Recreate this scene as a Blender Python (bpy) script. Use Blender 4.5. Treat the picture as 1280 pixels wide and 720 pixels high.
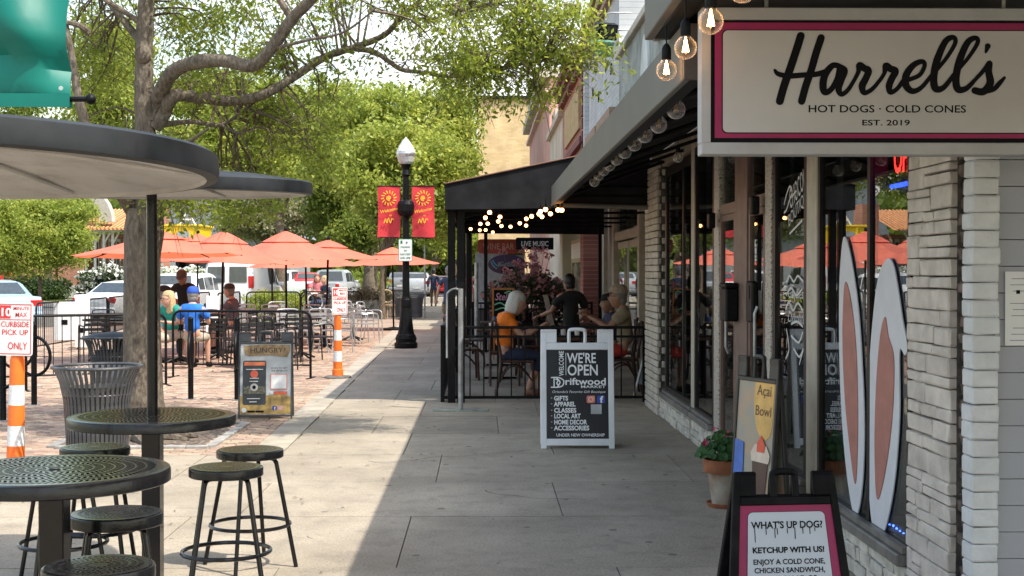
import bpy, bmesh, math, random
import numpy as np
from mathutils import Vector, Matrix, Euler
R = math.radians
random.seed(7)
np.random.seed(7)
scene = bpy.context.scene
COL = scene.collection
for o in list(bpy.data.objects):
    bpy.data.objects.remove(o)

# ------------------------------------------------------------------ camera
EYE = Vector((0, 0, 1.6))
YAW, PITCH, F = 1.213, 0.708, 1700.0
cam_d = bpy.data.cameras.new('camera')
cam = bpy.data.objects.new('camera', cam_d)
COL.objects.link(cam)
cam.location = EYE
cam.rotation_euler = (R(90 - PITCH), 0, R(-YAW))
cam_d.sensor_width = 36
cam_d.lens = F / 1280 * 36
cam_d.clip_start = 0.05
cam_d.clip_end = 3000
scene.camera = cam
# ------------------------------------------------------------------ world and sun
SUNV = Vector((0.5875, -0.35, 1.0)).normalized()      # towards the sun
world = bpy.data.worlds.new('World')
scene.world = world
world.use_nodes = True
wn, wl = world.node_tree.nodes, world.node_tree.links
wn.clear()
w_out = wn.new('ShaderNodeOutputWorld')
w_bg = wn.new('ShaderNodeBackground')
w_sky = wn.new('ShaderNodeTexSky')
w_sky.sky_type = 'NISHITA'
w_sky.sun_disc = False
w_sky.sun_elevation = math.asin(SUNV.z)
w_sky.sun_rotation = math.atan2(SUNV.x, SUNV.y)
w_sky.air_density = 1.6
w_sky.dust_density = 2.5
w_sky.ozone_density = 1.0
w_bg.inputs['Strength'].default_value = 0.15
# thin bright cloud over the whole sky, procedural
w_tc = wn.new('ShaderNodeTexCoord')
w_nz = wn.new('ShaderNodeTexNoise')
w_nz.inputs['Scale'].default_value = 3.2
w_nz.inputs['Detail'].default_value = 7
w_map = wn.new('ShaderNodeMapping')
w_map.inputs['Scale'].default_value = (1, 1, 3.0)
w_rp = wn.new('ShaderNodeValToRGB')
w_rp.color_ramp.elements[0].position = 0.46
w_rp.color_ramp.elements[1].position = 0.78
w_mx = wn.new('ShaderNodeMixRGB')
w_mx.inputs[2].default_value = (6.4, 6.2, 6.2, 1)
wl.new(w_tc.outputs['Generated'], w_map.inputs[0]); wl.new(w_map.outputs[0], w_nz.inputs['Vector'])
wl.new(w_nz.outputs[0], w_rp.inputs[0]); wl.new(w_rp.outputs[0], w_mx.inputs[0])
wl.new(w_sky.outputs[0], w_mx.inputs[1]); wl.new(w_mx.outputs[0], w_bg.inputs[0])
wl.new(w_bg.outputs[0], w_out.inputs[0])
sun_d = bpy.data.lights.new('sun', 'SUN')
sun_d.energy = 3.1
sun_d.angle = R(0.6)
sun_d.color = (1.0, 0.94, 0.84)
sun = bpy.data.objects.new('sun', sun_d)
COL.objects.link(sun)
sun.rotation_euler = SUNV.to_track_quat('Z', 'Y').to_euler()
sun.location = (20, -12, 35)
vs = scene.view_settings
vs.view_transform = 'Standard'
vs.look = 'None'
vs.gamma = 1
vs.use_curve_mapping = False
vs.exposure = 1.12
scene.cycles.max_bounces = 6
scene.cycles.diffuse_bounces = 3
scene.cycles.glossy_bounces = 3
scene.cycles.transparent_max_bounces = 12
scene.cycles.transmission_bounces = 4

# ------------------------------------------------------------------ pixel -> place
bpy.context.view_layer.update()
_RM = cam.rotation_euler.to_matrix()
def ray(px, py):
    return _RM @ Vector(((px - 640) / F, (360 - py) / F, -1))
def P(px, py, Y):
    d = ray(px, py); return EYE + d * (Y / d.y)
def G(px, py, z=0.0):
    d = ray(px, py); return EYE + d * ((z - EYE.z) / d.z)
def W(px, py, X=1.98):
    d = ray(px, py); return EYE + d * (X / d.x)
def XZ(px, Y):      # X at depth Y
    return P(px, 339, Y).x
def ZH(py, Y, px=604):
    return P(px, py, Y).z

# ------------------------------------------------------------------ materials
MATS = {}
def _m(name):
    m = bpy.data.materials.new(name); m.use_nodes = True
    nt = m.node_tree
    return m, nt.nodes, nt.links, nt.nodes['Principled BSDF']
def mat(name, col, rough=0.6, metal=0.0, var=0.12, vscale=8.0, bump=0.0, bscale=40.0, piece=0.0, emit=None, es=1.0, spec=None, col2=None, coat=0.0, dirt=0.0, dirtcol=(0.05, 0.04, 0.03), dscale=1.5, stretch=None):
    if name in MATS: return MATS[name]
    m, n, l, b = _m(name)
    b.inputs['Roughness'].default_value = rough
    b.inputs['Metallic'].default_value = metal
    if spec is not None: b.inputs['Specular IOR Level'].default_value = spec
    if coat: b.inputs['Coat Weight'].default_value = coat; b.inputs['Coat Roughness'].default_value = 0.08
    tc = n.new('ShaderNodeTexCoord'); src = tc.outputs['Object']
    if stretch:
        mp = n.new('ShaderNodeMapping'); mp.inputs['Scale'].default_value = stretch
        l.new(src, mp.inputs[0]); src = mp.outputs[0]
    nz = n.new('ShaderNodeTexNoise'); nz.inputs['Scale'].default_value = vscale; nz.inputs['Detail'].default_value = 5
    l.new(src, nz.inputs['Vector'])
    c2 = col2 if col2 else tuple(max(0, c * (1 - 2.2 * var)) for c in col)
    mx = n.new('ShaderNodeMixRGB'); mx.inputs[1].default_value = (*[min(1, c * (1 + (0 if col2 else var))) for c in col], 1); mx.inputs[2].default_value = (*c2, 1)
    rp = n.new('ShaderNodeValToRGB'); rp.color_ramp.elements[0].position = 0.33; rp.color_ramp.elements[1].position = 0.7
    l.new(nz.outputs[0], rp.inputs[0]); l.new(rp.outputs[0], mx.inputs[0])
    out = mx.outputs[0]
    if dirt:
        dn = n.new('ShaderNodeTexNoise'); dn.inputs['Scale'].default_value = dscale; dn.inputs['Detail'].default_value = 8; dn.inputs['Roughness'].default_value = 0.7
        l.new(tc.outputs['Object'], dn.inputs['Vector'])
        dr = n.new('ShaderNodeValToRGB'); dr.color_ramp.elements[0].position = 0.5; dr.color_ramp.elements[1].position = 0.78
        dr.color_ramp.elements[1].color = (dirt, dirt, dirt, 1)
        l.new(dn.outputs[0], dr.inputs[0])
        dm = n.new('ShaderNodeMixRGB'); dm.inputs[2].default_value = (*dirtcol, 1)
        l.new(dr.outputs[0], dm.inputs[0]); l.new(out, dm.inputs[1]); out = dm.outputs[0]
    if piece:
        oi = n.new('ShaderNodeObjectInfo'); ge = n.new('ShaderNodeNewGeometry')
        ad = n.new('ShaderNodeMath'); ad.operation = 'ADD'; l.new(oi.outputs['Random'], ad.inputs[0]); l.new(ge.outputs['Random Per Island'], ad.inputs[1])
        fr = n.new('ShaderNodeMath'); fr.operation = 'FRACT'; l.new(ad.outputs[0], fr.inputs[0])
        mr = n.new('ShaderNodeMapRange'); mr.inputs[3].default_value = 1 - piece; mr.inputs[4].default_value = 1 + piece
        l.new(fr.outputs[0], mr.inputs[0])
        hs = n.new('ShaderNodeHueSaturation'); l.new(mr.outputs[0], hs.inputs['Value']); l.new(out, hs.inputs['Color'])
        mr2 = n.new('ShaderNodeMapRange'); mr2.inputs[3].default_value = 0.5 - piece * 0.04; mr2.inputs[4].default_value = 0.5 + piece * 0.04
        m7 = n.new('ShaderNodeMath'); m7.operation = 'MULTIPLY'; m7.inputs[1].default_value = 7.31; l.new(fr.outputs[0], m7.inputs[0])
        f7 = n.new('ShaderNodeMath'); f7.operation = 'FRACT'; l.new(m7.outputs[0], f7.inputs[0]); l.new(f7.outputs[0], mr2.inputs[0]); l.new(mr2.outputs[0], hs.inputs['Hue'])
        out = hs.outputs[0]
    l.new(out, b.inputs['Base Color'])
    if bump:
        bn = n.new('ShaderNodeTexNoise'); bn.inputs['Scale'].default_value = bscale; bn.inputs['Detail'].default_value = 6
        l.new(src, bn.inputs['Vector'])
        bp = n.new('ShaderNodeBump'); bp.inputs['Strength'].default_value = bump; bp.inputs['Distance'].default_value = 0.01
        l.new(bn.outputs[0], bp.inputs['Height']); l.new(bp.outputs[0], b.inputs['Normal'])
    if emit:
        b.inputs['Emission Color'].default_value = (*emit, 1); b.inputs['Emission Strength'].default_value = es
    MATS[name] = m
    return m
def brickmat(name, c1, c2, mortar, w=0.21, h=0.07, rough=0.85, axis='YZ', mort=0.012, off=0.5):
    if name in MATS: return MATS[name]
    m, n, l, b = _m(name)
    b.inputs['Roughness'].default_value = rough
    tc = n.new('ShaderNodeTexCoord'); sp = n.new('ShaderNodeSeparateXYZ'); cb = n.new('ShaderNodeCombineXYZ')
    l.new(tc.outputs['Object'], sp.inputs[0])
    l.new(sp.outputs[axis[0]], cb.inputs[0]); l.new(sp.outputs[axis[1]], cb.inputs[1])
    br = n.new('ShaderNodeTexBrick'); br.inputs['Scale'].default_value = 1
    br.inputs['Brick Width'].default_value = w; br.inputs['Row Height'].default_value = h; br.inputs['Mortar Size'].default_value = mort / 2
    br.inputs['Color1'].default_value = (*c1, 1); br.inputs['Color2'].default_value = (*c2, 1); br.inputs['Mortar'].default_value = (*mortar, 1)
    br.inputs['Bias'].default_value = -0.1; br.offset = off
    l.new(cb.outputs[0], br.inputs['Vector'])
    nz = n.new('ShaderNodeTexNoise'); nz.inputs['Scale'].default_value = 1.3; nz.inputs['Detail'].default_value = 8; l.new(tc.outputs['Object'], nz.inputs['Vector'])
    mr = n.new('ShaderNodeMapRange'); mr.inputs[1].default_value = 0.3; mr.inputs[2].default_value = 0.7; mr.inputs[3].default_value = 0.78; mr.inputs[4].default_value = 1.1; l.new(nz.outputs[0], mr.inputs[0])
    mu = n.new('ShaderNodeMixRGB'); mu.blend_type = 'MULTIPLY'; mu.inputs[0].default_value = 1
    l.new(br.outputs[0], mu.inputs[1]); l.new(mr.outputs[0], mu.inputs[2]); l.new(mu.outputs[0], b.inputs['Base Color'])
    bp = n.new('ShaderNodeBump'); bp.inputs['Strength'].default_value = 0.5; bp.inputs['Distance'].default_value = 0.01; bp.invert = True
    l.new(br.outputs['Fac'], bp.inputs['Height']); l.new(bp.outputs[0], b.inputs['Normal'])
    MATS[name] = m
    return m
def leafmat(name, c1, c2, c3, trans=0.45):
    if name in MATS: return MATS[name]
    m, n, l, b = _m(name)
    ge = n.new('ShaderNodeNewGeometry'); rp = n.new('ShaderNodeValToRGB')
    e = rp.color_ramp.elements
    e[0].color = (*c1, 1); e[1].color = (*c3, 1); k = e.new(0.5); k.color = (*c2, 1)
    tc = n.new('ShaderNodeTexCoord'); nz = n.new('ShaderNodeTexNoise'); nz.inputs['Scale'].default_value = 0.9; nz.inputs['Detail'].default_value = 4; l.new(tc.outputs['Object'], nz.inputs['Vector'])
    mr = n.new('ShaderNodeMapRange'); mr.inputs[1].default_value = 0.33; mr.inputs[2].default_value = 0.68; l.new(nz.outputs[0], mr.inputs[0])
    av = n.new('ShaderNodeMixRGB'); av.inputs[0].default_value = 0.5; l.new(ge.outputs['Random Per Island'], av.inputs[1]); l.new(mr.outputs[0], av.inputs[2])
    l.new(av.outputs[0], rp.inputs[0]); l.new(rp.outputs[0], b.inputs['Base Color'])
    b.inputs['Roughness'].default_value = 0.5
    b.inputs['Specular IOR Level'].default_value = 0.35
    tr = n.new('ShaderNodeBsdfTranslucent'); ms = n.new('ShaderNodeMixShader'); ms.inputs[0].default_value = trans
    hs = n.new('ShaderNodeHueSaturation'); hs.inputs['Value'].default_value = 1.5; hs.inputs['Hue'].default_value = 0.485; l.new(rp.outputs[0], hs.inputs['Color']); l.new(hs.outputs[0], tr.inputs[0])
    l.new(b.outputs[0], ms.inputs[1]); l.new(tr.outputs[0], ms.inputs[2]); l.new(ms.outputs[0], n['Material Output'].inputs[0])
    MATS[name] = m
    return m
def glassmat(name, ior=1.6, tint=(0.75, 0.8, 0.8), rough=0.0, white_mix=0.0, rim=0.0):
    if name in MATS: return MATS[name]
    m, n, l, b = _m(name)
    n.remove(b)
    fr = n.new('ShaderNodeFresnel'); ge = n.new('ShaderNodeNewGeometry'); mr = n.new('ShaderNodeMapRange'); mr.inputs[3].default_value = ior; mr.inputs[4].default_value = 1 / ior
    l.new(ge.outputs['Backfacing'], mr.inputs[0]); l.new(mr.outputs[0], fr.inputs[0])
    tr = n.new('ShaderNodeBsdfTransparent'); tr.inputs[0].default_value = (*tint, 1)
    gl = n.new('ShaderNodeBsdfGlossy'); gl.inputs['Roughness'].default_value = rough
    ms = n.new('ShaderNodeMixShader'); l.new(fr.outputs[0], ms.inputs[0]); l.new(tr.outputs[0], ms.inputs[1]); l.new(gl.outputs[0], ms.inputs[2])
    out = ms.outputs[0]
    if rim:  # diffuse white edge stands in for light refracted by thick glass
        lw = n.new('ShaderNodeLayerWeight'); lw.inputs[0].default_value = .5; pw = n.new('ShaderNodeMath'); pw.operation = 'POWER'; pw.inputs[1].default_value = 2.2; l.new(lw.outputs['Facing'], pw.inputs[0])
        mu = n.new('ShaderNodeMath'); mu.operation = 'MULTIPLY'; mu.inputs[1].default_value = rim; l.new(pw.outputs[0], mu.inputs[0])
        df = n.new('ShaderNodeBsdfDiffuse'); df.inputs[0].default_value = (.9, .9, .9, 1); m2 = n.new('ShaderNodeMixShader'); l.new(mu.outputs[0], m2.inputs[0])
        l.new(out, m2.inputs[1]); l.new(df.outputs[0], m2.inputs[2]); out = m2.outputs[0]
    if white_mix:
        df = n.new('ShaderNodeBsdfDiffuse'); df.inputs[0].default_value = (.85, .86, .87, 1); m2 = n.new('ShaderNodeMixShader'); m2.inputs[0].default_value = white_mix
        l.new(out, m2.inputs[1]); l.new(df.outputs[0], m2.inputs[2]); out = m2.outputs[0]
    l.new(out, n['Material Output'].inputs[0])
    MATS[name] = m
    return m

# ------------------------------------------------------------------ mesh builder
class MB:
    def __init__(s): s.v = []; s.f = []; s.mi = []; s.k = 0
    def mat(s, k): s.k = k; return s
    def add(s, vs_, fs):
        o = len(s.v); s.v += [tuple(v) for v in vs_]
        for f in fs: s.f.append(tuple(i + o for i in f)); s.mi.append(s.k)
        return s
    def box(s, c, size, rot=None, taper=1.0, jit=0.0, bev=0.0):
        hx, hy, hz = (d / 2 for d in size); vs_ = []
        M = Euler(rot).to_matrix() if rot is not None and not isinstance(rot, Matrix) else rot
        if bev:
            b = bev
            pts = []
            for sz in (-1, 1):
                for sx, sy in ((-1, -1), (1, -1), (1, 1), (-1, 1)):
                    pts.append((sx, sy, sz))
            vs_ = []; idx = {}
            for p in pts:
                for a in range(3):
                    q = [p[0] * hx, p[1] * hy, p[2] * hz]
                    for k in range(3):
                        if k != a: q[k] -= p[k] * b
                    idx[(p, a)] = len(vs_); vs_.append(Vector(q))
            fs = []
            for a in range(3):
                for sg in (-1, 1):
                    o1, o2 = [(1, 2), (2, 0), (0, 1)][a]
                    ring = []
                    for u, w in ((-1, -1), (1, -1), (1, 1), (-1, 1)):
                        p = [0, 0, 0]; p[a] = sg; p[o1] = u; p[o2] = w; ring.append(idx[(tuple(p), a)])
                    fs.append(tuple(ring if sg > 0 else ring[::-1]))
            for a in range(3):
                o1, o2 = [(1, 2), (2, 0), (0, 1)][a]
                for u in (-1, 1):
                    for w in (-1, 1):
                        p = [0, 0, 0]; q = [0, 0, 0]; p[a] = -1; q[a] = 1; p[o1] = q[o1] = u; p[o2] = q[o2] = w
                        p, q = tuple(p), tuple(q)
                        f = (idx[(p, o1)], idx[(q, o1)], idx[(q, o2)], idx[(p, o2)])
                        fs.append(f if u * w < 0 else f[::-1])
            for p in pts:
                f = (idx[(p, 0)], idx[(p, 1)], idx[(p, 2)])
                fs.append(f if p[0] * p[1] * p[2] > 0 else f[::-1])
        else:
            for sz in (-1, 1):
                t = 1 if sz < 0 else taper
                for sx, sy in ((-1, -1), (1, -1), (1, 1), (-1, 1)):
                    vs_.append(Vector((sx * hx * t, sy * hy * t, sz * hz)))
            fs = [(3, 2, 1, 0), (4, 5, 6, 7), (0, 1, 5, 4), (1, 2, 6, 5), (2, 3, 7, 6), (3, 0, 4, 7)]
        if jit:
            vs_ = [v + Vector((random.uniform(-jit, jit), random.uniform(-jit, jit), random.uniform(-jit, jit))) for v in vs_]
        if M is not None: vs_ = [M @ v for v in vs_]
        c = Vector(c)
        return s.add([v + c for v in vs_], fs)
    def b2(s, x0, x1, y0, y1, z0, z1, **k):
        return s.box(((x0 + x1) / 2, (y0 + y1) / 2, (z0 + z1) / 2), (abs(x1 - x0), abs(y1 - y0), abs(z1 - z0)), **k)
    def cyl(s, p0, p1, r0, r1=None, n=12, cap=True):
        return s.tube([p0, p1], [r0, r0 if r1 is None else r1], n, cap)
    def tube(s, pts, r, n=8, cap=True, closed=False):
        pts = [Vector(p) for p in pts]; N = len(pts)
        if not hasattr(r, '__len__'): r = [r] * N
        o = len(s.v); prev = None
        for i, p in enumerate(pts):
            if closed: t = pts[(i + 1) % N] - pts[i - 1]
            else: t = pts[min(i + 1, N - 1)] - pts[max(i - 1, 0)]
            if t.length < 1e-9: t = Vector((0, 0, 1))
            t.normalize()
            if prev is None:
                a = Vector((0, 0, 1)) if abs(t.z) < 0.9 else Vector((1, 0, 0))
                u = t.cross(a).normalized()
            else:
                u = prev - t * prev.dot(t)
                u = u.normalized() if u.length > 1e-6 else t.orthogonal().normalized()
            prev = u; w = t.cross(u)
            for k in range(n):
                an = 2 * math.pi * k / n
                s.v.append(tuple(p + (u * math.cos(an) + w * math.sin(an)) * r[i]))
        m = N if closed else N - 1
        for i in range(m):
            j = (i + 1) % N
            for k in range(n):
                k2 = (k + 1) % n
                s.f.append((o + i * n + k, o + i * n + k2, o + j * n + k2, o + j * n + k)); s.mi.append(s.k)
        if cap and not closed:
            s.f.append(tuple(o + k for k in range(n))[::-1]); s.mi.append(s.k)
            s.f.append(tuple(o + (N - 1) * n + k for k in range(n))); s.mi.append(s.k)
        return s
    def lathe(s, prof, c=(0, 0, 0), n=24, M=None, sx=1, sy=1, caps=True):
        o = len(s.v); c = Vector(c)
        for r, z in prof:
            for k in range(n):
                an = 2 * math.pi * k / n
                v = Vector((r * math.cos(an) * sx, r * math.sin(an) * sy, z))
                if M is not None: v = M @ v
                s.v.append(tuple(v + c))
        for i in range(len(prof) - 1):
            for k in range(n):
                k2 = (k + 1) % n
                s.f.append((o + i * n + k, o + i * n + k2, o + (i + 1) * n + k2, o + (i + 1) * n + k)); s.mi.append(s.k)
        if caps and prof[0][0] > 1e-5: s.f.append(tuple(o + k for k in range(n))[::-1]); s.mi.append(s.k)
        if caps and prof[-1][0] > 1e-5: s.f.append(tuple(o + (len(prof) - 1) * n + k for k in range(n))); s.mi.append(s.k)
        return s
    def torus(s, c, R0, r, n=32, m=8, M=None):
        pts = []
        for k in range(n):
            a = 2 * math.pi * k / n; v = Vector((R0 * math.cos(a), R0 * math.sin(a), 0))
            if M is not None: v = M @ v
            pts.append(v + Vector(c))
        return s.tube(pts, r, m, closed=True)
    def ball(s, c, r, n=12, m=8, sc=(1, 1, 1)):
        prof = [(max(1e-6, math.sin(math.pi * i / m)) * r, -math.cos(math.pi * i / m) * r * sc[2]) for i in range(m + 1)]
        return s.lathe(prof, c, n, sx=sc[0], sy=sc[1])
    def quad(s, a, b, c, d): return s.add([a, b, c, d], [(0, 1, 2, 3)])
    def prism(s, pts, ext):     # pts polygon, extruded by vector ext
        n = len(pts); e = Vector(ext); pts = [Vector(p) for p in pts]
        return s.add(pts + [p + e for p in pts], [tuple(range(n))[::-1], tuple(range(n, 2 * n))] + [(i, (i + 1) % n, n + (i + 1) % n, n + i) for i in range(n)])
    def mesh(s, name, mats, smooth=False):
        me = bpy.data.meshes.new(name); me.from_pydata(s.v, [], s.f)
        if not isinstance(mats, (list, tuple)): mats = [mats]
        for m in mats: me.materials.append(m)
        if len(mats) > 1: me.polygons.foreach_set('material_index', s.mi)
        if smooth:
            me.polygons.foreach_set('use_smooth', [True] * len(me.polygons))
        me.update()
        bm = bmesh.new(); bm.from_mesh(me)
        bmesh.ops.recalc_face_normals(bm, faces=bm.faces)
        if smooth:
            for e in bm.edges:
                if len(e.link_faces) == 2 and e.calc_face_angle(0) > R(38): e.smooth = False
        bm.to_mesh(me); bm.free()
        return me
    def build(s, name, mats, parent=None, smooth=False, loc=None, rot=None):
        return link(name, s.mesh(name, mats, smooth), parent, loc, rot)
def link(name, me, parent=None, loc=None, rot=None):
    o = bpy.data.objects.new(name, me); COL.objects.link(o)
    if parent is not None: o.parent = parent
    if loc is not None: o.location = loc
    if rot is not None: o.rotation_euler = rot
    return o
def empty(name, label, cat, loc=(0, 0, 0), rz=0.0, group=None):
    o = bpy.data.objects.new(name, None); COL.objects.link(o); o.empty_display_size = 0.1
    o.location = loc; o.rotation_euler = (0, 0, rz)
    return tag(o, label, cat, group)
def tag(o, label, cat, group=None):
    o['label'] = label; o['category'] = cat
    if group: o['group'] = group
    return o
def struct(o, label=None):
    o['kind'] = 'structure'
    if label: o['label'] = label
    return o
def copy_tree(o, parent=None):
    c = o.copy(); COL.objects.link(c)
    if parent is not None: c.parent = parent
    for ch in [x for x in o.children]: copy_tree(ch, c)
    return c
def dup(o, loc, rz=None, label=None, group=None, scale=None):
    c = copy_tree(o); c.location = loc
    if rz is not None: c.rotation_euler = (0, 0, rz)
    if label: c['label'] = label
    if group: c['group'] = group
    if scale: c.scale = (scale,) * 3
    return c
def evalmesh(o, name, mats):
    dg = bpy.context.evaluated_depsgraph_get(); dg.update()
    me = bpy.data.meshes.new_from_object(o.evaluated_get(dg)); me.name = name
    me.materials.clear()
    for m in (mats if isinstance(mats, (list, tuple)) else [mats]): me.materials.append(m)
    return me
def catmull(pts, k=8, closed=False):
    pts = [Vector(p) for p in pts]; out = []; n = len(pts)
    rng = n if closed else n - 1
    for i in range(rng):
        p0 = pts[(i - 1) % n] if closed or i > 0 else pts[0]; p1 = pts[i]; p2 = pts[(i + 1) % n]
        p3 = pts[(i + 2) % n] if closed or i + 2 < n else pts[-1]
        for j in range(k):
            t = j / k
            out.append(0.5 * ((2 * p1) + (-p0 + p2) * t + (2 * p0 - 5 * p1 + 4 * p2 - p3) * t * t + (-p0 + 3 * p1 - 3 * p2 + p3) * t ** 3))
    if not closed: out.append(pts[-1])
    return out
# flat lettering: text laid in the local XZ plane facing -Y of its frame
def text(s, h, parent, m, frame, x, z, align='CENTER', bold=0.0, shear=0.0, sx=1.0, rot=0.0, name='lettering', d=0.004, width=None):
    """h = capital height. frame: Matrix whose x axis runs along the writing, z up, -y towards the reader"""
    cu = bpy.data.curves.new('t', 'FONT'); cu.body = s; cu.size = h / 0.70; cu.align_x = align; cu.align_y = 'BOTTOM_BASELINE'
    cu.offset = bold * h; cu.shear = shear; cu.resolution_u = 3
    o = bpy.data.objects.new('t', cu); COL.objects.link(o)
    me = evalmesh(o, name, m)
    bpy.data.objects.remove(o); bpy.data.curves.remove(cu)
    if width:
        xs = [v.co.x for v in me.vertices]; sx = width / max(1e-6, max(xs) - min(xs))
    M = frame @ Matrix.Translation((x, -d, z)) @ Matrix.Rotation(rot, 4, 'Y') @ Matrix.Rotation(R(90), 4, 'X') @ Matrix.Diagonal((sx, 1, 1, 1))
    me.transform(M)
    o = link(name, me, parent)
    return o
def stroke(pts, r, m, parent, frame, name='lettering', d=0.004, flat=0.12, n=8, k=8, closed=False, smooth=True):
    """pen strokes: pts = list of lists of (x,z[,r]) in frame; flattened round tubes"""
    mb = MB()
    for pl in pts:
        rr = [p[2] if len(p) > 2 else r for p in pl]
        c = catmull([(p[0], 0, p[1]) for p in pl], k, closed) if smooth else [Vector((p[0], 0, p[1])) for p in pl]
        if smooth:
            N = len(pl); M_ = len(c)
            ri = [np.interp(i / max(1, M_ - 1) * (N - 1), range(N), rr) for i in range(M_)]
        else: ri = rr
        o0 = len(mb.v); mb.tube(c, ri, n, closed=closed)
        if not closed:
            for q, rq in ((c[0], ri[0]), (c[-1], ri[-1])): mb.ball(q, rq * 0.99, 8, 6)
    mb.v = [tuple(frame @ Vector((v[0], v[1] * flat - d, v[2]))) for v in mb.v]
    return mb.build(name, m, parent)
def frame_at(loc, rz=0.0, tilt=0.0):
    return Matrix.Translation(loc) @ Matrix.Rotation(rz, 4, 'Z') @ Matrix.Rotation(tilt, 4, 'X')

# ------------------------------------------------------------------ shared materials
M_black = mat('black powder coated metal', (0.006, 0.006, 0.007), 0.48, 0.0, var=0.25, vscale=25, bump=0.1, bscale=120, spec=0.18)
M_blkplast = mat('black moulded plastic', (0.006, 0.006, 0.007), 0.6, var=0.3, vscale=14, spec=0.15, bump=0.15, bscale=60, dirt=.35, dirtcol=(.035, .033, .03), dscale=5)
M_blackmat = mat('matte black paint', (0.008, 0.008, 0.009), 0.6, var=0.3, spec=.2)
M_blackfab = mat('black awning fabric', (0.018, 0.019, 0.023), 0.85, spec=.2, var=0.25, vscale=4, bump=0.25, bscale=14)
M_silver = mat('brushed aluminium', (0.62, 0.63, 0.64), 0.35, 0.85, var=0.1)
M_galv = mat('galvanised steel', (0.42, 0.43, 0.44), 0.45, 0.6, var=0.2)
M_white = mat('white plastic', (0.74, 0.75, 0.75), 0.45, var=0.05, vscale=3, dirt=0.35, dirtcol=(0.4, 0.39, 0.36), dscale=5)
M_whitep = mat('white print', (0.8, 0.8, 0.79), 0.5, var=0.02)
M_letblk = mat('black print', (0.004, 0.004, 0.006), 0.6, var=0.02, spec=.15)
M_red = mat('red print', (0.55, 0.03, 0.035), 0.5, var=0.05)
M_orange = mat('fluorescent orange plastic', (0.9, 0.17, 0.02), 0.45, var=0.08, dirt=0.3, dirtcol=(0.3, 0.1, 0.05), dscale=9)
M_refl = mat('white reflective tape', (0.75, 0.76, 0.78), 0.35, var=0.12, vscale=60)
M_glass = glassmat('shop glass', 2.7, (0.8, 0.84, 0.83))
M_carglass = mat('car glass', (0.05, 0.06, 0.065), 0.06, 0.0, var=0.1, spec=0.9)
M_rubber = mat('black rubber', (0.025, 0.025, 0.025), 0.8, var=0.2)
M_wood = mat('dark red brown wood', (0.06, 0.022, 0.014), 0.42, var=0.3, vscale=14)
M_brown = mat('bark brown', (0.2, 0.15, 0.11), 0.9, var=0.3)
# ================================================================== THE SETTING
def sheet(x0, x1, y0, y1, z, name, m, sub=1):
    mb = MB()
    mb.add([(x0, y0, z), (x1, y0, z), (x1, y1, z), (x0, y1, z)], [(0, 1, 2, 3)])
    return struct(mb.build(name, m))
M_soil = mat('bare ground', (0.16, 0.13, 0.1), 0.95, var=0.3, vscale=2.0, bump=0.4, bscale=20)
M_asphalt = mat('asphalt', (0.13, 0.125, 0.12), 0.9, var=0.2, vscale=1.0, bump=0.3, bscale=60)
M_grassbase = mat('lawn green', (0.12, 0.2, 0.035), 0.95, var=0.35, vscale=3.0, bump=0.5, bscale=30)
ground = sheet(-900, 900, -60, 1800, -0.24, 'ground', M_grassbase)
road = sheet(-60, -4.2, 52.5, 75, -0.18, 'road', M_asphalt)
lot = sheet(-60, -3.0, 37.5, 52.5, -0.176, 'car_park', mat('parking concrete', (0.42, 0.39, 0.35), 0.9, var=0.15, vscale=1.2, bump=0.2))
road2 = sheet(-8.8, 60, 75.0, 400, -0.19, 'road', M_asphalt)

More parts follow.
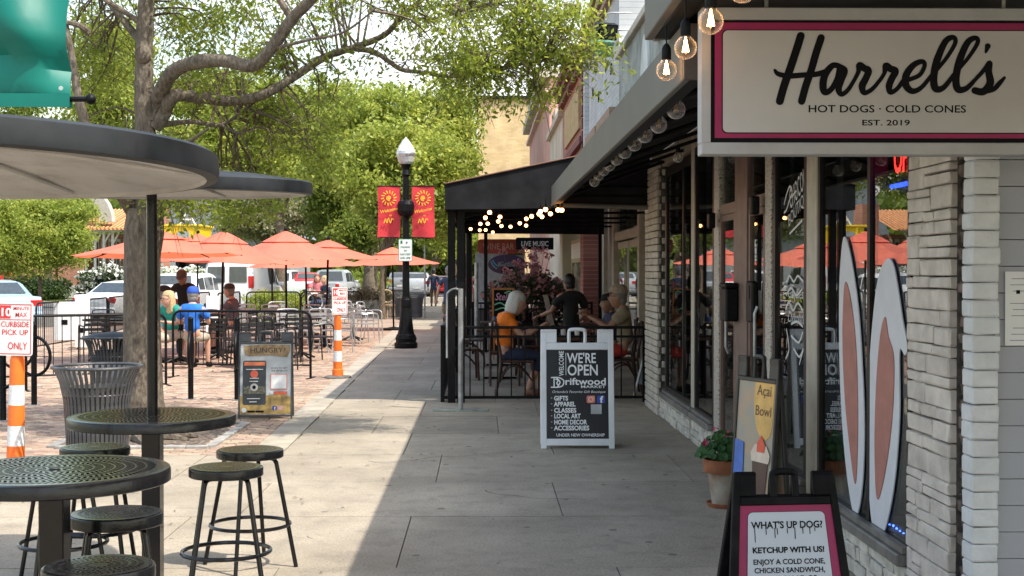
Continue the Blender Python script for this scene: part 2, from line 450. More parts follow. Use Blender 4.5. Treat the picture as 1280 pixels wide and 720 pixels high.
def concmat():
    m, n, l, b = _m('weathered concrete'); b.inputs['Roughness'].default_value = 0.88
    tc = n.new('ShaderNodeTexCoord')
    geo = n.new('ShaderNodeNewGeometry')
    def noise(sc, det, ro, vec):
        q = n.new('ShaderNodeTexNoise'); q.inputs['Scale'].default_value = sc; q.inputs['Detail'].default_value = det; q.inputs['Roughness'].default_value = ro
        l.new(vec, q.inputs['Vector']); return q
    pos = geo.outputs['Position']
    n1 = noise(0.9, 8, 0.65, pos); n2 = noise(70, 4, 0.6, pos); n3 = noise(4.5, 8, 0.75, pos)
    r1 = n.new('ShaderNodeValToRGB'); r1.color_ramp.elements[0].position = 0.3; r1.color_ramp.elements[1].position = 0.72
    r1.color_ramp.elements[0].color = (0.41, 0.35, 0.268, 1); r1.color_ramp.elements[1].color = (0.225, 0.19, 0.142, 1)
    l.new(n1.outputs[0], r1.inputs[0])
    r2 = n.new('ShaderNodeMapRange'); r2.inputs[1].default_value = 0.35; r2.inputs[2].default_value = 0.65; r2.inputs[3].default_value = 0.72; r2.inputs[4].default_value = 1.16; l.new(n2.outputs[0], r2.inputs[0])
    mu = n.new('ShaderNodeMixRGB'); mu.blend_type = 'MULTIPLY'; mu.inputs[0].default_value = 1; l.new(r1.outputs[0], mu.inputs[1]); l.new(r2.outputs[0], mu.inputs[2])
    r3 = n.new('ShaderNodeMapRange'); r3.inputs[1].default_value = 0.5; r3.inputs[2].default_value = 0.72; r3.inputs[3].default_value = 0; r3.inputs[4].default_value = 0.72; l.new(n3.outputs[0], r3.inputs[0])
    st = n.new('ShaderNodeMixRGB'); st.inputs[2].default_value = (0.15, 0.135, 0.11, 1); l.new(r3.outputs[0], st.inputs[0]); l.new(mu.outputs[0], st.inputs[1])
    # small dark gum spots
    vo = n.new('ShaderNodeTexVoronoi'); vo.inputs['Scale'].default_value = 3.1; l.new(pos, vo.inputs['Vector'])
    lt = n.new('ShaderNodeMath'); lt.operation = 'LESS_THAN'; lt.inputs[1].default_value = 0.085; l.new(vo.outputs['Distance'], lt.inputs[0])
    m6 = n.new('ShaderNodeMath'); m6.operation = 'MULTIPLY'; m6.inputs[1].default_value = 0.75; l.new(lt.outputs[0], m6.inputs[0])
    gm = n.new('ShaderNodeMixRGB'); gm.inputs[2].default_value = (0.09, 0.08, 0.07, 1); l.new(m6.outputs[0], gm.inputs[0]); l.new(st.outputs[0], gm.inputs[1])
    # hairline cracks
    nv = noise(1.4, 3, 0.5, pos); mv = n.new('ShaderNodeMixRGB'); mv.inputs[0].default_value = 0.35; l.new(pos, mv.inputs[1]); l.new(nv.outputs['Color'], mv.inputs[2])
    vc = n.new('ShaderNodeTexVoronoi'); vc.feature = 'DISTANCE_TO_EDGE'; vc.inputs['Scale'].default_value = 0.62; l.new(mv.outputs[0], vc.inputs['Vector'])
    lc = n.new('ShaderNodeMath'); lc.operation = 'LESS_THAN'; lc.inputs[1].default_value = 0.0026; l.new(vc.outputs['Distance'], lc.inputs[0])
    nm = noise(0.8, 2, 0.5, pos); gt = n.new('ShaderNodeMath'); gt.operation = 'GREATER_THAN'; gt.inputs[1].default_value = 0.57; l.new(nm.outputs[0], gt.inputs[0])
    cm = n.new('ShaderNodeMath'); cm.operation = 'MULTIPLY'; l.new(lc.outputs[0], cm.inputs[0]); l.new(gt.outputs[0], cm.inputs[1])
    cc = n.new('ShaderNodeMixRGB'); cc.inputs[2].default_value = (0.12, 0.1, 0.08, 1); l.new(cm.outputs[0], cc.inputs[0]); l.new(gm.outputs[0], cc.inputs[1])
    oi = n.new('ShaderNodeObjectInfo'); mr = n.new('ShaderNodeMapRange'); mr.inputs[3].default_value = 0.9; mr.inputs[4].default_value = 1.08; l.new(oi.outputs['Random'], mr.inputs[0])
    hs = n.new('ShaderNodeHueSaturation'); l.new(mr.outputs[0], hs.inputs['Value']); l.new(cc.outputs[0], hs.inputs['Color'])
    l.new(hs.outputs[0], b.inputs['Base Color'])
    bp = n.new('ShaderNodeBump'); bp.inputs['Strength'].default_value = 0.3; bp.inputs['Distance'].default_value = 0.004; l.new(n2.outputs[0], bp.inputs['Height']); l.new(bp.outputs[0], b.inputs['Normal'])
    MATS['weathered concrete'] = m
    return m
M_conc = concmat()
# sidewalk base (dark joints show between the slabs)
M_joint = mat('joint dirt', (0.1, 0.085, 0.065), 0.95, var=0.3)
def edgeX(Y):          # kerb-side edge of the sidewalk, drifting slightly left into the distance
    return -2.06 - 0.0165 * (Y - 12)
mb = MB(); mb.add([(-9, 1, -0.02), (12, 1, -0.02), (12, 11.85, -0.02), (-9, 11.85, -0.02)], [(0, 1, 2, 3)])
mb.add([(edgeX(11.85), 11.85, -0.02), (12, 11.85, -0.02), (12, 74, -0.02), (edgeX(74), 74, -0.02)], [(0, 1, 2, 3)])
sidewalk = struct(mb.build('sidewalk', M_joint))
rows = [1.2, 2.9, 4.4, 5.9, 7.33, 8.86, 10.3, 11.85, 13.4, 15.0, 16.6, 18.3, 20.0, 21.7, 23.4, 25.1, 26.8, 28.6, 30.4, 32.2, 34, 36, 38, 40, 42, 44.5, 47, 50, 53, 57, 61, 66, 74]
jx = [[-6.2, -4.4, -2.6, -0.8, 1.0], [-5.4, -3.6, -1.6, 0.5, 1.6], [-6, -4.2, -2.5, -0.3, 1.2], [-5.1, -3.2, -1.1, 0.72], [-5.9, -4.0, -1.9, -0.47], [-5.2, -3.4, -1.6, 0.52], [-4.4, -2.4, -0.36, 1.6], [-3.0, -1.45, 0.5]]
g = 0.0035
for i in range(len(rows) - 1):
    y0, y1 = rows[i] + g, rows[i + 1] - g
    near = rows[i] < 11.8
    if near: xs = [-9] + jx[i] + [2.06]
    else:
        xl = edgeX((y0 + y1) / 2) + 0.3
        xs = [xl] + ([-0.7, 0.62] if i % 2 else [-1.1, 0.15, 1.3]) + [2.02 if y0 < 15.2 else 2.6]
    for k in range(len(xs) - 1):
        x0, x1 = xs[k] + g, xs[k + 1] - g
        skew = 0.016
        mb = MB(); h = random.uniform(-0.002, 0.002)
        mb.prism([(x0, y0 + skew * -x0 * 0.5, h), (x1, y0 - skew * x1 * 0.5, h), (x1, y1 - skew * x1 * 0.5, h + random.uniform(-.002, .002)), (x0, y1 - skew * x0 * 0.5, h)], (0, 0, -0.06))
        mb.build('slab', M_conc, sidewalk)
sheet(-32, 12, -45, 1.19, -0.004, 'pavement', M_conc); sheet(-32, -9.01, 1.195, 11.84, -0.004, 'pavement', M_conc)
# narrow concrete band along the brick
band = MB()
ys = [11.9 + 1.5 * k for k in range(42)]
for k in range(len(ys) - 1):
    a, b_ = ys[k] + 0.005, ys[k + 1] - 0.005
    mb = MB(); mb.prism([(edgeX(a), a, 0.004), (edgeX(a) + 0.29, a, 0.004), (edgeX(b_) + 0.29, b_, 0.004), (edgeX(b_), b_, 0.004)], (0, 0, -0.05))
    mb.build('kerb_stone', mat('pale concrete band', (0.36, 0.315, 0.25), 0.9, var=0.14, vscale=3, bump=0.3, piece=0.08), sidewalk)

# brick paved plaza
M_paver = mat('clay paver', (0.3, 0.185, 0.13), 0.85, var=0.2, vscale=12, bump=0.3, bscale=60, piece=0.36, col2=(0.37, 0.29, 0.215), dirt=0.38, dirtcol=(0.42, 0.37, 0.3), dscale=1.2)
M_paverfar = brickmat('clay paving beyond', (0.31, 0.19, 0.13), (0.38, 0.3, 0.23), (0.28, 0.22, 0.17), 0.2, 0.1, axis='XY', mort=0.012)
mb = MB()
PLZ = [(-26, 11.85), (edgeX(11.85), 11.85), (edgeX(56), 56), (edgeX(56), 42), (-4.4, 40), (-26, 37.5)]
mb.add([(-26, 11.85, -0.03), (edgeX(11.85), 11.85, -0.03), (edgeX(50), 50, -0.03), (-26, 50, -0.03)], [(0, 1, 2, 3)])
plaza = struct(mb.build('plaza_paving', M_joint))
mb = MB(); y_end = 31.0
mb.add([(-26, y_end, -0.004), (edgeX(y_end), y_end, -0.004), (edgeX(56), 56, -0.004), (-13.5, 37.4, -0.004), (-26, 37.4, -0.004)], [(0, 1, 2, 3, 4)])
plaza_far = mb.build('paving_sheet', M_paverfar, plaza)
PIT = (-3.85, -2.52, 12.35, 14.2)      # tree pit
pav = []
bw, bh = 0.2, 0.1
def seen(x, y):
    px = 604 + 1700 * x / y
    return -15 < px < 640
y = 11.87; r_ = 0
while y < 31.0:
    off = (r_ % 2) * bw / 2
    xr = edgeX(y) - 0.004
    x = xr - bw - (bw / 2 if r_ % 2 else 0)
    if r_ % 2: pav.append((xr - bw / 4, y + bh / 2, bw / 2))
    while x + bw > -0.375 * y - 0.5:
        cx, cy = x + bw / 2, y + bh / 2
        if not (PIT[0] < cx < PIT[1] and PIT[2] < cy < PIT[3]) and seen(cx, cy): pav.append((cx, cy, bw))
        x -= bw
    y += bh; r_ += 1
full = MB(); full.box((0, 0, -0.02), (bw - 0.012, bh - 0.012, 0.05), bev=0.004); me_full = full.mesh('paver', M_paver)
# single pavers: the strip in the open beside and behind the two tables
cand = [p for p in pav if p[1] < 15.0 and p[2] == bw]
def openpix(p):
    px = 604 + 1700 * p[0] / p[1]; py = 339 + 2720 / p[1]
    return (px > 205) and py > 505
single = sorted([p for p in cand if openpix(p)], key=lambda p: p[1])[:298]
sset = set(single)
for p in single:
    link('paver', me_full, plaza, (p[0], p[1], random.uniform(-0.003, 0.003)))
rest = [p for p in pav if p not in sset]
A = np.array([(p[0], p[1], p[2]) for p in rest]); N = len(A)
print('pavers', N)
base = np.array([(-1, -1), (1, -1), (1, 1), (-1, 1)]) * 0.5
V = np.zeros((N, 8, 3)); dz = np.random.uniform(-0.003, 0.003, N)
for k in range(4):
    for t in range(2):
        ins = 0.013 if t else 0.0
        V[:, k + 4 * t, 0] = A[:, 0] + base[k, 0] * (A[:, 2] - 0.010 - ins)
        V[:, k + 4 * t, 1] = A[:, 1] + base[k, 1] * (bh - 0.010 - ins)
        V[:, k + 4 * t, 2] = (-0.006 if t == 0 else 0.004) + dz
def npmesh(name, V, faces, m):      # V (N,k,3), faces (f,4) per item
    N, k = V.shape[:2]
    me = bpy.data.meshes.new(name)
    Fc = (np.array(faces)[None] + (np.arange(N) * k)[:, None, None]).reshape(-1, len(faces[0]))
    me.vertices.add(N * k); me.vertices.foreach_set('co', V.reshape(-1).astype(np.float32))
    me.loops.add(Fc.size); me.loops.foreach_set('vertex_index', Fc.reshape(-1).astype(np.int32))
    me.polygons.add(len(Fc)); me.polygons.foreach_set('loop_start', np.arange(0, Fc.size, Fc.shape[1], dtype=np.int32))
    me.update(calc_edges=True); me.validate()
    me.materials.append(m)
    return me
me = npmesh('paver_field', V, [(4, 5, 6, 7), (0, 1, 5, 4), (1, 2, 6, 5), (2, 3, 7, 6), (3, 0, 4, 7)], M_paver)
o = link('paver_field', me, plaza); o['kind'] = 'stuff'
# tree pit soil with grey edging blocks
mb = MB(); nx, ny = 14, 18
vs2 = []; fs2 = []
for j in range(ny + 1):
    for i in range(nx + 1):
        x = PIT[0] + (PIT[1] - PIT[0]) * i / nx; yy = PIT[2] + (PIT[3] - PIT[2]) * j / ny
        vs2.append((x, yy, -0.012 + random.uniform(-.008, .014) + 0.05 * math.exp(-((x + 3.36) ** 2 + (yy - 13.1) ** 2) / 0.12)))
for j in range(ny):
    for i in range(nx):
        a = j * (nx + 1) + i; fs2.append((a, a + 1, a + nx + 2, a + nx + 1))
mb.add(vs2, fs2); struct(mb.build('tree_pit_soil', mat('dry soil', (0.17, 0.13, 0.1), 0.95, var=0.4, vscale=18, bump=0.8, bscale=50)))
M_edge = mat('grey edging block', (0.3, 0.29, 0.27), 0.9, var=0.2, piece=0.15, bump=0.3)
for k in range(9):
    yy = PIT[2] + 0.1 + k * 0.206
    for xx in (PIT[0] - 0.05, PIT[1] + 0.05):
        mb = MB(); mb.box((xx, yy, 0.0), (0.09, 0.198, 0.06), bev=0.006); mb.build('edging_block', M_edge, plaza)
for k in range(7):
    xx = PIT[0] + 0.1 + k * 0.195
    for yy in (PIT[2] - 0.05, PIT[3] + 0.05):
        mb = MB(); mb.box((xx, yy, 0.0), (0.186, 0.09, 0.06), bev=0.006); mb.build('edging_block', M_edge, plaza)
# kerb between plaza and car park, lawn strips, far footpath
mb = MB(); mb.b2(-60, -4.5, 37.3, 37.5, -0.3, 0.0); struct(mb.build('kerb', mat('kerb concrete', (0.45, 0.43, 0.38), 0.9)))
mb = MB(); mb.b2(-60, -9.5, 75, 75.2, -0.3, -0.05); struct(mb.build('kerb', MATS['kerb concrete']))
struct(sheet(-60, -9.5, 75.2, 78, -0.08, 'lawn', M_grassbase))
struct(sheet(-60, -12, 78, 81, -0.07, 'path', MATS['kerb concrete']))
struct(sheet(-60, -9.5, 81, 84, -0.075, 'lawn', M_grassbase))
# ================================================================== SHOPFRONT ROW ON THE RIGHT
WX = 1.98
M_cream = mat('cream painted trim', (0.5, 0.45, 0.37), 0.6, var=0.08, dirt=0.25, dirtcol=(0.25, 0.2, 0.15))
M_beige = mat('beige painted boards', (0.36, 0.3, 0.23), 0.75, var=0.08, vscale=3, dirt=0.3, dirtcol=(0.2, 0.15, 0.1))
M_stone = mat('beige painted stone', (0.64, 0.58, 0.52), 0.85, var=0.1, vscale=9, bump=0.7, bscale=28, piece=0.07, dirt=0.35, dirtcol=(0.25, 0.2, 0.15), dscale=8)
M_stone2 = mat('white painted rough stone', (0.6, 0.57, 0.5), 0.85, var=0.12, vscale=12, bump=0.9, bscale=30, piece=0.1, dirt=0.5, dirtcol=(0.16, 0.13, 0.1), dscale=7)
M_mortar = mat('dark mortar', (0.12, 0.105, 0.09), 0.95, var=0.3, vscale=20)
M_wbrick = mat('white painted brick', (0.7, 0.71, 0.72), 0.7, var=0.05, vscale=10, bump=0.5, bscale=35, piece=0.04, dirt=0.3, dirtcol=(0.35, 0.34, 0.31), dscale=9)
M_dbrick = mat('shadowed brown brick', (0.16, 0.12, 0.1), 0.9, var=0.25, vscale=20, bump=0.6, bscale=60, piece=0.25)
M_siding = mat('pale grey siding board', (0.4, 0.41, 0.45), 0.55, var=0.03, vscale=2, piece=0.02)
M_doorbr = mat('brown bronze door frame', (0.17, 0.105, 0.085), 0.5, var=0.12)
M_frame = mat('dark bronze window frame', (0.014, 0.012, 0.012), 0.45, var=0.2, spec=.3)
M_frameg = mat('grey aluminium sill', (0.25, 0.24, 0.23), 0.45, 0.5, var=0.15)
def speckmat():
    m, n, l, b = _m('speckled terrazzo'); b.inputs['Roughness'].default_value = 0.5
    tc = n.new('ShaderNodeTexCoord'); vo = n.new('ShaderNodeTexVoronoi'); vo.inputs['Scale'].default_value = 110; l.new(tc.outputs['Object'], vo.inputs['Vector'])
    rp = n.new('ShaderNodeValToRGB'); rp.color_ramp.interpolation = 'CONSTANT'
    e = rp.color_ramp.elements; e[0].color = (0.5, 0.46, 0.4, 1); e[1].position = 0.78; e[1].color = (0.16, 0.13, 0.11, 1)
    sp = n.new('ShaderNodeSeparateColor'); l.new(vo.outputs['Color'], sp.inputs[0]); l.new(sp.outputs[0], rp.inputs[0]); l.new(rp.outputs[0], b.inputs['Base Color'])
    return m
M_speck = speckmat()
shop = empty('shop_building', 'low shopfront building with stone clad columns, glazed windows and glass doors', 'building', (WX, 10, 0))
O3 = Vector((-WX, -10, 0))
def SB(): return MB()
def sbuild(mb, name, m, parent=None, smooth=False):
    mb.v = [(v[0] - WX, v[1] - 10, v[2]) for v in mb.v]
    return mb.build(name, m, parent or shop, smooth)
def Yat(px): return W(px, 339, WX).y
# --- near end: siding, white brick pier, dark brick return
YP = 5.52
X_w0 = P(1209, 339, YP).x; X_w1 = P(1250, 339, YP - 0.1).x
pier = sbuild(SB().b2(WX + 0.005, X_w1 - 0.01, YP - 0.08, YP + 0.0, 0, 3.1), 'brick_pier', M_mortar)
nc = 44
for k in range(nc):
    z = 0.005 + k * 0.0705
    w = X_w1 - 1.965 + random.uniform(-0.006, 0.006)
    b_ = SB().box(((1.965 + X_w1) / 2 + random.uniform(-.003, .003), YP - .04, z + 0.034), (w, 0.115, 0.0675), bev=0.006, jit=0.0018)
    sbuild(b_, 'brick', M_wbrick, pier)
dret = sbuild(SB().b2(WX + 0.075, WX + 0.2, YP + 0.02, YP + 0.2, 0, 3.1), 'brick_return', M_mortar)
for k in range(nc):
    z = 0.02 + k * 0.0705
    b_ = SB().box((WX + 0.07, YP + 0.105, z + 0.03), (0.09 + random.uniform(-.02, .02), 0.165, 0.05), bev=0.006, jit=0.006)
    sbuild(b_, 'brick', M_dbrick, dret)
sid = sbuild(SB().b2(X_w1 + 0.01, 4.6, YP + 0.0, YP + 0.1, 0, 3.1), 'siding_wall', M_mortar)
for k in range(29):
    z = k * 0.108
    b_ = SB().b2(X_w1 + 0.004, 4.6, YP - 0.045, YP - 0.004, z + 0.0015, z + 0.1065, bev=0.001)
    b_.v = [(v[0], v[1] - (0.006 if v[2] < z + 0.05 else 0), v[2]) for v in b_.v]
    sbuild(b_, 'siding_board', M_siding, sid)
# --- stone column in irregular courses
cy0, cy1 = Yat(1193), Yat(1139)
colm = sbuild(SB().b2(WX + 0.012, WX + 0.3, cy0, cy1, 0, 3.1), 'stone_column', M_mortar)
def stones(parent, y0, y1, z0, z1, m, hmin, hmax, wmin, wmax, proud=0.02, X=WX, jit=0.006, rough=0.0):
    z = z0
    while z < z1 - 0.015:
        h = min(random.uniform(hmin, hmax), z1 - z)
        if z1 - (z + h) < hmin * 0.6: h = z1 - z
        y = y0
        while y < y1 - 0.01:
            w = min(random.uniform(wmin, wmax), y1 - y)
            if y1 - (y + w) < wmin * 0.55: w = y1 - y
            parts_ = [(z, h)]
            if h > 0.09 and random.random() < 0.45:
                q = random.uniform(0.35, 0.65) * h; parts_ = [(z, q), (z + q, h - q)]
            for (zz, hh) in parts_:
                pr = proud + random.uniform(-0.004, 0.004)
                s_ = SB().box((X + 0.02 - pr / 2, y + w / 2, zz + hh / 2), (0.04 + pr, w - 0.006, hh - 0.006), bev=min(0.006, hh * 0.2), jit=min(jit, hh * 0.08))
                sbuild(s_, 'stone', m, parent)
            y += w
        z += h
stones(colm, cy0, cy1, 0.0, 3.08, M_stone, 0.04, 0.105, 0.12, 0.42, jit=0.0035)
# --- low stone walls under the windows
SILL = 0.235
def lowwall(pxa, pxb, zt=SILL):
    a, b_ = Yat(pxa), Yat(pxb)
    o = sbuild(SB().b2(WX + 0.015, WX + 0.25, a, b_, 0, zt), 'low_wall', M_mortar)
    stones(o, a, b_, 0.0, zt - 0.01, M_stone2, 0.05, 0.12, 0.07, 0.24, proud=0.03, jit=0.010)
    return o
lowwall(1139, 1028); lowwall(1000, 965); lowwall(893, 867.5); lowwall(865.5, 826)
# --- windows
GL = WX + 0.018
def window(pxa, pxb, z0, z1, mull=(), fm=M_frame, fw=0.05, depth=0.1, sill=True, fx=WX + 0.0, transom=()):
    """pxa nearer (larger x), pxb further"""
    a, b_ = Yat(pxa), Yat(pxb)
    f = SB()
    f.b2(fx, fx + depth, a, a + fw, z0, z1); f.b2(fx, fx + depth, b_ - fw, b_, z0, z1)
    f.b2(fx + .002, fx + depth, a + fw, b_ - fw, z1 - fw, z1); f.b2(fx + .002, fx + depth, a + fw, b_ - fw, z0, z0 + fw)
    w = sbuild(f, 'shop_window', fm)
    for px in mull:
        y = Yat(px); m_ = SB().b2(fx + 0.004, fx + depth - 0.004, y - 0.025, y + 0.025, z0 + fw, z1 - fw); sbuild(m_, 'mullion', fm, w)
    edges_ = sorted([a + fw] + [Yat(p) for p in mull] + [b_ - fw])
    for i in range(len(edges_) - 1):
        g_ = SB().b2(GL, GL + 0.008, edges_[i] + (0.025 if i else 0), edges_[i + 1] - (0.025 if i < len(edges_) - 2 else 0), z0 + fw, z1 - fw)
        sbuild(g_, 'pane', M_glass, w)
    if sill:
        s_ = SB().b2(fx - 0.06, fx + 0.0, a, b_, z0 - 0.045, z0 + 0.012, bev=0.006); s_.b2(fx - 0.035, fx - 0.001, a, b_, z0 + 0.015, z0 + 0.045)
        sbuild(s_, 'sill', M_frameg, w)
    return w
w_ears = window(1138, 1022, 0.27, 2.9, (1084.5,), fw=0.045)
w_text = window(1008, 966, 0.27, 2.9, (), fw=0.07)
w_mid = window(892, 868, 0.27, 2.75, (), fw=0.06)
w_far = window(867, 831.5, 0.27, 2.72, (853,), fw=0.09)
def post(pxa, pxb, m, name, z1=2.9, x0=WX - 0.006):
    a, b_ = Yat(pxa), Yat(pxb)
    return sbuild(SB().b2(x0, x0 + 0.16, a, b_, 0, z1, bev=0.006), name, m)
post(1021.5, 1009, M_cream, 'cream_post'); post(964.5, 957, M_speck, 'terrazzo_post'); post(899, 893, M_speck, 'terrazzo_post')
post(868, 864.5, M_cream, 'cream_post')
# --- two glass doors with transoms
DH = 2.06
def door(pxa, pxb):
    a, b_ = Yat(pxa) + 0.004, Yat(pxb) - 0.004
    f = SB(); s = 0.05
    f.b2(WX, WX + .035, a, a + s, 0.03, DH); f.b2(WX, WX + .035, b_ - s, b_, 0.03, DH)
    f.b2(WX + .002, WX + .033, a + s, b_ - s, DH - s, DH); f.b2(WX + .002, WX + .033, a + s, b_ - s, 0.03, 0.28)
    d = sbuild(f, 'door', M_doorbr)
    sbuild(SB().b2(GL, GL + .008, a + s, b_ - s, 0.28, DH - s), 'pane', M_glass, d)
    sbuild(SB().tube([(WX - .04, a + .05, .95), (WX - .06, a + .05, 1.0), (WX - .06, a + .05, 1.3), (WX - .04, a + .05, 1.35)], .011, 8), 'handle', M_galv, d)
    tt = sbuild(SB().b2(WX + .001, WX + .05, a, b_, DH + 0.004, DH + 0.09), 'transom', M_doorbr); sbuild(SB().b2(WX + .012, WX + .1, a, b_, 2.85, 2.9), 'head_bar', M_doorbr, tt)
    sbuild(SB().b2(GL, GL + .008, a, b_, DH + .09, 2.85), 'pane', M_glass, tt)
    return d
door(956, 935.5); door(918.5, 900)
a, b_ = Yat(934.5), Yat(919.5)
sbuild(SB().b2(WX - .008, WX + .1, a, b_, 0, 2.9, bev=.005), 'door_post', M_doorbr)
for px, z in ((898, 1.96), (953.5, 2.0)):
    y = Yat(px); sbuild(SB().b2(WX - .09, WX - .032, y - .05, y + .05, z, z + .13, bev=.01), 'door_closer', M_black)
# --- brick pillar at the far end
ya, yb = Yat(827.5), Yat(812)
bp_ = sbuild(SB().b2(WX - 0.03, WX + 0.5, ya, yb, 0, 2.85), 'brick_pillar', M_mortar)
M_pbrick = mat('cream painted brick', (0.55, 0.5, 0.43), 0.8, var=0.1, vscale=12, bump=0.6, piece=0.08, dirt=0.3, dirtcol=(0.3, 0.25, 0.2), dscale=6)
for k in range(37):
    z = 0.003 + k * 0.076
    L = (yb - ya); off = 0.0 if k % 2 else 0.5
    for q in range(3):
        y0 = ya + (q - off * 0.6) * L / 2.4; y1 = y0 + L / 2.4
        y0 = max(y0, ya - 0.02); y1 = min(y1, yb)
        if y1 - y0 < 0.05: continue
        sbuild(SB().b2(WX - 0.055, WX - 0.012, y0 + .004, y1 - .004, z, z + .066, bev=.006, jit=.004), 'brick', M_pbrick, bp_)
    if k % 2: sbuild(SB().b2(WX + 0.0, WX + 0.18, ya - 0.025, ya + 0.02, z, z + .066, bev=.006, jit=.003), 'brick', M_pbrick, bp_)
# --- beige board wall above the windows up to the parapet, roof, interior
up = SB(); up.b2(WX - 0.005, WX + 0.25, cy1 + 0.0, Yat(957), 2.905, 3.35); up.b2(WX - 0.005, WX + .25, Yat(957), yb, 2.87, 3.35)
up.b2(WX - .003, WX + .25, Yat(892), Yat(827.5), 2.755, 2.868)
sbuild(up, 'wall_band', M_beige)
M_stucco = mat('grey green stucco', (0.36, 0.38, 0.35), 0.9, var=0.18, vscale=2.5, bump=0.6, bscale=16, dirt=0.5, dirtcol=(0.14, 0.14, 0.12), dscale=1.3)
sbuild(SB().b2(WX + 0.12, WX + 0.4, 16.3, 21.0, 3.355, 4.86), 'parapet_wall', M_stucco); sbuild(SB().b2(WX + 0.12, WX + 0.4, 4.0, 16.298, 3.355, 4.35), 'parapet_wall', M_stucco)
sbuild(SB().b2(WX + 0.05, WX + 0.46, 16.3, 21.0, 4.862, 4.97, bev=.01), 'coping', M_cream); sbuild(SB().b2(WX + 0.05, WX + 0.46, 4.0, 16.298, 4.352, 4.45, bev=.01), 'coping', M_cream)
sbuild(SB().b2(WX + 0.41, 12, 4.0, 21.0, 4.2, 4.3), 'roof', M_blackmat)
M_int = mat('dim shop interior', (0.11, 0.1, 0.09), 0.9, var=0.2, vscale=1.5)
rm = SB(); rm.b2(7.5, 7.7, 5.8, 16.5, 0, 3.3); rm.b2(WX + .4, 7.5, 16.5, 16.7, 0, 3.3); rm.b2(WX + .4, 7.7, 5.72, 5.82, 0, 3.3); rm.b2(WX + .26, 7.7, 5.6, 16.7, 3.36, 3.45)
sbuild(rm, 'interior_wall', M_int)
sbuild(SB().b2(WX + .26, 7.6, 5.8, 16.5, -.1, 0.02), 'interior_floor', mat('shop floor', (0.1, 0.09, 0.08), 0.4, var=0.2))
# tall white arched ornament on the stucco
ar = SB(); pts = []
ya_, yz = 17.1, 17.9
for k in range(13):
    a_ = math.pi * k / 12; pts.append((WX + .09, (ya_ + yz) / 2 + 0.4 * math.cos(a_), 4.1 + 0.55 * math.sin(a_)))
pts += [(WX + .09, ya_, 3.37), (WX + .09, yz, 3.37)]
ar.prism(pts, (0.03, 0, 0)); sbuild(ar, 'arched_panel', mat('weathered white panel', (0.66, 0.68, 0.66), 0.7, var=0.15, vscale=2))
# floodlights on arms
def flood(px, py, Y, Z=None, col=M_black, label='', teal=False):
    p = P(px, py, Y); e = empty('floodlight', label, 'floodlight', p)
    L = WX + .12 - p.x
    MB().tube([(0, 0, 0.16), (0, 0, 0.24), (0.08, 0, .26), (L, 0, 0.26)], .012, 6).build('arm', M_galv, e)
    MB().box((0, 0, 0), (.3, .16, .22), rot=(R(20), 0, R(18))).build('lamp_housing', col, e)
    MB().box((0.03, -.085, -.03), (.24, .012, .16), rot=(R(20), 0, R(18))).build('lens', mat('floodlight lens', (0.08, 0.2, 0.16), 0.4, var=0.1, spec=.3) if teal else mat('dark lens', (0.02, 0.02, 0.022), 0.5, spec=.2), e)
flood(757, 39, 19.2, label='black floodlight on a short arm high on the stucco wall')
flood(752, 60, 19.6, col=mat('green glass housing', (0.12, 0.35, 0.27), 0.3), label='green glazed floodlight under the black one on the wall', teal=True)
flood(715, 12, 26, label='small brown lamp on a long thin arm above the far roofline', col=M_brown)

# ------------------------------------------------------------------ awnings over the shopfront
AX = 0.80
aw = empty('grey_awning', 'long grey edged black fabric awning over the shop windows', 'awning', (AX, 10, 0))
def abuild(mb, name, m, parent=None, smooth=False):
    mb.v = [(v[0] - AX, v[1] - 10, v[2]) for v in mb.v]
    return mb.build(name, m, parent or aw, smooth)
M_fascia = mat('warm grey painted fascia', (0.15, 0.143, 0.128), 0.6, var=0.06, vscale=2, dirt=0.35, dirtcol=(0.2, 0.19, 0.17), dscale=2)
AY0, AY1, AZ0, AZ1 = 5.45, 15.95, 2.365, 2.595
abuild(SB().b2(AX, AX + .03, AY0, AY1, AZ0, AZ1, bev=.004), 'fascia', M_fascia)
abuild(SB().b2(AX + .031, AX + .09, AY0, AY1, AZ0 + 0.005, AZ0 + 0.04), 'edge_rail', M_blackmat)
abuild(SB().b2(AX + .001, WX - .01, AY0 - .03, AY0 - .002, AZ0, AZ1 - .005, bev=.003), 'near_end_board', mat('brown board with painted shade', (.13, .1, .085), .6))  # brown tone paints in the shadow at the awning's near end
# fabric top sloping up to the wall
tb = SB(); n_ = 24
for k in range(n_ + 1):
    y = AY0 + (AY1 - AY0) * k / n_; sag = 0.02 * (k % 2)
    tb.v += [(AX + .031, y, AZ1 - .01), (AX + .6, y, 2.74 - sag), (WX - .01, y, 2.93)]
for k in range(n_):
    for q in range(2):
        a = k * 3 + q; tb.f.append((a, a + 1, a + 4, a + 3)); tb.mi.append(0)
abuild(tb, 'fabric', M_blackfab)
for k, y in enumerate([6.4, 7.8, 9.2, 10.6, 12.0, 13.36, 14.76]):
    abuild(SB().cyl((AX + .05, y, AZ0 + .03), (WX - .01, y, 2.79), .016, n=8), 'rafter', M_blackmat)
ep = SB(); ep.prism([(AX + .03, AY1 - .03, AZ0 + .0), (WX - .02, AY1 - .03, AZ0 + .0), (WX - .02, AY1 - .03, 2.92), (AX + .03, AY1 - .03, AZ1 - .012)], (0, .012, 0)); abuild(ep, 'end_panel', M_blackfab)
abuild(SB().cyl((AX + .03, AY1 - .06, AZ0 + .01), (WX - .01, AY1 - .06, AZ0 - .02), .028, n=8), 'end_rail', M_fascia)
for z in (2.47, 2.58):
    abuild(SB().cyl((AX + .1, AY1 - .06, z), (WX - .01, AY1 - .06, z), .012, n=6), 'end_rib', M_blackmat)
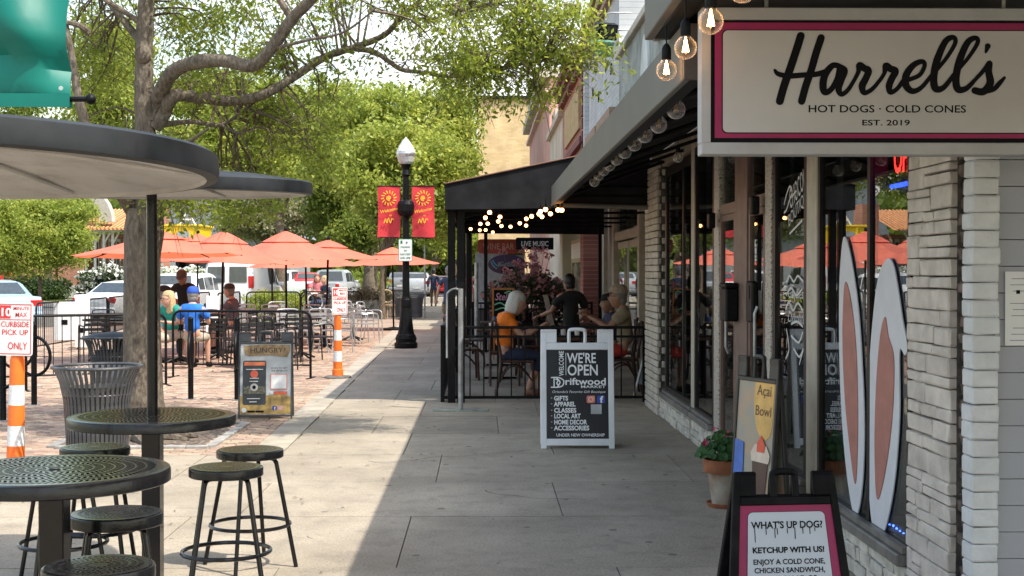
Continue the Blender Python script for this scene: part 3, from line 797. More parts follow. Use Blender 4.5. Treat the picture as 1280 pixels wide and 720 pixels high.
# the nearer, higher canopy
aw2 = empty('flat_canopy', 'dark flat canopy overhead above the pink bordered hanging sign', 'canopy', (.7, 3, 0))
Y2 = 5.9; Z2 = 2.602
o = MB().b2(0, .04, -4.5, Y2 - 3, Z2, Z2 + .26, bev=.004).build('fascia', M_fascia, aw2)
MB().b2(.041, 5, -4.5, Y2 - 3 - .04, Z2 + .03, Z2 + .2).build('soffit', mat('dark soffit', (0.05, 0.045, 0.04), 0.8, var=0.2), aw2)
MB().b2(.041, 5, Y2 - 3.039, Y2 - 3, Z2, Z2 + .26, bev=.004).build('end_fascia', M_fascia, aw2)
MB().b2(.041, .12, -4.5, Y2 - 3.04, Z2 + .0, Z2 + .029).build('trim', M_blackmat, aw2)

# ------------------------------------------------------------------ bulbs
M_bulbglass = glassmat('bulb glass', 2.0, (0.97, 0.97, 0.96), white_mix=.1, rim=.95); M_litglass = glassmat('clear bulb glass', 1.5, (0.97, 0.93, 0.85), rim=.4)  # white mixed into clear globes, mostly at the rim, as painted highlights
M_fil = mat('lit filament', (1, 0.6, 0.2), 0.5, emit=(1.0, 0.5, 0.18), es=16)
M_fil0 = mat('unlit filament', (0.85, 0.55, 0.22), 0.4, var=0.1)
def bulb_parts(lit, drop=.0, r=.0475):
    e = empty('string_bulb', 'x', 'light bulb')
    prof = []
    for k in range(10):
        a = -math.pi / 2 + math.pi * k / 11.5; prof.append((max(1e-6, r * math.cos(a)), r * math.sin(a)))
    prof.append((.019, r * 1.05))
    MB().lathe(prof, n=20).build('globe', M_litglass if lit else M_bulbglass, e, True)
    MB().lathe([(.018, r * .98), (.022, r * 1.1), (.022, r * 2.1), (.015, r * 2.4), (.006, r * 2.6)], n=14).build('socket', M_blackmat, e, True)
    f = MB(); 
    for k in range(6):
        a = k * math.pi / 3
        f.cyl((.004 * math.cos(a), .004 * math.sin(a), r * .7), (.013 * math.cos(a + .6), .013 * math.sin(a + .6), -r * .35), .0022 if lit else .0018, n=5)
    f.cyl((0, 0, r * .95), (0, 0, r * .3), .004, n=6)
    f.build('filament', M_fil if lit else M_fil0, e)
    MB().cyl((0, 0, r * 2.55), (0, 0, r * 2.6 + drop), .004, n=6).build('wire', M_blackmat, e)
    return e
blit = bulb_parts(True, drop=.09); bun = bulb_parts(False, drop=.03)
pos = ['furthest of the three lit globe bulbs, right of the long row', 'middle one of the three lit globe bulbs left of the hanging sign', 'lit globe bulb overlapping the top left corner of the hanging sign']
first = True
for (px, py, Y), lb in zip([(833, 88, 5.5), (857, 60, 4.97), (888.5, 27, 4.43)], pos):
    p = P(px, py, Y)
    b = blit if first else copy_tree(blit); first = False
    b.location = p; b.scale = (.88,) * 3; b['label'] = lb; b['group'] = 'lit bulbs under the near canopy'
# row of unlit bulbs
row = [(845, 137), (823, 156), (806, 169), (793, 180), (781, 190), (770.5, 199), (762, 206.5), (754.5, 213), (748.5, 219), (743, 227)]
first = True
for k, (px, py) in enumerate(row):
    Y = [6.75, 7.45, 8.15, 8.85, 9.5, 10.2, 10.85, 11.4, 11.95, 12.45][k]
    p = P(px, py, Y)
    b = bun if first else copy_tree(bun); first = False
    b.location = p
    nth = ['nearest', 'second', 'third', 'fourth', 'fifth', 'sixth', 'seventh', 'eighth', 'ninth', 'tenth and last'][k]
    b['label'] = 'unlit clear globe bulb under the awning edge, %s%s' % (nth, ' of the row' if k in (0, 9) else ' from the near end')
    b['group'] = 'unlit bulbs in a row under the awning'
wire = []
for k, (px, py) in enumerate(row):
    Y = [6.75, 7.45, 8.15, 8.85, 9.5, 10.2, 10.85, 11.4, 11.95, 12.45][k]; p = P(px, py, Y); wire.append(p + Vector((0, 0, .155)))
    if k < 9: 
        Yn = [6.75, 7.45, 8.15, 8.85, 9.5, 10.2, 10.85, 11.4, 11.95, 12.45][k + 1]; q = P(*row[k + 1], Yn); wire.append((p + q) / 2 + Vector((0, 0, .165)))
tag(MB().tube(wire, .006, 6).build('light_cable', M_blackmat), 'black cable carrying the row of unlit bulbs below the awning', 'cable')
wl_ = [P(833, 88, 5.5) + Vector((0, 0, .185)), P(857, 60, 4.97) + Vector((0, 0, .185)), P(888.5, 27, 4.43) + Vector((0, 0, .185)), P(940, -35, 3.8) + Vector((0, 0, .18))]
tag(MB().tube(catmull(wl_, 5), .007, 6).build('light_cable', M_blackmat), 'black cable strung over the lit bulbs below the near canopy', 'cable')
b = dup(bun, W(847.5, 197, 1.75), label='single unlit bulb hanging by the wall over the furthest shop window', scale=.95)
# top-right edge bulb partly out of frame
b = dup(blit, P(928, -14, 3.95), label='lit bulb cut off by the top edge above the hanging sign', group='lit bulbs under the near canopy')

# ------------------------------------------------------------------ hanging sign
SY = 5.05
p0 = P(877, 193, SY); p1 = P(877, 9, SY)
Hs = p1.z - p0.z; Wd = 470 / F * SY * 1.035
sg = empty('hanging_sign', 'large framed hanging sign with crimson border reading Harrell\'s hot dogs', 'sign', (p0.x, SY, p0.z), R(-0.4))
M_sgframe = mat('white sign frame', (0.45, 0.445, 0.44), 0.55, var=0.05, spec=.3, dirt=.25, dirtcol=(.25, .22, .2), dscale=6)
M_crim = mat('crimson sign border', (0.33, 0.012, 0.09), 0.5, var=0.05)
M_sgface = mat('off white sign face', (0.55, 0.53, 0.51), 0.5, var=0.03, vscale=2, spec=.3, dirt=.15, dirtcol=(.35, .3, .28), dscale=3)
fw = .045
f = MB(); D = .1
f.b2(0, Wd, 0, D, 0, fw, bev=.003); f.b2(0, Wd, 0, D, Hs - fw, Hs, bev=.003); f.b2(0.0, fw * .75, .001, D - .001, fw, Hs - fw); f.b2(Wd - fw * .75, Wd, .001, D - .001, fw, Hs - fw)
f.build('frame', M_sgframe, sg)
MB().b2(fw * .75, Wd - fw * .75, .012, D - .012, fw, Hs - fw).build('backing', M_letblk, sg)
u = Hs / 184.0     # metres per photo pixel on this face
MB().b2(.05, Wd - .05, .007, .011, .062, Hs - .055).build('border_panel', M_crim, sg)
def rrect(mb, x0, x1, z0, z1, r, y, t=.002, seg=6):
    pts = []
    for cx, cz, a0 in ((x1 - r, z1 - r, 0), (x0 + r, z1 - r, 90), (x0 + r, z0 + r, 180), (x1 - r, z0 + r, 270)):
        for k in range(seg + 1):
            a = R(a0 + 90 * k / seg); pts.append((cx + r * math.cos(a), y, cz + r * math.sin(a)))
    mb.prism(pts, (0, t, 0)); return mb
rrect(MB(), .076, Wd - .076, .079, Hs - .082, .02, .0042).build('outline', M_letblk, sg)
rrect(MB(), .0795, Wd - .0795, .0825, Hs - .0855, .018, .0015).build('face_panel', M_sgface, sg)
FI = Matrix.Identity(4)
def sgx(px): return (px - 877) * u * 1.0
def sgz(py): return (193 - py) * u
# script lettering from pen strokes (coordinates read off the photo, crop scale 3.2)
S = 3.2
def C(pts, r): return [(sgx(880 + a / S), sgz(b / S), (c if len(q) > 2 else r) * u / S) for q in pts for a, b, *cc in [q] for c in [cc[0] if cc else r]]
ST = [C([(388, 142), (370, 200), (345, 275), (322, 340), (304, 404)], 16), C([(470, 150), (450, 210), (430, 280), (408, 345), (392, 404)], 15),
      C([(284, 280, 6), (298, 295, 10), (340, 303, 11), (400, 299, 11), (450, 296, 11), (490, 285, 11)], 10),
      C([(540, 262, 11), (515, 262, 12), (485, 300, 15), (478, 346, 15), (487, 369, 12), (512, 355, 11), (535, 314, 11), (546, 268, 12)], 10),
      C([(545, 266, 12), (566, 282, 12), (548, 326, 14), (541, 358, 13), (553, 376, 10), (577, 360, 9), (602, 322, 8), (620, 286, 9), (625, 260, 14), (644, 272, 14), (661, 281, 14), (651, 311, 14), (636, 342, 15), (643, 370, 10), (672, 358, 9), (700, 328, 8), (724, 293, 8), (731, 262, 14), (750, 274, 14), (770, 283, 14), (756, 311, 14), (744, 342, 14), (750, 368, 10), (777, 353, 9), (800, 322, 9)], 10),
      C([(806, 322, 8), (833, 314, 9), (868, 297, 9), (887, 262, 9), (878, 244, 10), (843, 258, 12), (814, 297, 15), (812, 339, 15), (838, 363, 12), (875, 348, 9), (915, 300, 8), (945, 265, 8)], 10),
      C([(925, 290, 8), (975, 230, 8), (1010, 170, 9), (1002, 147, 10), (970, 165, 13), (937, 240, 15), (924, 310, 15), (932, 352, 15), (965, 347, 11), (1010, 290, 8)], 10),
      C([(1010, 290, 8), (1062, 230, 8), (1100, 170, 9), (1092, 149, 10), (1060, 168, 13), (1028, 240, 15), (1014, 310, 15), (1022, 354, 15), (1055, 352, 11), (1090, 318, 8)], 10),
      C([(1090, 318, 8), (1125, 280, 9), (1150, 248, 10), (1146, 285, 14), (1152, 330, 16), (1125, 364, 15), (1090, 360, 14)], 12),
      C([(1120, 368, 8), (1165, 355, 10), (1190, 330, 10), (1210, 308, 6)], 9),
      C([(1142, 182, 12), (1134, 206, 5)], 8)]
stroke([[(a, b, r) for a, b, r in q] for q in ST], .01, M_letblk, sg, FI, d=.0015 - .001, flat=.05, n=8, k=7)
text('HOT DOGS · COLD CONES', 29 * u / S, sg, M_letblk, FI, sgx(880 + 737 / S), sgz(448 / S), bold=.02, width=635 * u / S, d=-.0008)
text('EST. 2019', 22 * u / S, sg, M_letblk, FI, sgx(880 + 732 / S), sgz(500 / S), bold=.02, width=192 * u / S, d=-.0008)
hg = MB()
for xx in (.25, Wd - .3): hg.cyl((xx, D / 2, Hs), (xx, D / 2, Z2 + .03 - p0.z), .008, n=6)
hg.build('hanger', M_galv, sg)

# ------------------------------------------------------------------ things on the front
# bunny ears on the glass
ears = [([(1056, 296), (1063, 320), (1072, 380), (1077, 450), (1080, 530), (1078, 600), (1072, 642), (1066, 640), (1058, 590), (1052, 520), (1049, 440), (1049, 360), (1052, 310)],
         [(1057, 352), (1064, 380), (1070, 440), (1072, 530), (1069, 605), (1062, 560), (1056, 500), (1053, 430), (1054, 375)]),
        ([(1108, 324), (1116, 330), (1122, 360), (1128, 400), (1134, 432), (1131, 444), (1124, 440), (1124, 520), (1118, 600), (1108, 655), (1101, 667), (1090, 655), (1085, 590), (1084, 510), (1089, 420), (1097, 350)],
         [(1106, 396), (1110, 420), (1117, 450), (1115, 520), (1106, 590), (1096, 624), (1093, 560), (1095, 480), (1100, 420)])]
M_earw = mat('white vinyl', (0.66, 0.68, 0.73), 0.5, var=0.03); M_earp = mat('dusty pink vinyl', (0.42, 0.17, 0.14), 0.5, var=0.08)
for k, (oo, ii) in enumerate(ears):
    base_ = W(oo[6][0], 660, GL - .012)
    e = empty('bunny_ear_cutout', ['tall white bunny ear with pink middle on the window, further one', 'white bunny ear with bent tip beside the stone column'][k], 'window decoration', (GL - .012, base_.y, 0), group='bunny ears on the shop window')
    pts = [W(x, y, GL - .012) - Vector((GL - .012, base_.y, 0)) for x, y in catmull2(oo)] if False else None
    c1 = catmull([(W(x, y, GL - .012).y - base_.y, W(x, y, GL - .012).z, 0) for x, y in oo], 5, True)
    MB().prism([(0, q.x, q.y) for q in c1], (.006, 0, 0)).build('ear', M_earw, e)
    c2 = catmull([(W(x, y, GL - .016).y - base_.y, W(x, y, GL - .016).z, 0) for x, y in ii], 5, True)
    MB().prism([(-.004, q.x, q.y) for q in c2], (.003, 0, 0)).build('inner_ear', M_earp, e)
# blue LED string round the ears / sill
M_led = mat('blue led', (0.05, 0.1, 0.9), 0.4, emit=(0.06, 0.16, 1.0), es=6)
pts = [(1030, 618), (1040, 640), (1052, 646), (1062, 655), (1078, 662), (1096, 672), (1112, 660), (1125, 668), (1137, 676)]
lp = catmull([W(x, y - 4, GL + .06) for x, y in pts], 6)
mb = MB(); 
for q in lp[::2]: mb.ball(q, .0065, 6, 4)
tag(mb.build('blue_light_string', M_led), 'string of tiny blue lights lying inside the window behind the ears', 'string lights')
# OPEN neon
nx_ = GL + .1
pn = W(1116, 221, nx_); pm = W(1150, 190, nx_)
ne = empty('open_sign', 'lit red OPEN sign with blue border inside the window', 'neon sign', (nx_, 0, 0))
M_neonr = mat('red neon', (1, .05, .03), .4, emit=(1.0, 0.03, 0.02), es=4); M_neonb = mat('blue neon', (.05, .15, 1), .4, emit=(0.03, 0.08, 1.0), es=3)
FR = Matrix(((0, -1, 0, 0), (-1, 0, 0, 0), (0, 0, 1, 0), (0, 0, 0, 1)))
# frame x axis -> -Y world ( reading left to right from the street looking +X is -Y ... ), reader on -X side
FR = Matrix(((0, 1, 0, 0), (-1, 0, 0, 0), (0, 0, 1, 0), (0, 0, 0, 1)))
yn0 = W(1118, 210, nx_).y; zn = W(1118, 212, nx_).z
text('OPEN', .15, ne, M_neonr, FR, -yn0, zn - .02, align='LEFT', bold=.03, width=.44)
stroke([[(-yn0 - .03, zn - .085), (-yn0 + .5, zn - .085)]], .012, M_neonb, ne, FR, name='border_tube', smooth=False, flat=1)
stroke([[(-yn0 - .03, zn + .18), (-yn0 + .5, zn + .18)]], .012, M_neonb, ne, FR, name='border_tube', smooth=False, flat=1)
MB().b2(.03, .05, yn0 - .52, yn0 + .05, zn - .12, zn + .24).build('backing', M_blackmat, ne)
# writing on the further window
M_vin = mat('white window lettering', (0.62, 0.62, 0.62), 0.6, var=0.02)
ya1 = Yat(986)
gx = GL - .004
def wtext(s, px, py, h, w, **k):
    q = W(px, py, gx); F_ = Matrix.Translation((gx - WX, 0 - 10, 0)) @ FR
    return text(s, h, w_text, M_vin, F_, -q.y, q.z, align='LEFT', width=w, d=.002, **k)
wtext('CHOCOLATE', 988, 262, .13, .62, bold=.01, rot=R(-16)); wtext('BOUTIQUE', 986, 284, .08, .58, rot=R(-16))
F_ = Matrix.Translation((gx - WX, 0 - 10, 0)) @ FR
def wp(px, py): q = W(px, py, gx); return (-q.y, q.z)
stroke([[wp(981, 255), wp(984, 243), wp(988, 233), wp(991, 240), wp(987, 252), wp(984, 262), wp(981, 266)], [wp(990, 246), wp(996, 239)], [wp(988, 292), wp(1003, 276)],
        [wp(984, 352), wp(988, 345), wp(993, 352), wp(998, 345), wp(1004, 351)], [wp(984, 368), wp(990, 360), wp(996, 369), wp(1003, 362)],
        [wp(983, 386), wp(987, 378), wp(992, 388), wp(998, 379), wp(1004, 388)], [wp(990, 405), wp(997, 402), wp(1004, 408)], [wp(990, 420), wp(999, 428), wp(1004, 416)],
        [wp(993, 436), wp(1000, 446), wp(1005, 436), wp(1000, 455)], [wp(984, 412), wp(987, 436), wp(983, 448)]], .009, M_vin, w_text, F_, n=6, k=6)
wtext('Chocolates', 985, 402, .07, .5, shear=.3); wtext('Candies', 985, 372, .07, .42, shear=.2)
# mailbox by the doors
y_m = Yat(921)
tag(MB().box((WX - .06, y_m, 1.34), (.1, .26, .26), bev=.012).b2(WX - .115, WX - .01, y_m - .14, y_m + .14, 1.471, 1.51, bev=.01).build('mailbox', M_black), 'black wall mailbox between the two glass doors', 'mailbox')
y_m = Yat(947)
tag(MB().box((WX - .04, y_m, 1.38), (.05, .22, .3), bev=.012).b2(WX - .07, WX - .0651, y_m - .05, y_m + .05, 1.4, 1.5).build('notice_box', M_black), 'black notice box hung beside the nearer glass door', 'box')
# notices on the siding
pa = empty('paper_notice', 'white printed notices taped one above another on the grey siding', 'notice', P(1256, 432, YP - .055))
ww = .2; hh = .3
MB().b2(0, ww, -.002, .0, 0, hh).build('sheet', M_whitep, pa)
for k in range(11):
    z = .02 + k * .025
    if k % 4 == 3: continue
    MB().b2(.02 + (k % 3) * .006, ww - .02, -.0035, -.0022, z, z + .0025).build('printed_line', mat('grey print', (0.2, 0.2, 0.22), .6), pa)
MB().b2(.045, .06, -.0035, -.0022, .21, .225).build('printed_line', M_letblk, pa)
# ================================================================== BUILDINGS BEYOND
M_ybrick = brickmat('buff brick', (0.6, 0.42, 0.21), (0.68, 0.5, 0.28), (0.5, 0.38, 0.24), .3, .1, axis='XZ')
M_wbr = brickmat('white painted brick far', (0.5, 0.52, 0.53), (0.56, 0.57, 0.58), (0.4, 0.42, 0.43), .3, .09, axis='YZ')
M_rbr = brickmat('red brick', (0.33, 0.11, 0.08), (0.42, 0.17, 0.12), (0.4, 0.3, 0.26), .3, .09, axis='YZ')
M_pink = mat('pink stucco', (0.55, 0.3, 0.25), 0.9, var=0.1, vscale=1)
M_buff = mat('buff stucco', (0.5, 0.45, 0.36), 0.9, var=0.1, vscale=1)
M_tan = mat('tan board', (0.45, 0.33, 0.16), .8)
M_dark = mat('dark glass', (0.04, 0.045, 0.05), 0.08, var=0.1, spec=.8)
def bld(name, label, x0, y0, y1, h, m, depth=9, z0=-.1):
    e = empty(name, label, 'building', (x0, (y0 + y1) / 2, 0))
    MB().b2(0, depth, y0 - e.location.y, y1 - e.location.y, z0, h).build('wall', m, e)
    return e
def lb(e, x0, x1, y0, y1, z0, z1, name, m, **k):
    L = e.location; return MB().b2(x0 - L.x, x1 - L.x, y0 - L.y, y1 - L.y, z0, z1, **k).build(name, m, e)
BX = 2.25
b1 = bld('white_brick_building', 'two storey white painted brick building beyond the grey stucco shopfront', BX - .15, 21.02, 27.3, 6.4, M_wbr, z0=3.41)
for z in (6.0, 6.15, 6.3):
    lb(b1, BX - .25 - (z - 6) * .3, BX - .151, 21.0, 27.35, z, z + .09, 'cornice_band', mat('brown brick trim', (0.35, 0.24, 0.17), .8))
lb(b1, BX - .24, BX - .152, 27.0, 27.32, 3.42, 6.0, 'pilaster', M_wbr)
for (y0, y1) in ((21.6, 23.9), (24.4, 26.6)):
    w = lb(b1, BX - .2, BX - .151, y0, y1, 3.42, 4.05, 'window', mat('cream window frame', (0.5, 0.42, 0.28), .6))
    w2 = lb(b1, BX - .21, BX - .202, y0 + .12, y1 - .12, 3.5, 3.95, 'pane', M_dark); w2.parent = w
    lb(b1, BX - .26, BX - .151, y0 - .1, y1 + .1, 4.06, 4.2, 'lintel', MATS['brown brick trim'])
for k, (y, z) in enumerate(((22.2, 4.9), (23.8, 5.3), (24.6, 4.75), (25.9, 5.0))):
    o = MB().tube([(BX - .16, y - .08, z - .08), (BX - .165, y + .08, z + .08)], .012, 5); o.tube([(BX - .16, y + .08, z - .08), (BX - .165, y - .08, z + .08)], .012, 5)
    o.v = [(v[0] - b1.location.x, v[1] - b1.location.y, v[2]) for v in o.v]; o.build('anchor_plate', M_blackmat, b1)
b2_ = bld('red_brick_building', 'red brick storefront building with stepped cornice between white and cream neighbours', BX - .2, 27.4, 35, 6.1, M_rbr, z0=3.41)
for z, p in ((5.75, .12), (5.9, .2), (6.05, .28)): lb(b2_, BX - .2 - p, BX - .201, 27.4, 35.05, z, z + .12, 'cornice_band', mat('dark red brick', (0.2, 0.07, 0.06), .8))
lb(b2_, BX - .25, BX - .201, 28.6, 33.5, 4.6, 5.5, 'tan_panel', M_tan)
lb(b2_, BX - .3, BX - .201, 27.6, 34.5, 4.2, 4.35, 'belt_course', MATS['dark red brick'])
for k in range(10):
    lb(b2_, BX - .26, BX - .201, 27.42, 27.8 if k % 2 else 27.62, 3.45 + k * .26, 3.45 + k * .26 + .2, 'quoin', MATS['dark red brick'])
b3 = bld('cream_building', 'narrow cream stucco building with small scrolled parapet', BX - .2, 35.1, 42, 5.6, M_buff)
lb(b3, BX - .32, BX - .15, 35.1, 42, 5.6, 5.75, 'coping', M_buff); lb(b3, BX - .26, BX - .15, 37.6, 39.5, 5.75, 6.1, 'parapet_block', M_buff)
b4 = bld('pink_building', 'pink stucco building with pale cornice near the buff brick gable', BX - .2, 42.1, 60, 7.6, M_pink)
lb(b4, BX - .5, BX + 6, 42.0, 60, 7.6, 7.9, 'cornice', MATS['buff stucco']); lb(b4, BX - .35, BX + 6, 42.03, 60, 7.1, 7.25, 'cornice_band', mat('pale pink trim', (0.62, 0.42, 0.36), .8))
lb(b4, BX - .4, BX + .6, 48, 52, 7.9, 8.6, 'parapet_block', M_pink)
yb = empty('buff_brick_building', 'tall buff brick building with plain side wall catching the sun', 'building', (XZ(598, 75), 75, 0))
MB().b2(0, 14, 0, 10, -.1, ZH(124, 75)).build('wall', M_ybrick, yb)
MB().b2(-.15, 14.1, -.15, 10, ZH(124, 75) + .001, ZH(124, 75) + .18).build('coping', M_blackmat, yb)
for k in range(5): MB().b2(1 + k * 2.2, 2 + k * 2.2, -.03, -.001, 1.0, 3.0).build('window', M_dark, yb)
for Y, h, n_, c in ((86, 6.5, 'row_building', (0.4, 0.3, 0.24)), (100, 8, 'row_building', (0.45, 0.42, 0.36)), (118, 6, 'row_building', (0.3, 0.16, 0.12))):
    e = empty(n_, {86: 'low tan row building just past the buff brick gable', 100: 'taller grey cream row building further down the street', 118: 'last dark red row building down the street'}[Y], 'building', (1.2, Y, 0), group='far buildings down the street')
    MB().b2(0, 10, 0, 13, -.1, h).build('wall', mat('far wall %d' % Y, c, .9), e)
    for k in range(4): MB().b2(-.03, -.001, 1 + k * 3, 3 + k * 3, 0.5, 2.6).build('window', M_dark, e)

# wall of the building behind the patio
pt = empty('patio_building', 'brown walled restaurant front behind the fenced patio', 'building', (2.5, 22, 0))
def pbx(x0, x1, y0, y1, z0, z1, n_, m, **k): return MB().b2(x0 - 2.5, x1 - 2.5, y0 - 22, y1 - 22, z0, z1, **k).build(n_, m, pt)
pbx(2.5, 2.8, 16.3, 20.9, 0, 2.9, 'wall', mat('brown stucco', (0.3, 0.235, 0.18), .9, var=.06, vscale=2)); pbx(2.5, 2.8, 25.3, 27.8, 0, 2.9, 'wall', MATS['brown stucco'])
pbx(2.49, 2.8, 27.8, 34, 0, 2.9, 'wall', MATS['brown stucco']); pbx(2.52, 2.8, 16.3, 34, 2.9, 3.4, 'wall', MATS['brown stucco'])
pbx(2.42, 2.7, 27.3, 27.6, 0, 2.95, 'pilaster', M_cream)
pbx(2.4, 2.499, 25.0, 25.35, 0, 2.9, 'pilaster', M_cream); pbx(2.4, 2.6, 20.9, 21.15, 0, 2.9, 'door_jamb', M_cream); pbx(2.42, 2.5, 21.15, 25.0, 2.15, 2.3, 'door_head', M_cream)
for y0 in (21.2, 23.1):
    w = pbx(2.47, 2.52, y0, y0 + 1.8, .1, 2.12, 'glass_door', M_cream); g = pbx(2.455, 2.462, y0 + .15, y0 + 1.65, .3, 2.0, 'pane', M_glass); g.parent = w
    t = pbx(2.455, 2.462, y0, y0 + 1.8, 2.33, 2.88, 'transom_pane', mat('dim green glass', (0.06, 0.08, 0.075), .1))
    cu = MB()
    for k in range(9): cu.b2(.12 + .03 * (k % 2), .15 + .03 * (k % 2), y0 - 22 + .2 + k * .16, y0 - 22 + .34 + k * .16, .25, 2.05)
    cu.build('curtain', mat('pale curtain', (0.4, 0.38, 0.34), .9), pt)
pbx(3.2, 3.3, 21, 25.2, 0, 2.9, 'interior_wall', M_int)
pbx(2.2, 2.49, 29.5, 33.9, 0, 2.35, 'shop_door_front', mat('yellow cream shopfront', (0.55, 0.48, 0.33), .7)); pbx(2.16, 2.199, 30, 33.3, 1.9, 2.25, 'fanlight', M_whitep)
for k in range(3): pbx(2.17, 2.199, 30.1 + k * 1.15, 31.0 + k * 1.15, .5, 1.8, 'pane', M_glass)
pbx(2.1, 2.42, 28.5, 29.4, 0, 2.9, 'brick_pier', M_rbr)

# ================================================================== BLACK PATIO CANOPY
CY0, CY1 = 16.2, 27.0
cn = empty('patio_canopy', 'black fabric patio canopy on posts with scalloped back valance', 'canopy', (-.457, CY0, 0))
cx = -.457
def cb(v): return (v[0] - cx, v[1] - CY0, v[2])
zl, zb = 2.64, 2.335
zr = zl + (2.5 - cx) * .21
M_dapfab = M_blackfab
mb = MB(); mb.prism([cb((cx, CY0, zb)), cb((cx, CY0, zl)), cb((2.5, CY0, zr)), cb((2.5, CY0, zb + .04))], (0, .02, 0)); mb.build('front_panel', M_dapfab, cn)
mb = MB()
n_ = 16
for k in range(n_ + 1):
    y = CY0 + .021 + (CY1 - CY0 - .04) * k / n_; s = -.03 * (k % 2)
    mb.v += [cb((cx, y, zb)), cb((cx, y, zl)), cb(((cx + 2.5) / 2, y, (zl + zr) / 2 + s)), cb((2.49, y, zr))]
for k in range(n_):
    for q in range(3): a = k * 4 + q; mb.f.append((a, a + 1, a + 5, a + 4)); mb.mi.append(0)
mb.build('top_fabric', M_blackfab, cn)
mb = MB(); mb.prism([cb((cx, CY1, 2.35)), cb((cx, CY1, zl)), cb((2.4, CY1, zr)), cb((2.4, CY1, 2.33))], (0, -.015, 0)); mb.build('back_panel', M_blackfab, cn)
mb = MB(); mb.tube([cb((cx, CY0 - .012, zl)), cb((2.5, CY0 - .012, zr))], .010, 6); mb.build('piping', mat('faded brown piping', (0.2, 0.1, 0.07), .7), cn)
for (x, y, w) in ((-.385, 16.55, .09), (-.27, 16.55, .09), (.05, 26.8, .07), (-.38, 26.8, .07), (-.38, 21.5, .07), (2.3, 26.8, .06)):
    MB().b2(x - w / 2 - cx, x + w / 2 - cx, y - w / 2 - CY0, y + w / 2 - CY0, 0, 2.4 if y < 20 else 2.5, bev=.004).build('post', M_black, cn)
for y in (17.5, 19.5, 21.5, 23.5, 25.5):
    MB().tube([cb((cx + .02, y, 2.42)), cb((2.45, y, 2.44))], .02, 6).build('cross_bar', M_blackmat, cn)
MB().tube([cb((cx + .03, CY0 + .03, 2.38)), cb((cx + .03, CY1 - .03, 2.38))], .02, 6).build('side_rail', M_blackmat, cn)
# small lit bulbs beneath it
lights = [(183, 213), (229, 189), (226, 219), (253, 160), (254, 218), (264, 188), (273, 135), (288, 229), (314, 177), (322, 156), (329, 199), (372, 202), (416, 186), (447, 165), (446, 197), (472, 153), (514, 130), (507, 142), (521, 155), (538, 121), (561, 141), (597, 123), (615, 124)]
M_warm = mat('warm lit globe', (1, .6, .3), .4, emit=(1.0, 0.42, 0.13), es=7)
pb = None
ORD = 'first second third fourth fifth sixth seventh eighth ninth tenth eleventh twelfth thirteenth fourteenth fifteenth sixteenth seventeenth eighteenth nineteenth twentieth twenty-first twenty-second twenty-third'.split()
for k, (a, b) in enumerate(sorted(lights)):
    px, py = 540 + a / 3.79, 230 + b / 3.79
    d = ray(px, py); t = (2.30 - 1.6) / d.z; p = EYE + d * t
    if pb is None:
        pb = empty('patio_bulb', 'small warm lit bulbs strung under the black patio canopy', 'light bulb', p, group='lit bulbs under the patio canopy')
        MB().ball((0, 0, 0), .026, 10, 8).build('globe', M_warm, pb, True); MB().lathe([(.012, .02), (.014, .06), (.006, .075), (.003, .13)], n=8).build('socket', M_blackmat, pb)
    else:
        c = copy_tree(pb); c.location = p
    (pb if k == 0 else c)['label'] = 'small warm lit bulb under the black patio canopy, %s counted from the left' % ORD[k]
fa = empty('dark_awning', 'dark flat awning beyond the patio canopy over the hanging signs', 'awning', (0, 28, 0))
MB().b2(-.35, 2.3, .2, 8.5, 2.62, 2.68).build('top_fabric', M_blackfab, fa); MB().b2(-.38, -.351, .2, 8.5, 2.42, 2.7).build('valance', mat('grey blue canvas', (.16, .19, .22), .8), fa)
for y in (.3, 4.3, 8.4): MB().tube([(-.33, y, 0), (-.33, y, 2.6)], .03, 8).build('post', M_black, fa)
# ================================================================== PATIO RAILINGS
def railing(p0, p1, h, label, name='patio_railing', gap=.12, lower=.04, mid=.115, group=None, posts=None, feet=True, bar=.008, cat='railing'):
    p0, p1 = Vector(p0), Vector(p1); L = (p1 - p0).length; e = empty(name, label, cat, p0, math.atan2(p1.y - p0.y, p1.x - p0.x), group)
    MB().b2(0, L, -.02, .02, h - .035, h, bev=.003).build('top_rail', M_black, e)
    if mid: MB().b2(.01, L - .01, -.012, .012, h - mid - .03, h - mid).build('mid_rail', M_black, e)
    MB().b2(.01, L - .01, -.014, .014, lower, lower + .035).build('bottom_rail', M_black, e)
    mm = None; n_ = max(1, round(L / gap))
    for k in range(1, n_):
        if mm is None: mm = MB().b2(-bar, bar, -bar, bar, lower + .03, h - .03).mesh('bar', M_black)
        link('baluster', mm, e, (L * k / n_, 0, 0))
    for x in (posts or (0, L)):
        MB().b2(x - .022, x + .022, -.022, .022, 0, h + .01, bev=.003).build('post', M_black, e)
    return e
RY = 16.62
r1 = railing((XZ(553, RY), RY, 0), (XZ(811, RY), RY, 0), .93, 'black metal railing across the near end of the patio', gap=.165, posts=(0, .12, 1.35, 2.47), mid=.115)
railing((-.5, RY + .03, 0), (-.5, 26.9, 0), .93, 'black side railing running away from the near railing along the patio', gap=.165)
railing((-.2, 26.3, 0), (2.1, 26.3, 0), 1.0, 'far black railing in front of the flower planter', gap=.15, mid=.115)
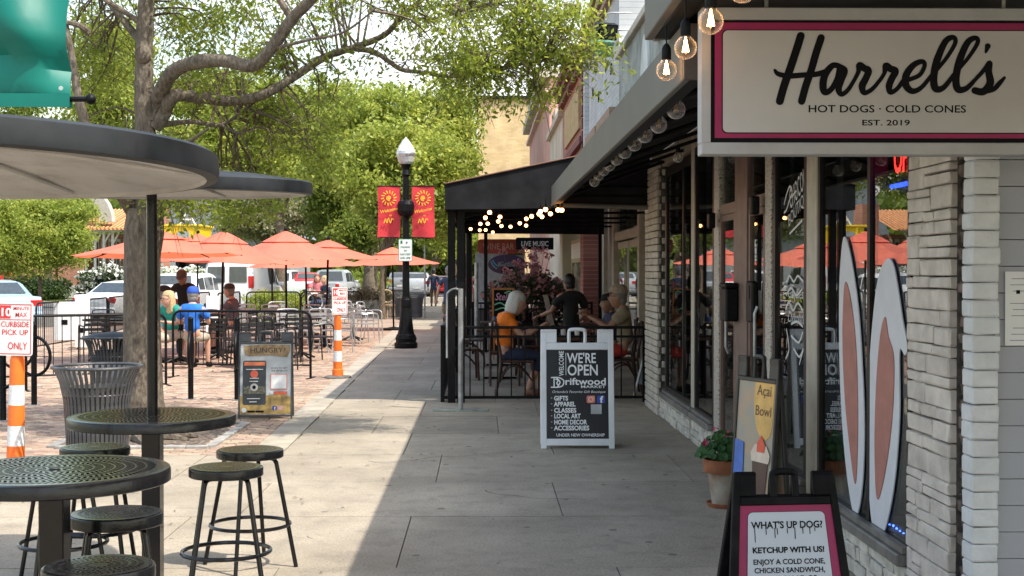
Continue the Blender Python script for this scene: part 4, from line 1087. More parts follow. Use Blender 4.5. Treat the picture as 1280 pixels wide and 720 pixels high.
# galvanised sign post with bent rail at the corner
gp = empty('galvanised_post', 'galvanised steel post with bent arm bolted to a green plate at the patio corner', 'post', G(576, 513))
MB().tube([(0, 0, 0), (0, 0, 1.4)], .028, 8).build('upright', M_galv, gp)
MB().tube(catmull([(0, 0, 1.37), (-.06, 0.02, 1.4), (-.14, .05, 1.36), (-.16, .07, 1.25), (-.16, .07, .6)], 5), .012, 6).build('bent_arm', M_galv, gp)
MB().b2(-.32, .32, -.13, .13, 0, .012, bev=.003).build('ground_plate', mat('mossy steel plate', (0.3, 0.33, 0.26), .8, var=.2), gp)
MB().b2(.03, .28, -.08, .06, .013, .02).build('cover_plate', M_galv, gp)
tag(MB().tube([(0, 0, 0), (0, 0, 1.38)], .016, 6).build('thin_post', M_galv, loc=G(566, 492)), 'thin galvanised post just behind the bent arm post', 'post')
tag(MB().tube([(0, 0, 0), (0, 0, 1.75)], .035, 8).build('grey_post', M_galv, loc=(XZ(595.5, 24), 24, 0)), 'grey steel post inside the patio beside the tables', 'post')

# ================================================================== SANDWICH BOARDS
def aframe(name, label, loc, rz, w, h, tilt, m, hw=.045, taper=0.0, thick=.03, feet=True, cutout=True, spread=None, handle=True, group=None):
    """two hinged panels; front faces local -Y; returns empty, front frame matrix"""
    e = empty(name, label, 'sandwich board', loc, rz, group)
    t = R(tilt); dy = math.sin(t) * h
    out = {}
    for sgn, nm in ((-1, 'front_frame'), (1, 'rear_frame')):
        mb = MB(); T = thick
        def bx(x0, x1, z0, z1, y0=0, y1=T, bev=.004): mb.b2(x0, x1, y0, y1, z0, z1, bev=bev)
        top = h * .885
        bx(-w / 2, -w / 2 + hw, 0, h - .002); bx(w / 2 - hw, w / 2, 0, h - .002)
        bx(-w / 2 + hw, w / 2 - hw, .028, .028 + hw * 1.2); bx(-w / 2 + hw, w / 2 - hw, top - hw * 1.2, top)
        bx(-w / 2 + .001, -w / 2 + w * .22, top + .001, h, .002, T - .002); bx(w / 2 - w * .22, w / 2 - .001, top + .001, h, .002, T - .002)
        if taper:
            mb.v = [(v[0] * (1 + taper * (1 - v[2] / h)), v[1], v[2]) for v in mb.v]
        M = Matrix.Translation((0, sgn * (dy / 2 + .0) - 0, 0)) @ Matrix.Rotation(math.pi if sgn > 0 else 0, 4, 'Z') @ Matrix.Translation((0, -dy / 2, 0)) @ Matrix.Rotation(-t, 4, 'X')
        M = Matrix.Rotation(math.pi if sgn > 0 else 0, 4, 'Z') @ Matrix.Translation((0, -dy - .012, 0)) @ Matrix.Rotation(-t, 4, 'X')
        mb.v = [tuple(M @ Vector(v)) for v in mb.v]
        o = mb.build(nm, m, e)
        if handle:
            hb = MB().tube([tuple(M @ Vector(q)) for q in catmull([(-w * .11, T / 2, top), (-w * .11, T / 2, h * .975), (-w * .08, T / 2, h), (w * .08, T / 2, h), (w * .11, T / 2, h * .975), (w * .11, T / 2, top)], 4)], T * .48, 6)
            hb.build('handle', m, o)
        ip = MB().b2(-w / 2 + hw * .9, w / 2 - hw * .9, T * .35, T * .6, .06, top - hw)
        if taper: ip.v = [(v[0] * (1 + taper * (1 - v[2] / h)), v[1], v[2]) for v in ip.v]
        ip.v = [tuple(M @ Vector(v)) for v in ip.v]
        out[nm] = (M, ip, o)
    return e, out
# --- white one: Driftwood Market
loc = G(723, 561)
db, fr = aframe('sandwich_board', 'white sandwich board with black WE\'RE OPEN panel standing on the shaded sidewalk', (loc.x, loc.y + .2, 0), R(-1), .665, 1.085, 10, M_white, hw=.052, thick=.035)
M_chalk = mat('glossy black panel', (0.008, 0.009, 0.012), 0.3, var=.1, spec=.35)
for nm in fr: fr[nm][1].build('print_panel', M_chalk, fr[nm][2])
Mf = fr['front_frame'][0]; PF = Mf @ Matrix.Translation((0, .035 * .35, 0)); pp = fr['front_frame'][2]
# crop scale: panel px x 54..377 (crop 4.236x) ; u in m per px of crop
du = .58 / 323.0
def dx(px): return (px - 216) * du
def dz(py): return (632 - py) * du * .925 + .098
def dt(s, x0, x1, yb, ytop, rot=0, bold=.03, shear=0, al='LEFT'):
    return text(s, (yb - ytop) * du * .925, pp, M_whitep, PF, dx(x0), dz(yb), align='LEFT', width=(x1 - x0) * du, bold=bold, shear=shear)
dt("WE'RE", 165, 312, 222, 168, bold=.025); dt('OPEN', 165, 318, 290, 232, bold=.025)
text('WELCOME', 24 * du, pp, M_whitep, PF @ Matrix.Translation((dx(147), 0, dz(294))) @ Matrix.Rotation(-math.pi / 2, 4, 'Y'), 0, 0, align='LEFT', width=128 * du, bold=.02)
MB().b2(dx(157), dx(159.5), -.003, -.001, dz(290), dz(168)).build('rule', M_whitep, pp); pp.children[-1].matrix_local = PF
text('riftwood', 34 * du, pp, M_whitep, PF, dx(152), dz(342), align='LEFT', width=205 * du, bold=.03)
stroke([[(dx(98), dz(304)), (dx(98), dz(354))], [(dx(84), dz(303)), (dx(120), dz(303)), (dx(144), dz(316)), (dx(147), dz(330)), (dx(140), dz(348)), (dx(118), dz(356)), (dx(84), dz(356))], [(dx(106), dz(312)), (dx(118), dz(318)), (dx(112), dz(335)), (dx(122), dz(346))], [(dx(112), dz(306)), (dx(128), dz(328)), (dx(116), dz(352))]], 3.0 * du, M_whitep, pp, PF)
dt('MARKET', 232, 357, 360, 346, bold=.02); dt("Orlando's Favorite Gift Boutique", 86, 355, 387, 374, bold=.0, shear=.25)
for s, x1, y in (('GIFTS', 168, 428), ('APPAREL', 207, 460), ('CLASSES', 209, 494), ('LOCAL ART', 230, 525), ('HOME DECOR', 262, 558), ('ACCESSORIES', 275, 590)):
    dt(s, 97, x1, y, y - 24, bold=.05); dt('•', 80, 88, y - 10, y - 16)
dt('UNDER NEW OWNERSHIP', 107, 350, 624, 608, bold=.02)
o = rrect(MB(), dx(262), dx(304), dz(442), dz(402), .012, -.003).build('round_camera_icon', mat('magenta icon', (0.6, 0.08, 0.25), .5, col2=(0.85, 0.35, 0.08), vscale=14), pp); o.matrix_local = PF
stroke([[(dx(283) + 11 * du * math.cos(a), dz(422) + 11 * du * math.sin(a)) for a in [k * math.pi / 4 for k in range(8)]]], 1.3 * du, M_whitep, pp, PF, closed=True, name='icon_ring', d=.006)
o = rrect(MB(), dx(314), dx(354), dz(442), dz(402), .004, -.003).build('social_icon', mat('blue icon', (0.03, 0.07, 0.4), .5), pp); o.matrix_local = PF
text('f', 32 * du, pp, M_whitep, PF, dx(336), dz(440), bold=.06, d=.006)
o = rrect(MB(), dx(283), dx(337), dz(502), dz(450), .004, -.003).build('blank_square', mat('grey white sticker', (0.45, 0.46, 0.45), .6), pp); o.matrix_local = PF
# --- black one: crimson bordered menu board in the foreground
SYb = 5.3
pc = P(979, 597, SYb)
hb_, wb = (pc.z + .026) / math.cos(R(12)), .40
H0 = pc.z
bb, fr = aframe('sandwich_board', 'black sandwich board with crimson bordered menu in the right foreground', (pc.x - .0, SYb, H0 - hb_ * math.cos(R(12))), R(5), wb, hb_, 12, M_blkplast, hw=.028, taper=.38, thick=.03)
bb.location.z = max(0.0, bb.location.z)
for nm in fr: fr[nm][1].build('print_panel', M_chalk, fr[nm][2])
Mf = fr['front_frame'][0]; PF = Mf @ Matrix.Translation((0, .012, 0)); pp = fr['front_frame'][2]
def trap(z0, z1, f0, y, r, m, name):
    k = MB(); rrect(k, -f0, f0, z0, z1, r, y)
    k.v = [tuple(PF @ Vector((v[0] * (1 + .38 * (1 - v[2] / hb_)), v[1], v[2]))) for v in k.v]; return k.build(name, m, pp)
top = hb_ * .885
trap(.07, top - .022, wb / 2 - .028, -.003, .006, M_crim, 'border_panel'); trap(.1, top - .058, wb / 2 - .056, -.0045, .02, M_letblk, 'outline'); trap(.102, top - .060, wb / 2 - .058, -.006, .018, mat('pale menu face', (0.56, 0.6, 0.66), .5, var=.02), 'menu_face')
zz = top - .060
def bt(s, dzv, h, w, **k): return text(s, h, pp, M_letblk, PF, .0, zz - dzv, width=w, d=.0075, **k)
bt("WHAT'S UP DOG?", .062, .026, .285, bold=.035)
stroke([[(x, zz - .063), (x, zz - .063 - l)] for x, l in ((-.13, .05), (-.085, .022), (-.05, .035), (-.04, .022), (.0, .018), (.03, .04), (.062, .02), (.09, .022), (.11, .012))], .0016, M_letblk, pp, PF, d=.0075, smooth=False)
bt('KETCHUP WITH US!', .155, .021, .285, bold=.05); bt('ENJOY A COLD CONE,', .199, .0195, .285, bold=.03); bt('CHICKEN SANDWICH,', .231, .0195, .28, bold=.03); bt('BRAT, SALAD OR', .263, .0195, .22, bold=.03); bt('A HOT DOG!', .295, .0195, .16, bold=.03)
# small clip dots + rear legs visible on its side
# --- acai board by the planter
ab, fr = aframe('sandwich_board', 'tall grey framed sandwich board showing an acai bowl poster beside the flower pot', (XZ(950, 8.1), 8.1, 0), R(-70), .46, 1.09, 4, mat('charcoal plastic', (0.05, 0.045, 0.04), .5), hw=.02, thick=.03)
for nm in fr: fr[nm][1].build('print_panel', mat('poster photo', (0.5, 0.33, 0.2), .45, var=.1, vscale=5, col2=(0.3, 0.33, 0.3)), fr[nm][2])
Mf = fr['front_frame'][0]; PF = Mf @ Matrix.Translation((0, .010, 0)); pp = fr['front_frame'][2]
k = MB(); pts = [(-.02, 0, .955), (.19, 0, .955), (.19, 0, .69), (.17, 0, .63), (.13, 0, .605), (.07, 0, .615), (.02, 0, .66), (-.015, 0, .75), (-.03, 0, .86)]
k.prism(pts, (0, -.002, 0)); o = k.build('yellow_flash', mat('yellow orange print', (0.75, 0.45, 0.13), .5), pp); o.matrix_local = PF
text('Açaí', .062, pp, mat('brown print', (0.12, 0.06, 0.03), .5), PF, .085, .865, d=.004, width=.16); text('Bowl', .06, pp, MATS['brown print'], PF, .085, .745, d=.004, width=.17)
def printshape(pts, m, name, y=-.004):
    o = MB().prism([(x, 0, z + .2) for x, z in pts], (0, -.002, 0)).build(name, m, pp); o.matrix_local = PF @ Matrix.Translation((0, y, 0)); return o
printshape([(.02, .05), (.15, .05), (.17, .27), (.0, .27)], mat('cocoa print', (0.09, 0.045, 0.035), .4), 'printed_cup')
printshape([(-.01, .27), (.18, .27), (.19, .32), (.15, .37), (.08, .385), (.02, .37), (-.02, .32)], mat('cream print', (0.75, 0.62, 0.5), .5), 'printed_cream', -.006)
printshape([(.05, .33), (.13, .33), (.14, .37), (.09, .43), (.05, .38)], mat('strawberry print', (0.7, 0.09, 0.04), .4), 'printed_strawberry', -.009)
printshape([(-.22, .15), (-.1, .15), (-.11, .37), (-.21, .38)], mat('blue print', (0.05, 0.17, 0.6), .4), 'printed_flowers')
printshape([(-.13, .04), (-.0, .04), (-.01, .2), (-.1, .19)], mat('lilac print', (0.55, 0.55, 0.75), .4), 'printed_napkin', -.006)
# --- HUNGRY board on the brick paving
l0 = G(330, 524)
hb, fr = aframe('sandwich_board', 'grey framed HUNGRY? sandwich board standing in the sun on the brick paving', (l0.x, l0.y + .16, 0), R(4), .58, .95, 9, mat('dark grey plastic', (0.06, 0.065, 0.07), .5), hw=.018, thick=.03)
for nm in fr: fr[nm][1].build('print_panel', mat('silver poster', (0.5, 0.52, 0.53), .35, var=.12, vscale=4), fr[nm][2])
Mf = fr['front_frame'][0]; PF = Mf @ Matrix.Translation((0, .010, 0)); pp = fr['front_frame'][2]
def hq(px, py): return ((px - 217) / 355 * .545, (640 - py) / 5.533 / 115.6 + .055)
def hs(pts, m, name, y=-.003):
    o = MB().prism([(hq(*p)[0], 0, hq(*p)[1]) for p in pts], (0, -.0015, 0)).build(name, m, pp); o.matrix_local = PF @ Matrix.Translation((0, y, 0)); return o
hs([(30, 640), (395, 640), (395, 520), (330, 500), (230, 510), (120, 500), (32, 515)], mat('golden print', (0.5, 0.33, 0.1), .5, var=.3, vscale=12), 'golden_band', -.001)
hs([(62, 165), (200, 155), (385, 160), (388, 200), (370, 245), (240, 232), (100, 238), (70, 225)], mat('wood plank print', (0.33, 0.22, 0.11), .6, var=.2, vscale=20), 'wood_patch')
q = hq(105, 212); text('HUNGRY?', 34 / 5.533 / 115.6, pp, mat('dark brown print', (0.05, 0.03, 0.02), .5), PF, q[0], q[1], align='LEFT', width=245 / 355 * .545, d=.007)
k = MB(); a, b = hq(58, 575), hq(220, 268); rrect(k, a[0], b[0], a[1], b[1], .02, 0, .0015); o = k.build('phone_picture', mat('phone screen print', (0.035, 0.04, 0.04), .4), pp); o.matrix_local = PF @ Matrix.Translation((0, -.004, 0))
hs([(68, 303), (212, 303), (212, 278), (68, 278)], mat('orange header print', (0.75, 0.2, 0.08), .5), 'phone_header', -.0065)
hs([(64, 445), (215, 445), (215, 500), (64, 500)], mat('food photo print', (0.16, 0.15, 0.1), .5, var=.4, vscale=40), 'phone_photo', -.0065)
def disc(cx, cy, r, m, y, name): return hs([(cx + r * math.cos(a), cy + r * math.sin(a)) for a in [k * math.pi / 8 for k in range(16)]], m, name, y)
disc(138, 362, 27, mat('coral print', (0.8, 0.14, 0.07), .5), -.007, 'round_badge'); disc(138, 454, 27, mat('grey badge print', (0.45, 0.44, 0.42), .5), -.0085, 'round_badge'); disc(138, 454, 13, M_letblk, -.0105, 'round_badge')
for (x, y, w_) in ((80, 332, 120), (108, 394, 62), (105, 415, 60), (90, 535, 90), (105, 557, 52)):
    hs([(x, y), (x + w_, y), (x + w_, y - 5), (x, y - 5)], M_whitep, 'small_print', -.0085)
q = hq(255, 326); text('SCAN TO GET', 11 / 5.533 / 115.6, pp, M_letblk, PF, q[0], q[1], align='LEFT', width=115 / 355 * .545, d=.006)
q = hq(255, 345); text('THE APP BELOW', 11 / 5.533 / 115.6, pp, M_letblk, PF, q[0], q[1], align='LEFT', width=115 / 355 * .545, d=.006)
hs([(250, 470), (368, 470), (368, 362), (250, 362)], mat('pink outline print', (0.75, 0.25, 0.2), .5), 'square_outline', -.004); hs([(256, 464), (362, 464), (362, 368), (256, 368)], M_whitep, 'blank_square', -.006)
hs([(275, 503), (368, 505), (368, 483), (275, 482)], MATS['coral print'], 'coral_strip', -.005); disc(261, 492, 13, M_refl, -.007, 'round_badge')
k = MB(); a, b = hq(266, 613), hq(298, 583); rrect(k, a[0], b[0], a[1], b[1], .012, 0, .0015); o = k.build('social_icon', MATS['blue icon'], pp); o.matrix_local = PF @ Matrix.Translation((0, -.005, 0))
q = hq(284, 611); text('f', 22 / 5.533 / 115.6, pp, M_whitep, PF, q[0], q[1], bold=.05, d=.010)
k = MB(); a, b = hq(308, 613), hq(340, 583); rrect(k, a[0], b[0], a[1], b[1], .008, 0, .0015); o = k.build('round_camera_icon', mat('pale pink icon', (0.7, 0.4, 0.4), .5), pp); o.matrix_local = PF @ Matrix.Translation((0, -.005, 0))
disc(69, 612, 17, M_whitep, -.005, 'round_badge'); hs([(92, 628), (145, 628), (145, 615), (92, 615)], M_letblk, 'store_badge', -.005); hs([(150, 628), (207, 628), (207, 615), (150, 615)], M_letblk, 'store_badge', -.005)

# ================================================================== FLOWER POT
pot = empty('flower_pot', 'weathered terracotta pot of pink geraniums by the shop wall', 'plant pot', G(905, 633))
s = 1.0
M_pot = mat('weathered terracotta', (0.4, 0.37, 0.31), .9, var=.15, vscale=9, bump=.3, col2=(0.27, 0.16, 0.1)); M_rim = mat('terracotta rim', (0.33, 0.12, 0.055), .85, var=.15, bump=.2)
MB().lathe([(0, .02), (.082, .02), (.112, .25), (.098, .25), (.09, .23)], n=28).build('pot_body', M_pot, pot, True)
MB().lathe([(.108, .235), (.135, .235), (.138, .24), (.142, .315), (.138, .325), (.125, .325), (.12, .30), (0, .295)], n=28).build('pot_rim', M_rim, pot, True)
MB().lathe([(0, 0), (.105, 0), (.125, .03), (.118, .032), (.1, .012), (0, .012)], n=24).build('saucer', M_rim, pot, True)
M_gera = leafmat('geranium leaf', (0.02, 0.055, 0.015), (0.035, 0.10, 0.022), (0.07, 0.16, 0.035), .2)
def leafdisc(mb, c, r, nrm, n=7):
    nrm = Vector(nrm).normalized(); u = nrm.orthogonal().normalized(); w = nrm.cross(u); a0 = random.uniform(0, 6.3)
    mb.add([c] + [Vector(c) + (u * math.cos(a0 + 2 * math.pi * k / n) + w * math.sin(a0 + 2 * math.pi * k / n)) * r * random.uniform(.85, 1.1) + nrm * r * .22 for k in range(n)], [(0, 1 + k, 1 + (k + 1) % n) for k in range(n)])
mb = MB()
for k in range(210):
    a = random.uniform(0, 2 * math.pi); rr = .185 * math.sqrt(random.random()); z = .33 + .19 * (1 - (rr / .2) ** 2) * random.uniform(.35, 1.0)
    leafdisc(mb, (rr * math.cos(a), rr * math.sin(a), z), random.uniform(.018, .034), (math.cos(a) * rr * 5, math.sin(a) * rr * 5 - .35, .8))
mb.build('leaves', M_gera, pot)
mb = MB()
for k in range(26):
    a = random.uniform(0, 6.3); r_ = .13 * random.random(); mb.tube([(r_ * .4 * math.cos(a), r_ * .4 * math.sin(a), .3), (r_ * math.cos(a), r_ * math.sin(a), .45)], .003, 4)
mb.build('stems', mat('green stem', (0.08, 0.15, 0.04), .6), pot)
M_flow = mat('magenta petals', (0.6, 0.02, 0.13), .6, var=.2)
for (x, z) in ((-.15, .45), (-.06, .52), (.07, .56), (.12, .46), (.02, .5)):
    mb = MB(); c = Vector((x, -.06 + random.uniform(-.05, .05), z))
    for k in range(14 if x < -.1 else 7): leafdisc(mb, c + Vector([random.uniform(-.018, .018) for _ in range(3)]), .011, [random.uniform(-1, 1) for _ in range(3)], 5)
    mb.build('flower', M_flow, pot)
# ================================================================== FOREGROUND TABLES AND STOOLS
def perfmat():
    m, n, l, b = _m('perforated black top'); b.inputs['Base Color'].default_value = (.02, .02, .022, 1); b.inputs['Roughness'].default_value = .3; b.inputs['Specular IOR Level'].default_value = .7
    return m
M_perf = mat('glossy black coated steel', (0.008, 0.008, 0.009), 0.2, var=.2, vscale=20, spec=.4, bump=.08, bscale=90)
M_slotshade = mat('black slot shade', (0.004, 0.004, 0.004), .8, spec=.05)  # near black that stands in for shade inside the slots
M_mirror = mat('shiny black coating', (0.02, 0.02, 0.021), 0.22, var=.2, vscale=30, spec=.5, coat=.45, dirt=.5, dirtcol=(.07, .07, .065), dscale=7)
def perf_disc(R0, z, name='perforated_top', rings=None, parent=None, slot=(.011, .028)):
    """top plate with rings of real slots cut through (radial strips + ring bands)"""
    mb = MB(); th = .004
    rr = rings
    edges = []
    r = .03
    def ann(r0, r1, a0=0, a1=2 * math.pi, n=48):
        o = len(mb.v); full_ = abs(a1 - a0 - 2 * math.pi) < 1e-6
        m_ = n if full_ else n + 1
        for k in range(m_):
            a = a0 + (a1 - a0) * k / n; c, s = math.cos(a), math.sin(a)
            mb.v += [(r0 * c, r0 * s, z), (r1 * c, r1 * s, z)]
        for k in range(n):
            i = o + 2 * k; j = o + 2 * ((k + 1) % m_); mb.f.append((i, i + 1, j + 1, j)); mb.mi.append(0)
    ann(0.0001, .03)
    mb.k = 0
    w = slot[1]; gapr = .007
    r = .03; flip = 0
    while r + w + gapr < R0:
        # slotted ring between r and r+w
        n = max(8, int(2 * math.pi * (r + w / 2) / (slot[0] + .009)))
        sk = .55 * (1 if flip else -1) * w / (r + w / 2); flip = 1 - flip
        da = 2 * math.pi / n; s_ = .46
        o = len(mb.v)
        for k in range(n):
            a = k * da; a2 = a + da * s_
            mb.v += [(r * math.cos(a), r * math.sin(a), z), (r * math.cos(a2), r * math.sin(a2), z), ((r + w) * math.cos(a2 + sk), (r + w) * math.sin(a2 + sk), z), ((r + w) * math.cos(a + sk), (r + w) * math.sin(a + sk), z)]
            mb.f.append((o + 4 * k, o + 4 * k + 1, o + 4 * k + 2, o + 4 * k + 3)); mb.mi.append(0)
        ann(r + w, r + w + gapr, n=64)
        r += w + gapr
    ann(r, R0, n=64)
    return mb
def stool(label):
    e = empty('bar_stool', label, 'stool', group='black round perforated stools')
    H = .645; R0 = .18
    mb = MB(); mb.lathe([(R0 - .012, H - .001), (R0 - .002, H - .004), (R0, H - .012), (R0, H - .042), (R0 - .004, H - .046), (R0 - .012, H - .044), (R0 - .014, H - .012)], n=48)
    mb.build('seat_rim', M_perf, e, True)
    perf_disc(R0 - .010, H, slot=(.009, .017)).build('perforated_seat', M_mirror, e)
    MB().lathe([(0, H - .011), (R0 - .014, H - .011)], n=32).build('slot_shade_disc', M_slotshade, e)  # black disc added below the seat so its slots look shaded
    MB().box((0, 0, H - .03), (.3, .03, .02)).box((0, 0, H - .03), (.03, .3, .019)).build('under_brace', M_blackmat, e)
    leg = None
    for k in range(4):
        a = math.pi / 4 + k * math.pi / 2
        if leg is None:
            leg = MB().tube(catmull([(.07, 0, H - .05), (.125, 0, H - .052), (.145, 0, H - .075), (.155, 0, H - .12), (.255, 0, .0)], 5), .0115, 10).mesh('leg', M_perf, True)
        link('leg', leg, e, rot=(0, 0, a))
    M_ = MB().torus((0, 0, .23), .213, .0105, 40, 8); M_.build('foot_ring', M_perf, e, True)
    return e
def table(label, umb=True, seed=0):
    e = empty('cafe_table', label, 'table'); H = .885; R0 = .41
    mb = MB(); mb.lathe([(R0 - .022, H - .02), (R0 - .02, H), (R0 - .004, H - .003), (R0, H - .012), (R0, H - .048), (R0 - .006, H - .052), (R0 - .02, H - .05), (R0 - .022, H - .03)], n=72); mb.build('top_rim', M_perf, e, True)
    perf_disc(R0 - .018, H - .0005, slot=(.013, .03)).build('perforated_top', M_mirror, e)
    MB().lathe([(.05, H - .016), (R0 - .024, H - .016)], n=40).build('slot_shade_disc', M_slotshade, e)  # added disc, paints the dark of shade behind the table slots
    MB().b2(-.045, .045, -.045, .045, .02, H - .02, bev=.004).build('pedestal', M_perf, e)
    MB().lathe([(0, 0), (.26, 0), (.265, .012), (.05, .03), (0, .03)], n=40).build('base_plate', M_perf, e, True)
    arms = MB()
    for a in (0, 1, 2, 3):
        M = Matrix.Rotation(a * math.pi / 2 + .5, 3, 'Z'); arms.box(M @ Vector((.2, 0, H - .03)), (.36, .03, .018), rot=M)
    arms.build('support_arm', M_perf, e)
    return e
def at(px, Y): return (XZ(px, Y), Y, 0)
ta = table('nearer round black perforated cafe table, cut off by the left edge'); ta.location = at(67, 4.95)
MB().lathe([(.0, .889), (.02, .889), (.022, .887)], n=16).build('centre_cap', mat('dark cap', (.01, .01, .01), .4), ta)
tb_ = table('round black perforated cafe table carrying the umbrella pole'); tb_.location = at(190, 6.8)
def canopy(label, r, tz=0, tilt=(0, 0), pole=True):
    e = empty('metal_umbrella', label, 'umbrella')
    H = 2.0
    prof = [(r - .03, H), (r, H + .004), (r + .003, H + .02), (r, H + .06), (r - .012, H + .068), (r * .7, H + .10), (r * .3, H + .125), (.0, H + .135)]
    un = [(.0, H + .10), (r * .3, H + .09), (r * .7, H + .05), (r - .03, H + .012), (r - .03, H)]
    T = Matrix.Rotation(R(tilt[0]), 3, 'X') @ Matrix.Rotation(R(tilt[1]), 3, 'Y')
    def ap(mb): mb.v = [tuple(T @ (Vector(v) - Vector((0, 0, H))) + Vector((0, 0, H))) for v in mb.v]; return mb
    ap(MB().lathe(prof, n=72, caps=False)).build('canopy_shell', M_shell, e, True)
    ap(MB().lathe(un, n=72, caps=False)).build('canopy_underside', M_under, e, True)
    for k in range(6):
        a = k * math.pi / 3 + .2; c, s = math.cos(a), math.sin(a)
        ap(MB().tube([(.05 * c, .05 * s, H + .088), (r * .5 * c, r * .5 * s, H + .062), ((r - .06) * c, (r - .06) * s, H + .016)], .007, 6)).build('rib', M_under, e)
    MB().tube([(0, 0, .89), (0, 0, H + .1)], .026, 14).build('pole', M_perf, e, True)
    return e
M_shell = mat('dark grey weathered metal', (0.018, 0.021, 0.025), 0.5, var=.3, vscale=5, spec=.3, dirt=.4, dirtcol=(.06, .065, .065), dscale=3)
M_under = mat('dirty light grey paint', (0.55, 0.52, 0.49), 0.7, var=.1, vscale=3, dirt=.5, dirtcol=(.2, .16, .12), dscale=9)
cb2 = canopy('grey round metal umbrella over the further table, edge on', .79, tilt=(1.2, 0)); cb2.location = (tb_.location.x, 6.8, -.02)
c1 = canopy('dark rimmed round metal umbrella filling the left edge above the tables', .80, tilt=(-1.6, 0)); c1.location = (XZ(-128, 3.5), 3.5, -.155)
st0 = stool('x')
sp = [(282, 6.67, .2, 'nearer of the two stools standing in the sun right of the tables', 1.0), (312, 7.4, .65, 'further of the two stools standing in the sun right of the tables', .985),
      (144, 5.3, .3, 'stool pushed up beside the nearer table, behind the lowest one', 1.03), (122, 4.44, .9, 'lowest nearest stool, cut off by the bottom edge', 1.0),
      (118, 7.2, .1, 'stool just showing its seat between the two tables, before the litter bin', 1.05), (78, 6.9, .5, 'stool hidden under the nearer table top, legs showing', 1.0)]
for k, (px, Y, rz, lb_, sc) in enumerate(sp):
    o = st0 if k == 0 else copy_tree(st0); o.location = at(px, Y); o.rotation_euler = (0, 0, rz); o['label'] = lb_; o.scale = (1, 1, sc)
# ---------------------------------------------------------------- teal banner top left
bn = empty('teal_banner', 'glossy teal green banner on a rod in the top left corner', 'banner', P(88, 134, 5.5))
n_, m_ = 26, 22; mb = MB(); L = .9; Hh = 1.1
for j in range(m_ + 1):
    for i in range(n_ + 1):
        x = -L * i / n_; z = Hh * j / m_
        yv = .04 * math.sin(x * 9 + z * 2.0) * (0.3 + z) + .05 * math.exp(-((z - .16 + x * .12) / .05) ** 2) + .025 * math.sin(x * 21 + z * 7) * math.exp(-abs(z - .3) * 4) + .03 * math.cos(z * 11)
        mb.v.append((x - .012 * z * 2 - (.012 * math.sin(z * 7)), yv, z - .012 * math.sin(x * 5)))
for j in range(m_):
    for i in range(n_): a = j * (n_ + 1) + i; mb.f.append((a, a + 1, a + n_ + 2, a + n_ + 1)); mb.mi.append(0)
o = mb.build('cloth', mat('teal satin vinyl', (0.0, 0.15, 0.115), .45, var=.15, vscale=2, spec=.35), bn, True)
MB().b2(-L, -.003, -.004, -.001, 0, .055).build('hem', MATS['teal satin vinyl'], bn)
MB().lathe([(0, 0), (.009, 0), (.009, .003), (0, .003)], n=12, M=Matrix.Rotation(R(90), 3, 'X')).build('grommet', M_silver, bn, loc=(-.035, -.006, .075))
MB().tube([(-L - .1, .02, .035), (.06, .02, .035)], .011, 8).build('rod', M_black, bn); MB().ball((.075, .02, .035), .022, 12, 8).build('rod_finial', M_black, bn, True)
MB().tube([(-L - .12, .02, -.134 + .02 - P(88, 134, 5.5).z), (-L - .12, .02, 1.3)], .04, 12).build('post', M_black, bn, True)

# ================================================================== LITTER BINS
def bin_(label, s=1.0):
    e = empty('litter_bin', label, 'litter bin')
    M_bin = mat('dark grey slatted steel', (0.06, 0.062, 0.068), .42, var=.25, vscale=12)
    prof = [(.225, .06), (.235, .4), (.25, .62), (.28, .76), (.325, .86)]
    sl = None
    for k in range(44):
        a = 2 * math.pi * k / 44
        if sl is None:
            mb = MB(); hw = .0115
            for i, (r, z) in enumerate(prof): mb.v += [(r, -hw, z), (r, hw, z), (r - .006, hw, z), (r - .006, -hw, z)]
            for i in range(len(prof) - 1):
                for q in range(4): mb.f.append((i * 4 + q, i * 4 + (q + 1) % 4, i * 4 + 4 + (q + 1) % 4, i * 4 + 4 + q)); mb.mi.append(0)
            sl = mb.mesh('slat', M_bin)
        link('slat', sl, e, rot=(0, 0, a))
    MB().torus((0, 0, .868), .332, .013, 48, 8).build('top_ring', M_bin, e, True)
    MB().torus((0, 0, .66), .252, .008, 40, 6).build('hoop', M_bin, e, True); MB().torus((0, 0, .08), .222, .014, 40, 6).build('hoop', M_bin, e, True)
    MB().lathe([(0, .04), (.2, .04), (.205, .7), (.215, .72), (.2, .72), (.195, .06), (0, .06)], n=32).build('liner', mat('grey liner', (0.1, 0.1, 0.1), .6), e, True)
    return e
t1 = bin_('flared slatted dark steel litter bin left of the big tree trunk'); t1.location = at(121, 10.5)
t2 = dup(t1, at(142, 15.2), label='second dark litter bin behind the flared one, mostly hidden'); 
MB().lathe([(.0, .93), (.22, .91), (.3, .88), (.3, .86)], n=28).build('lid', M_black, t2, True)
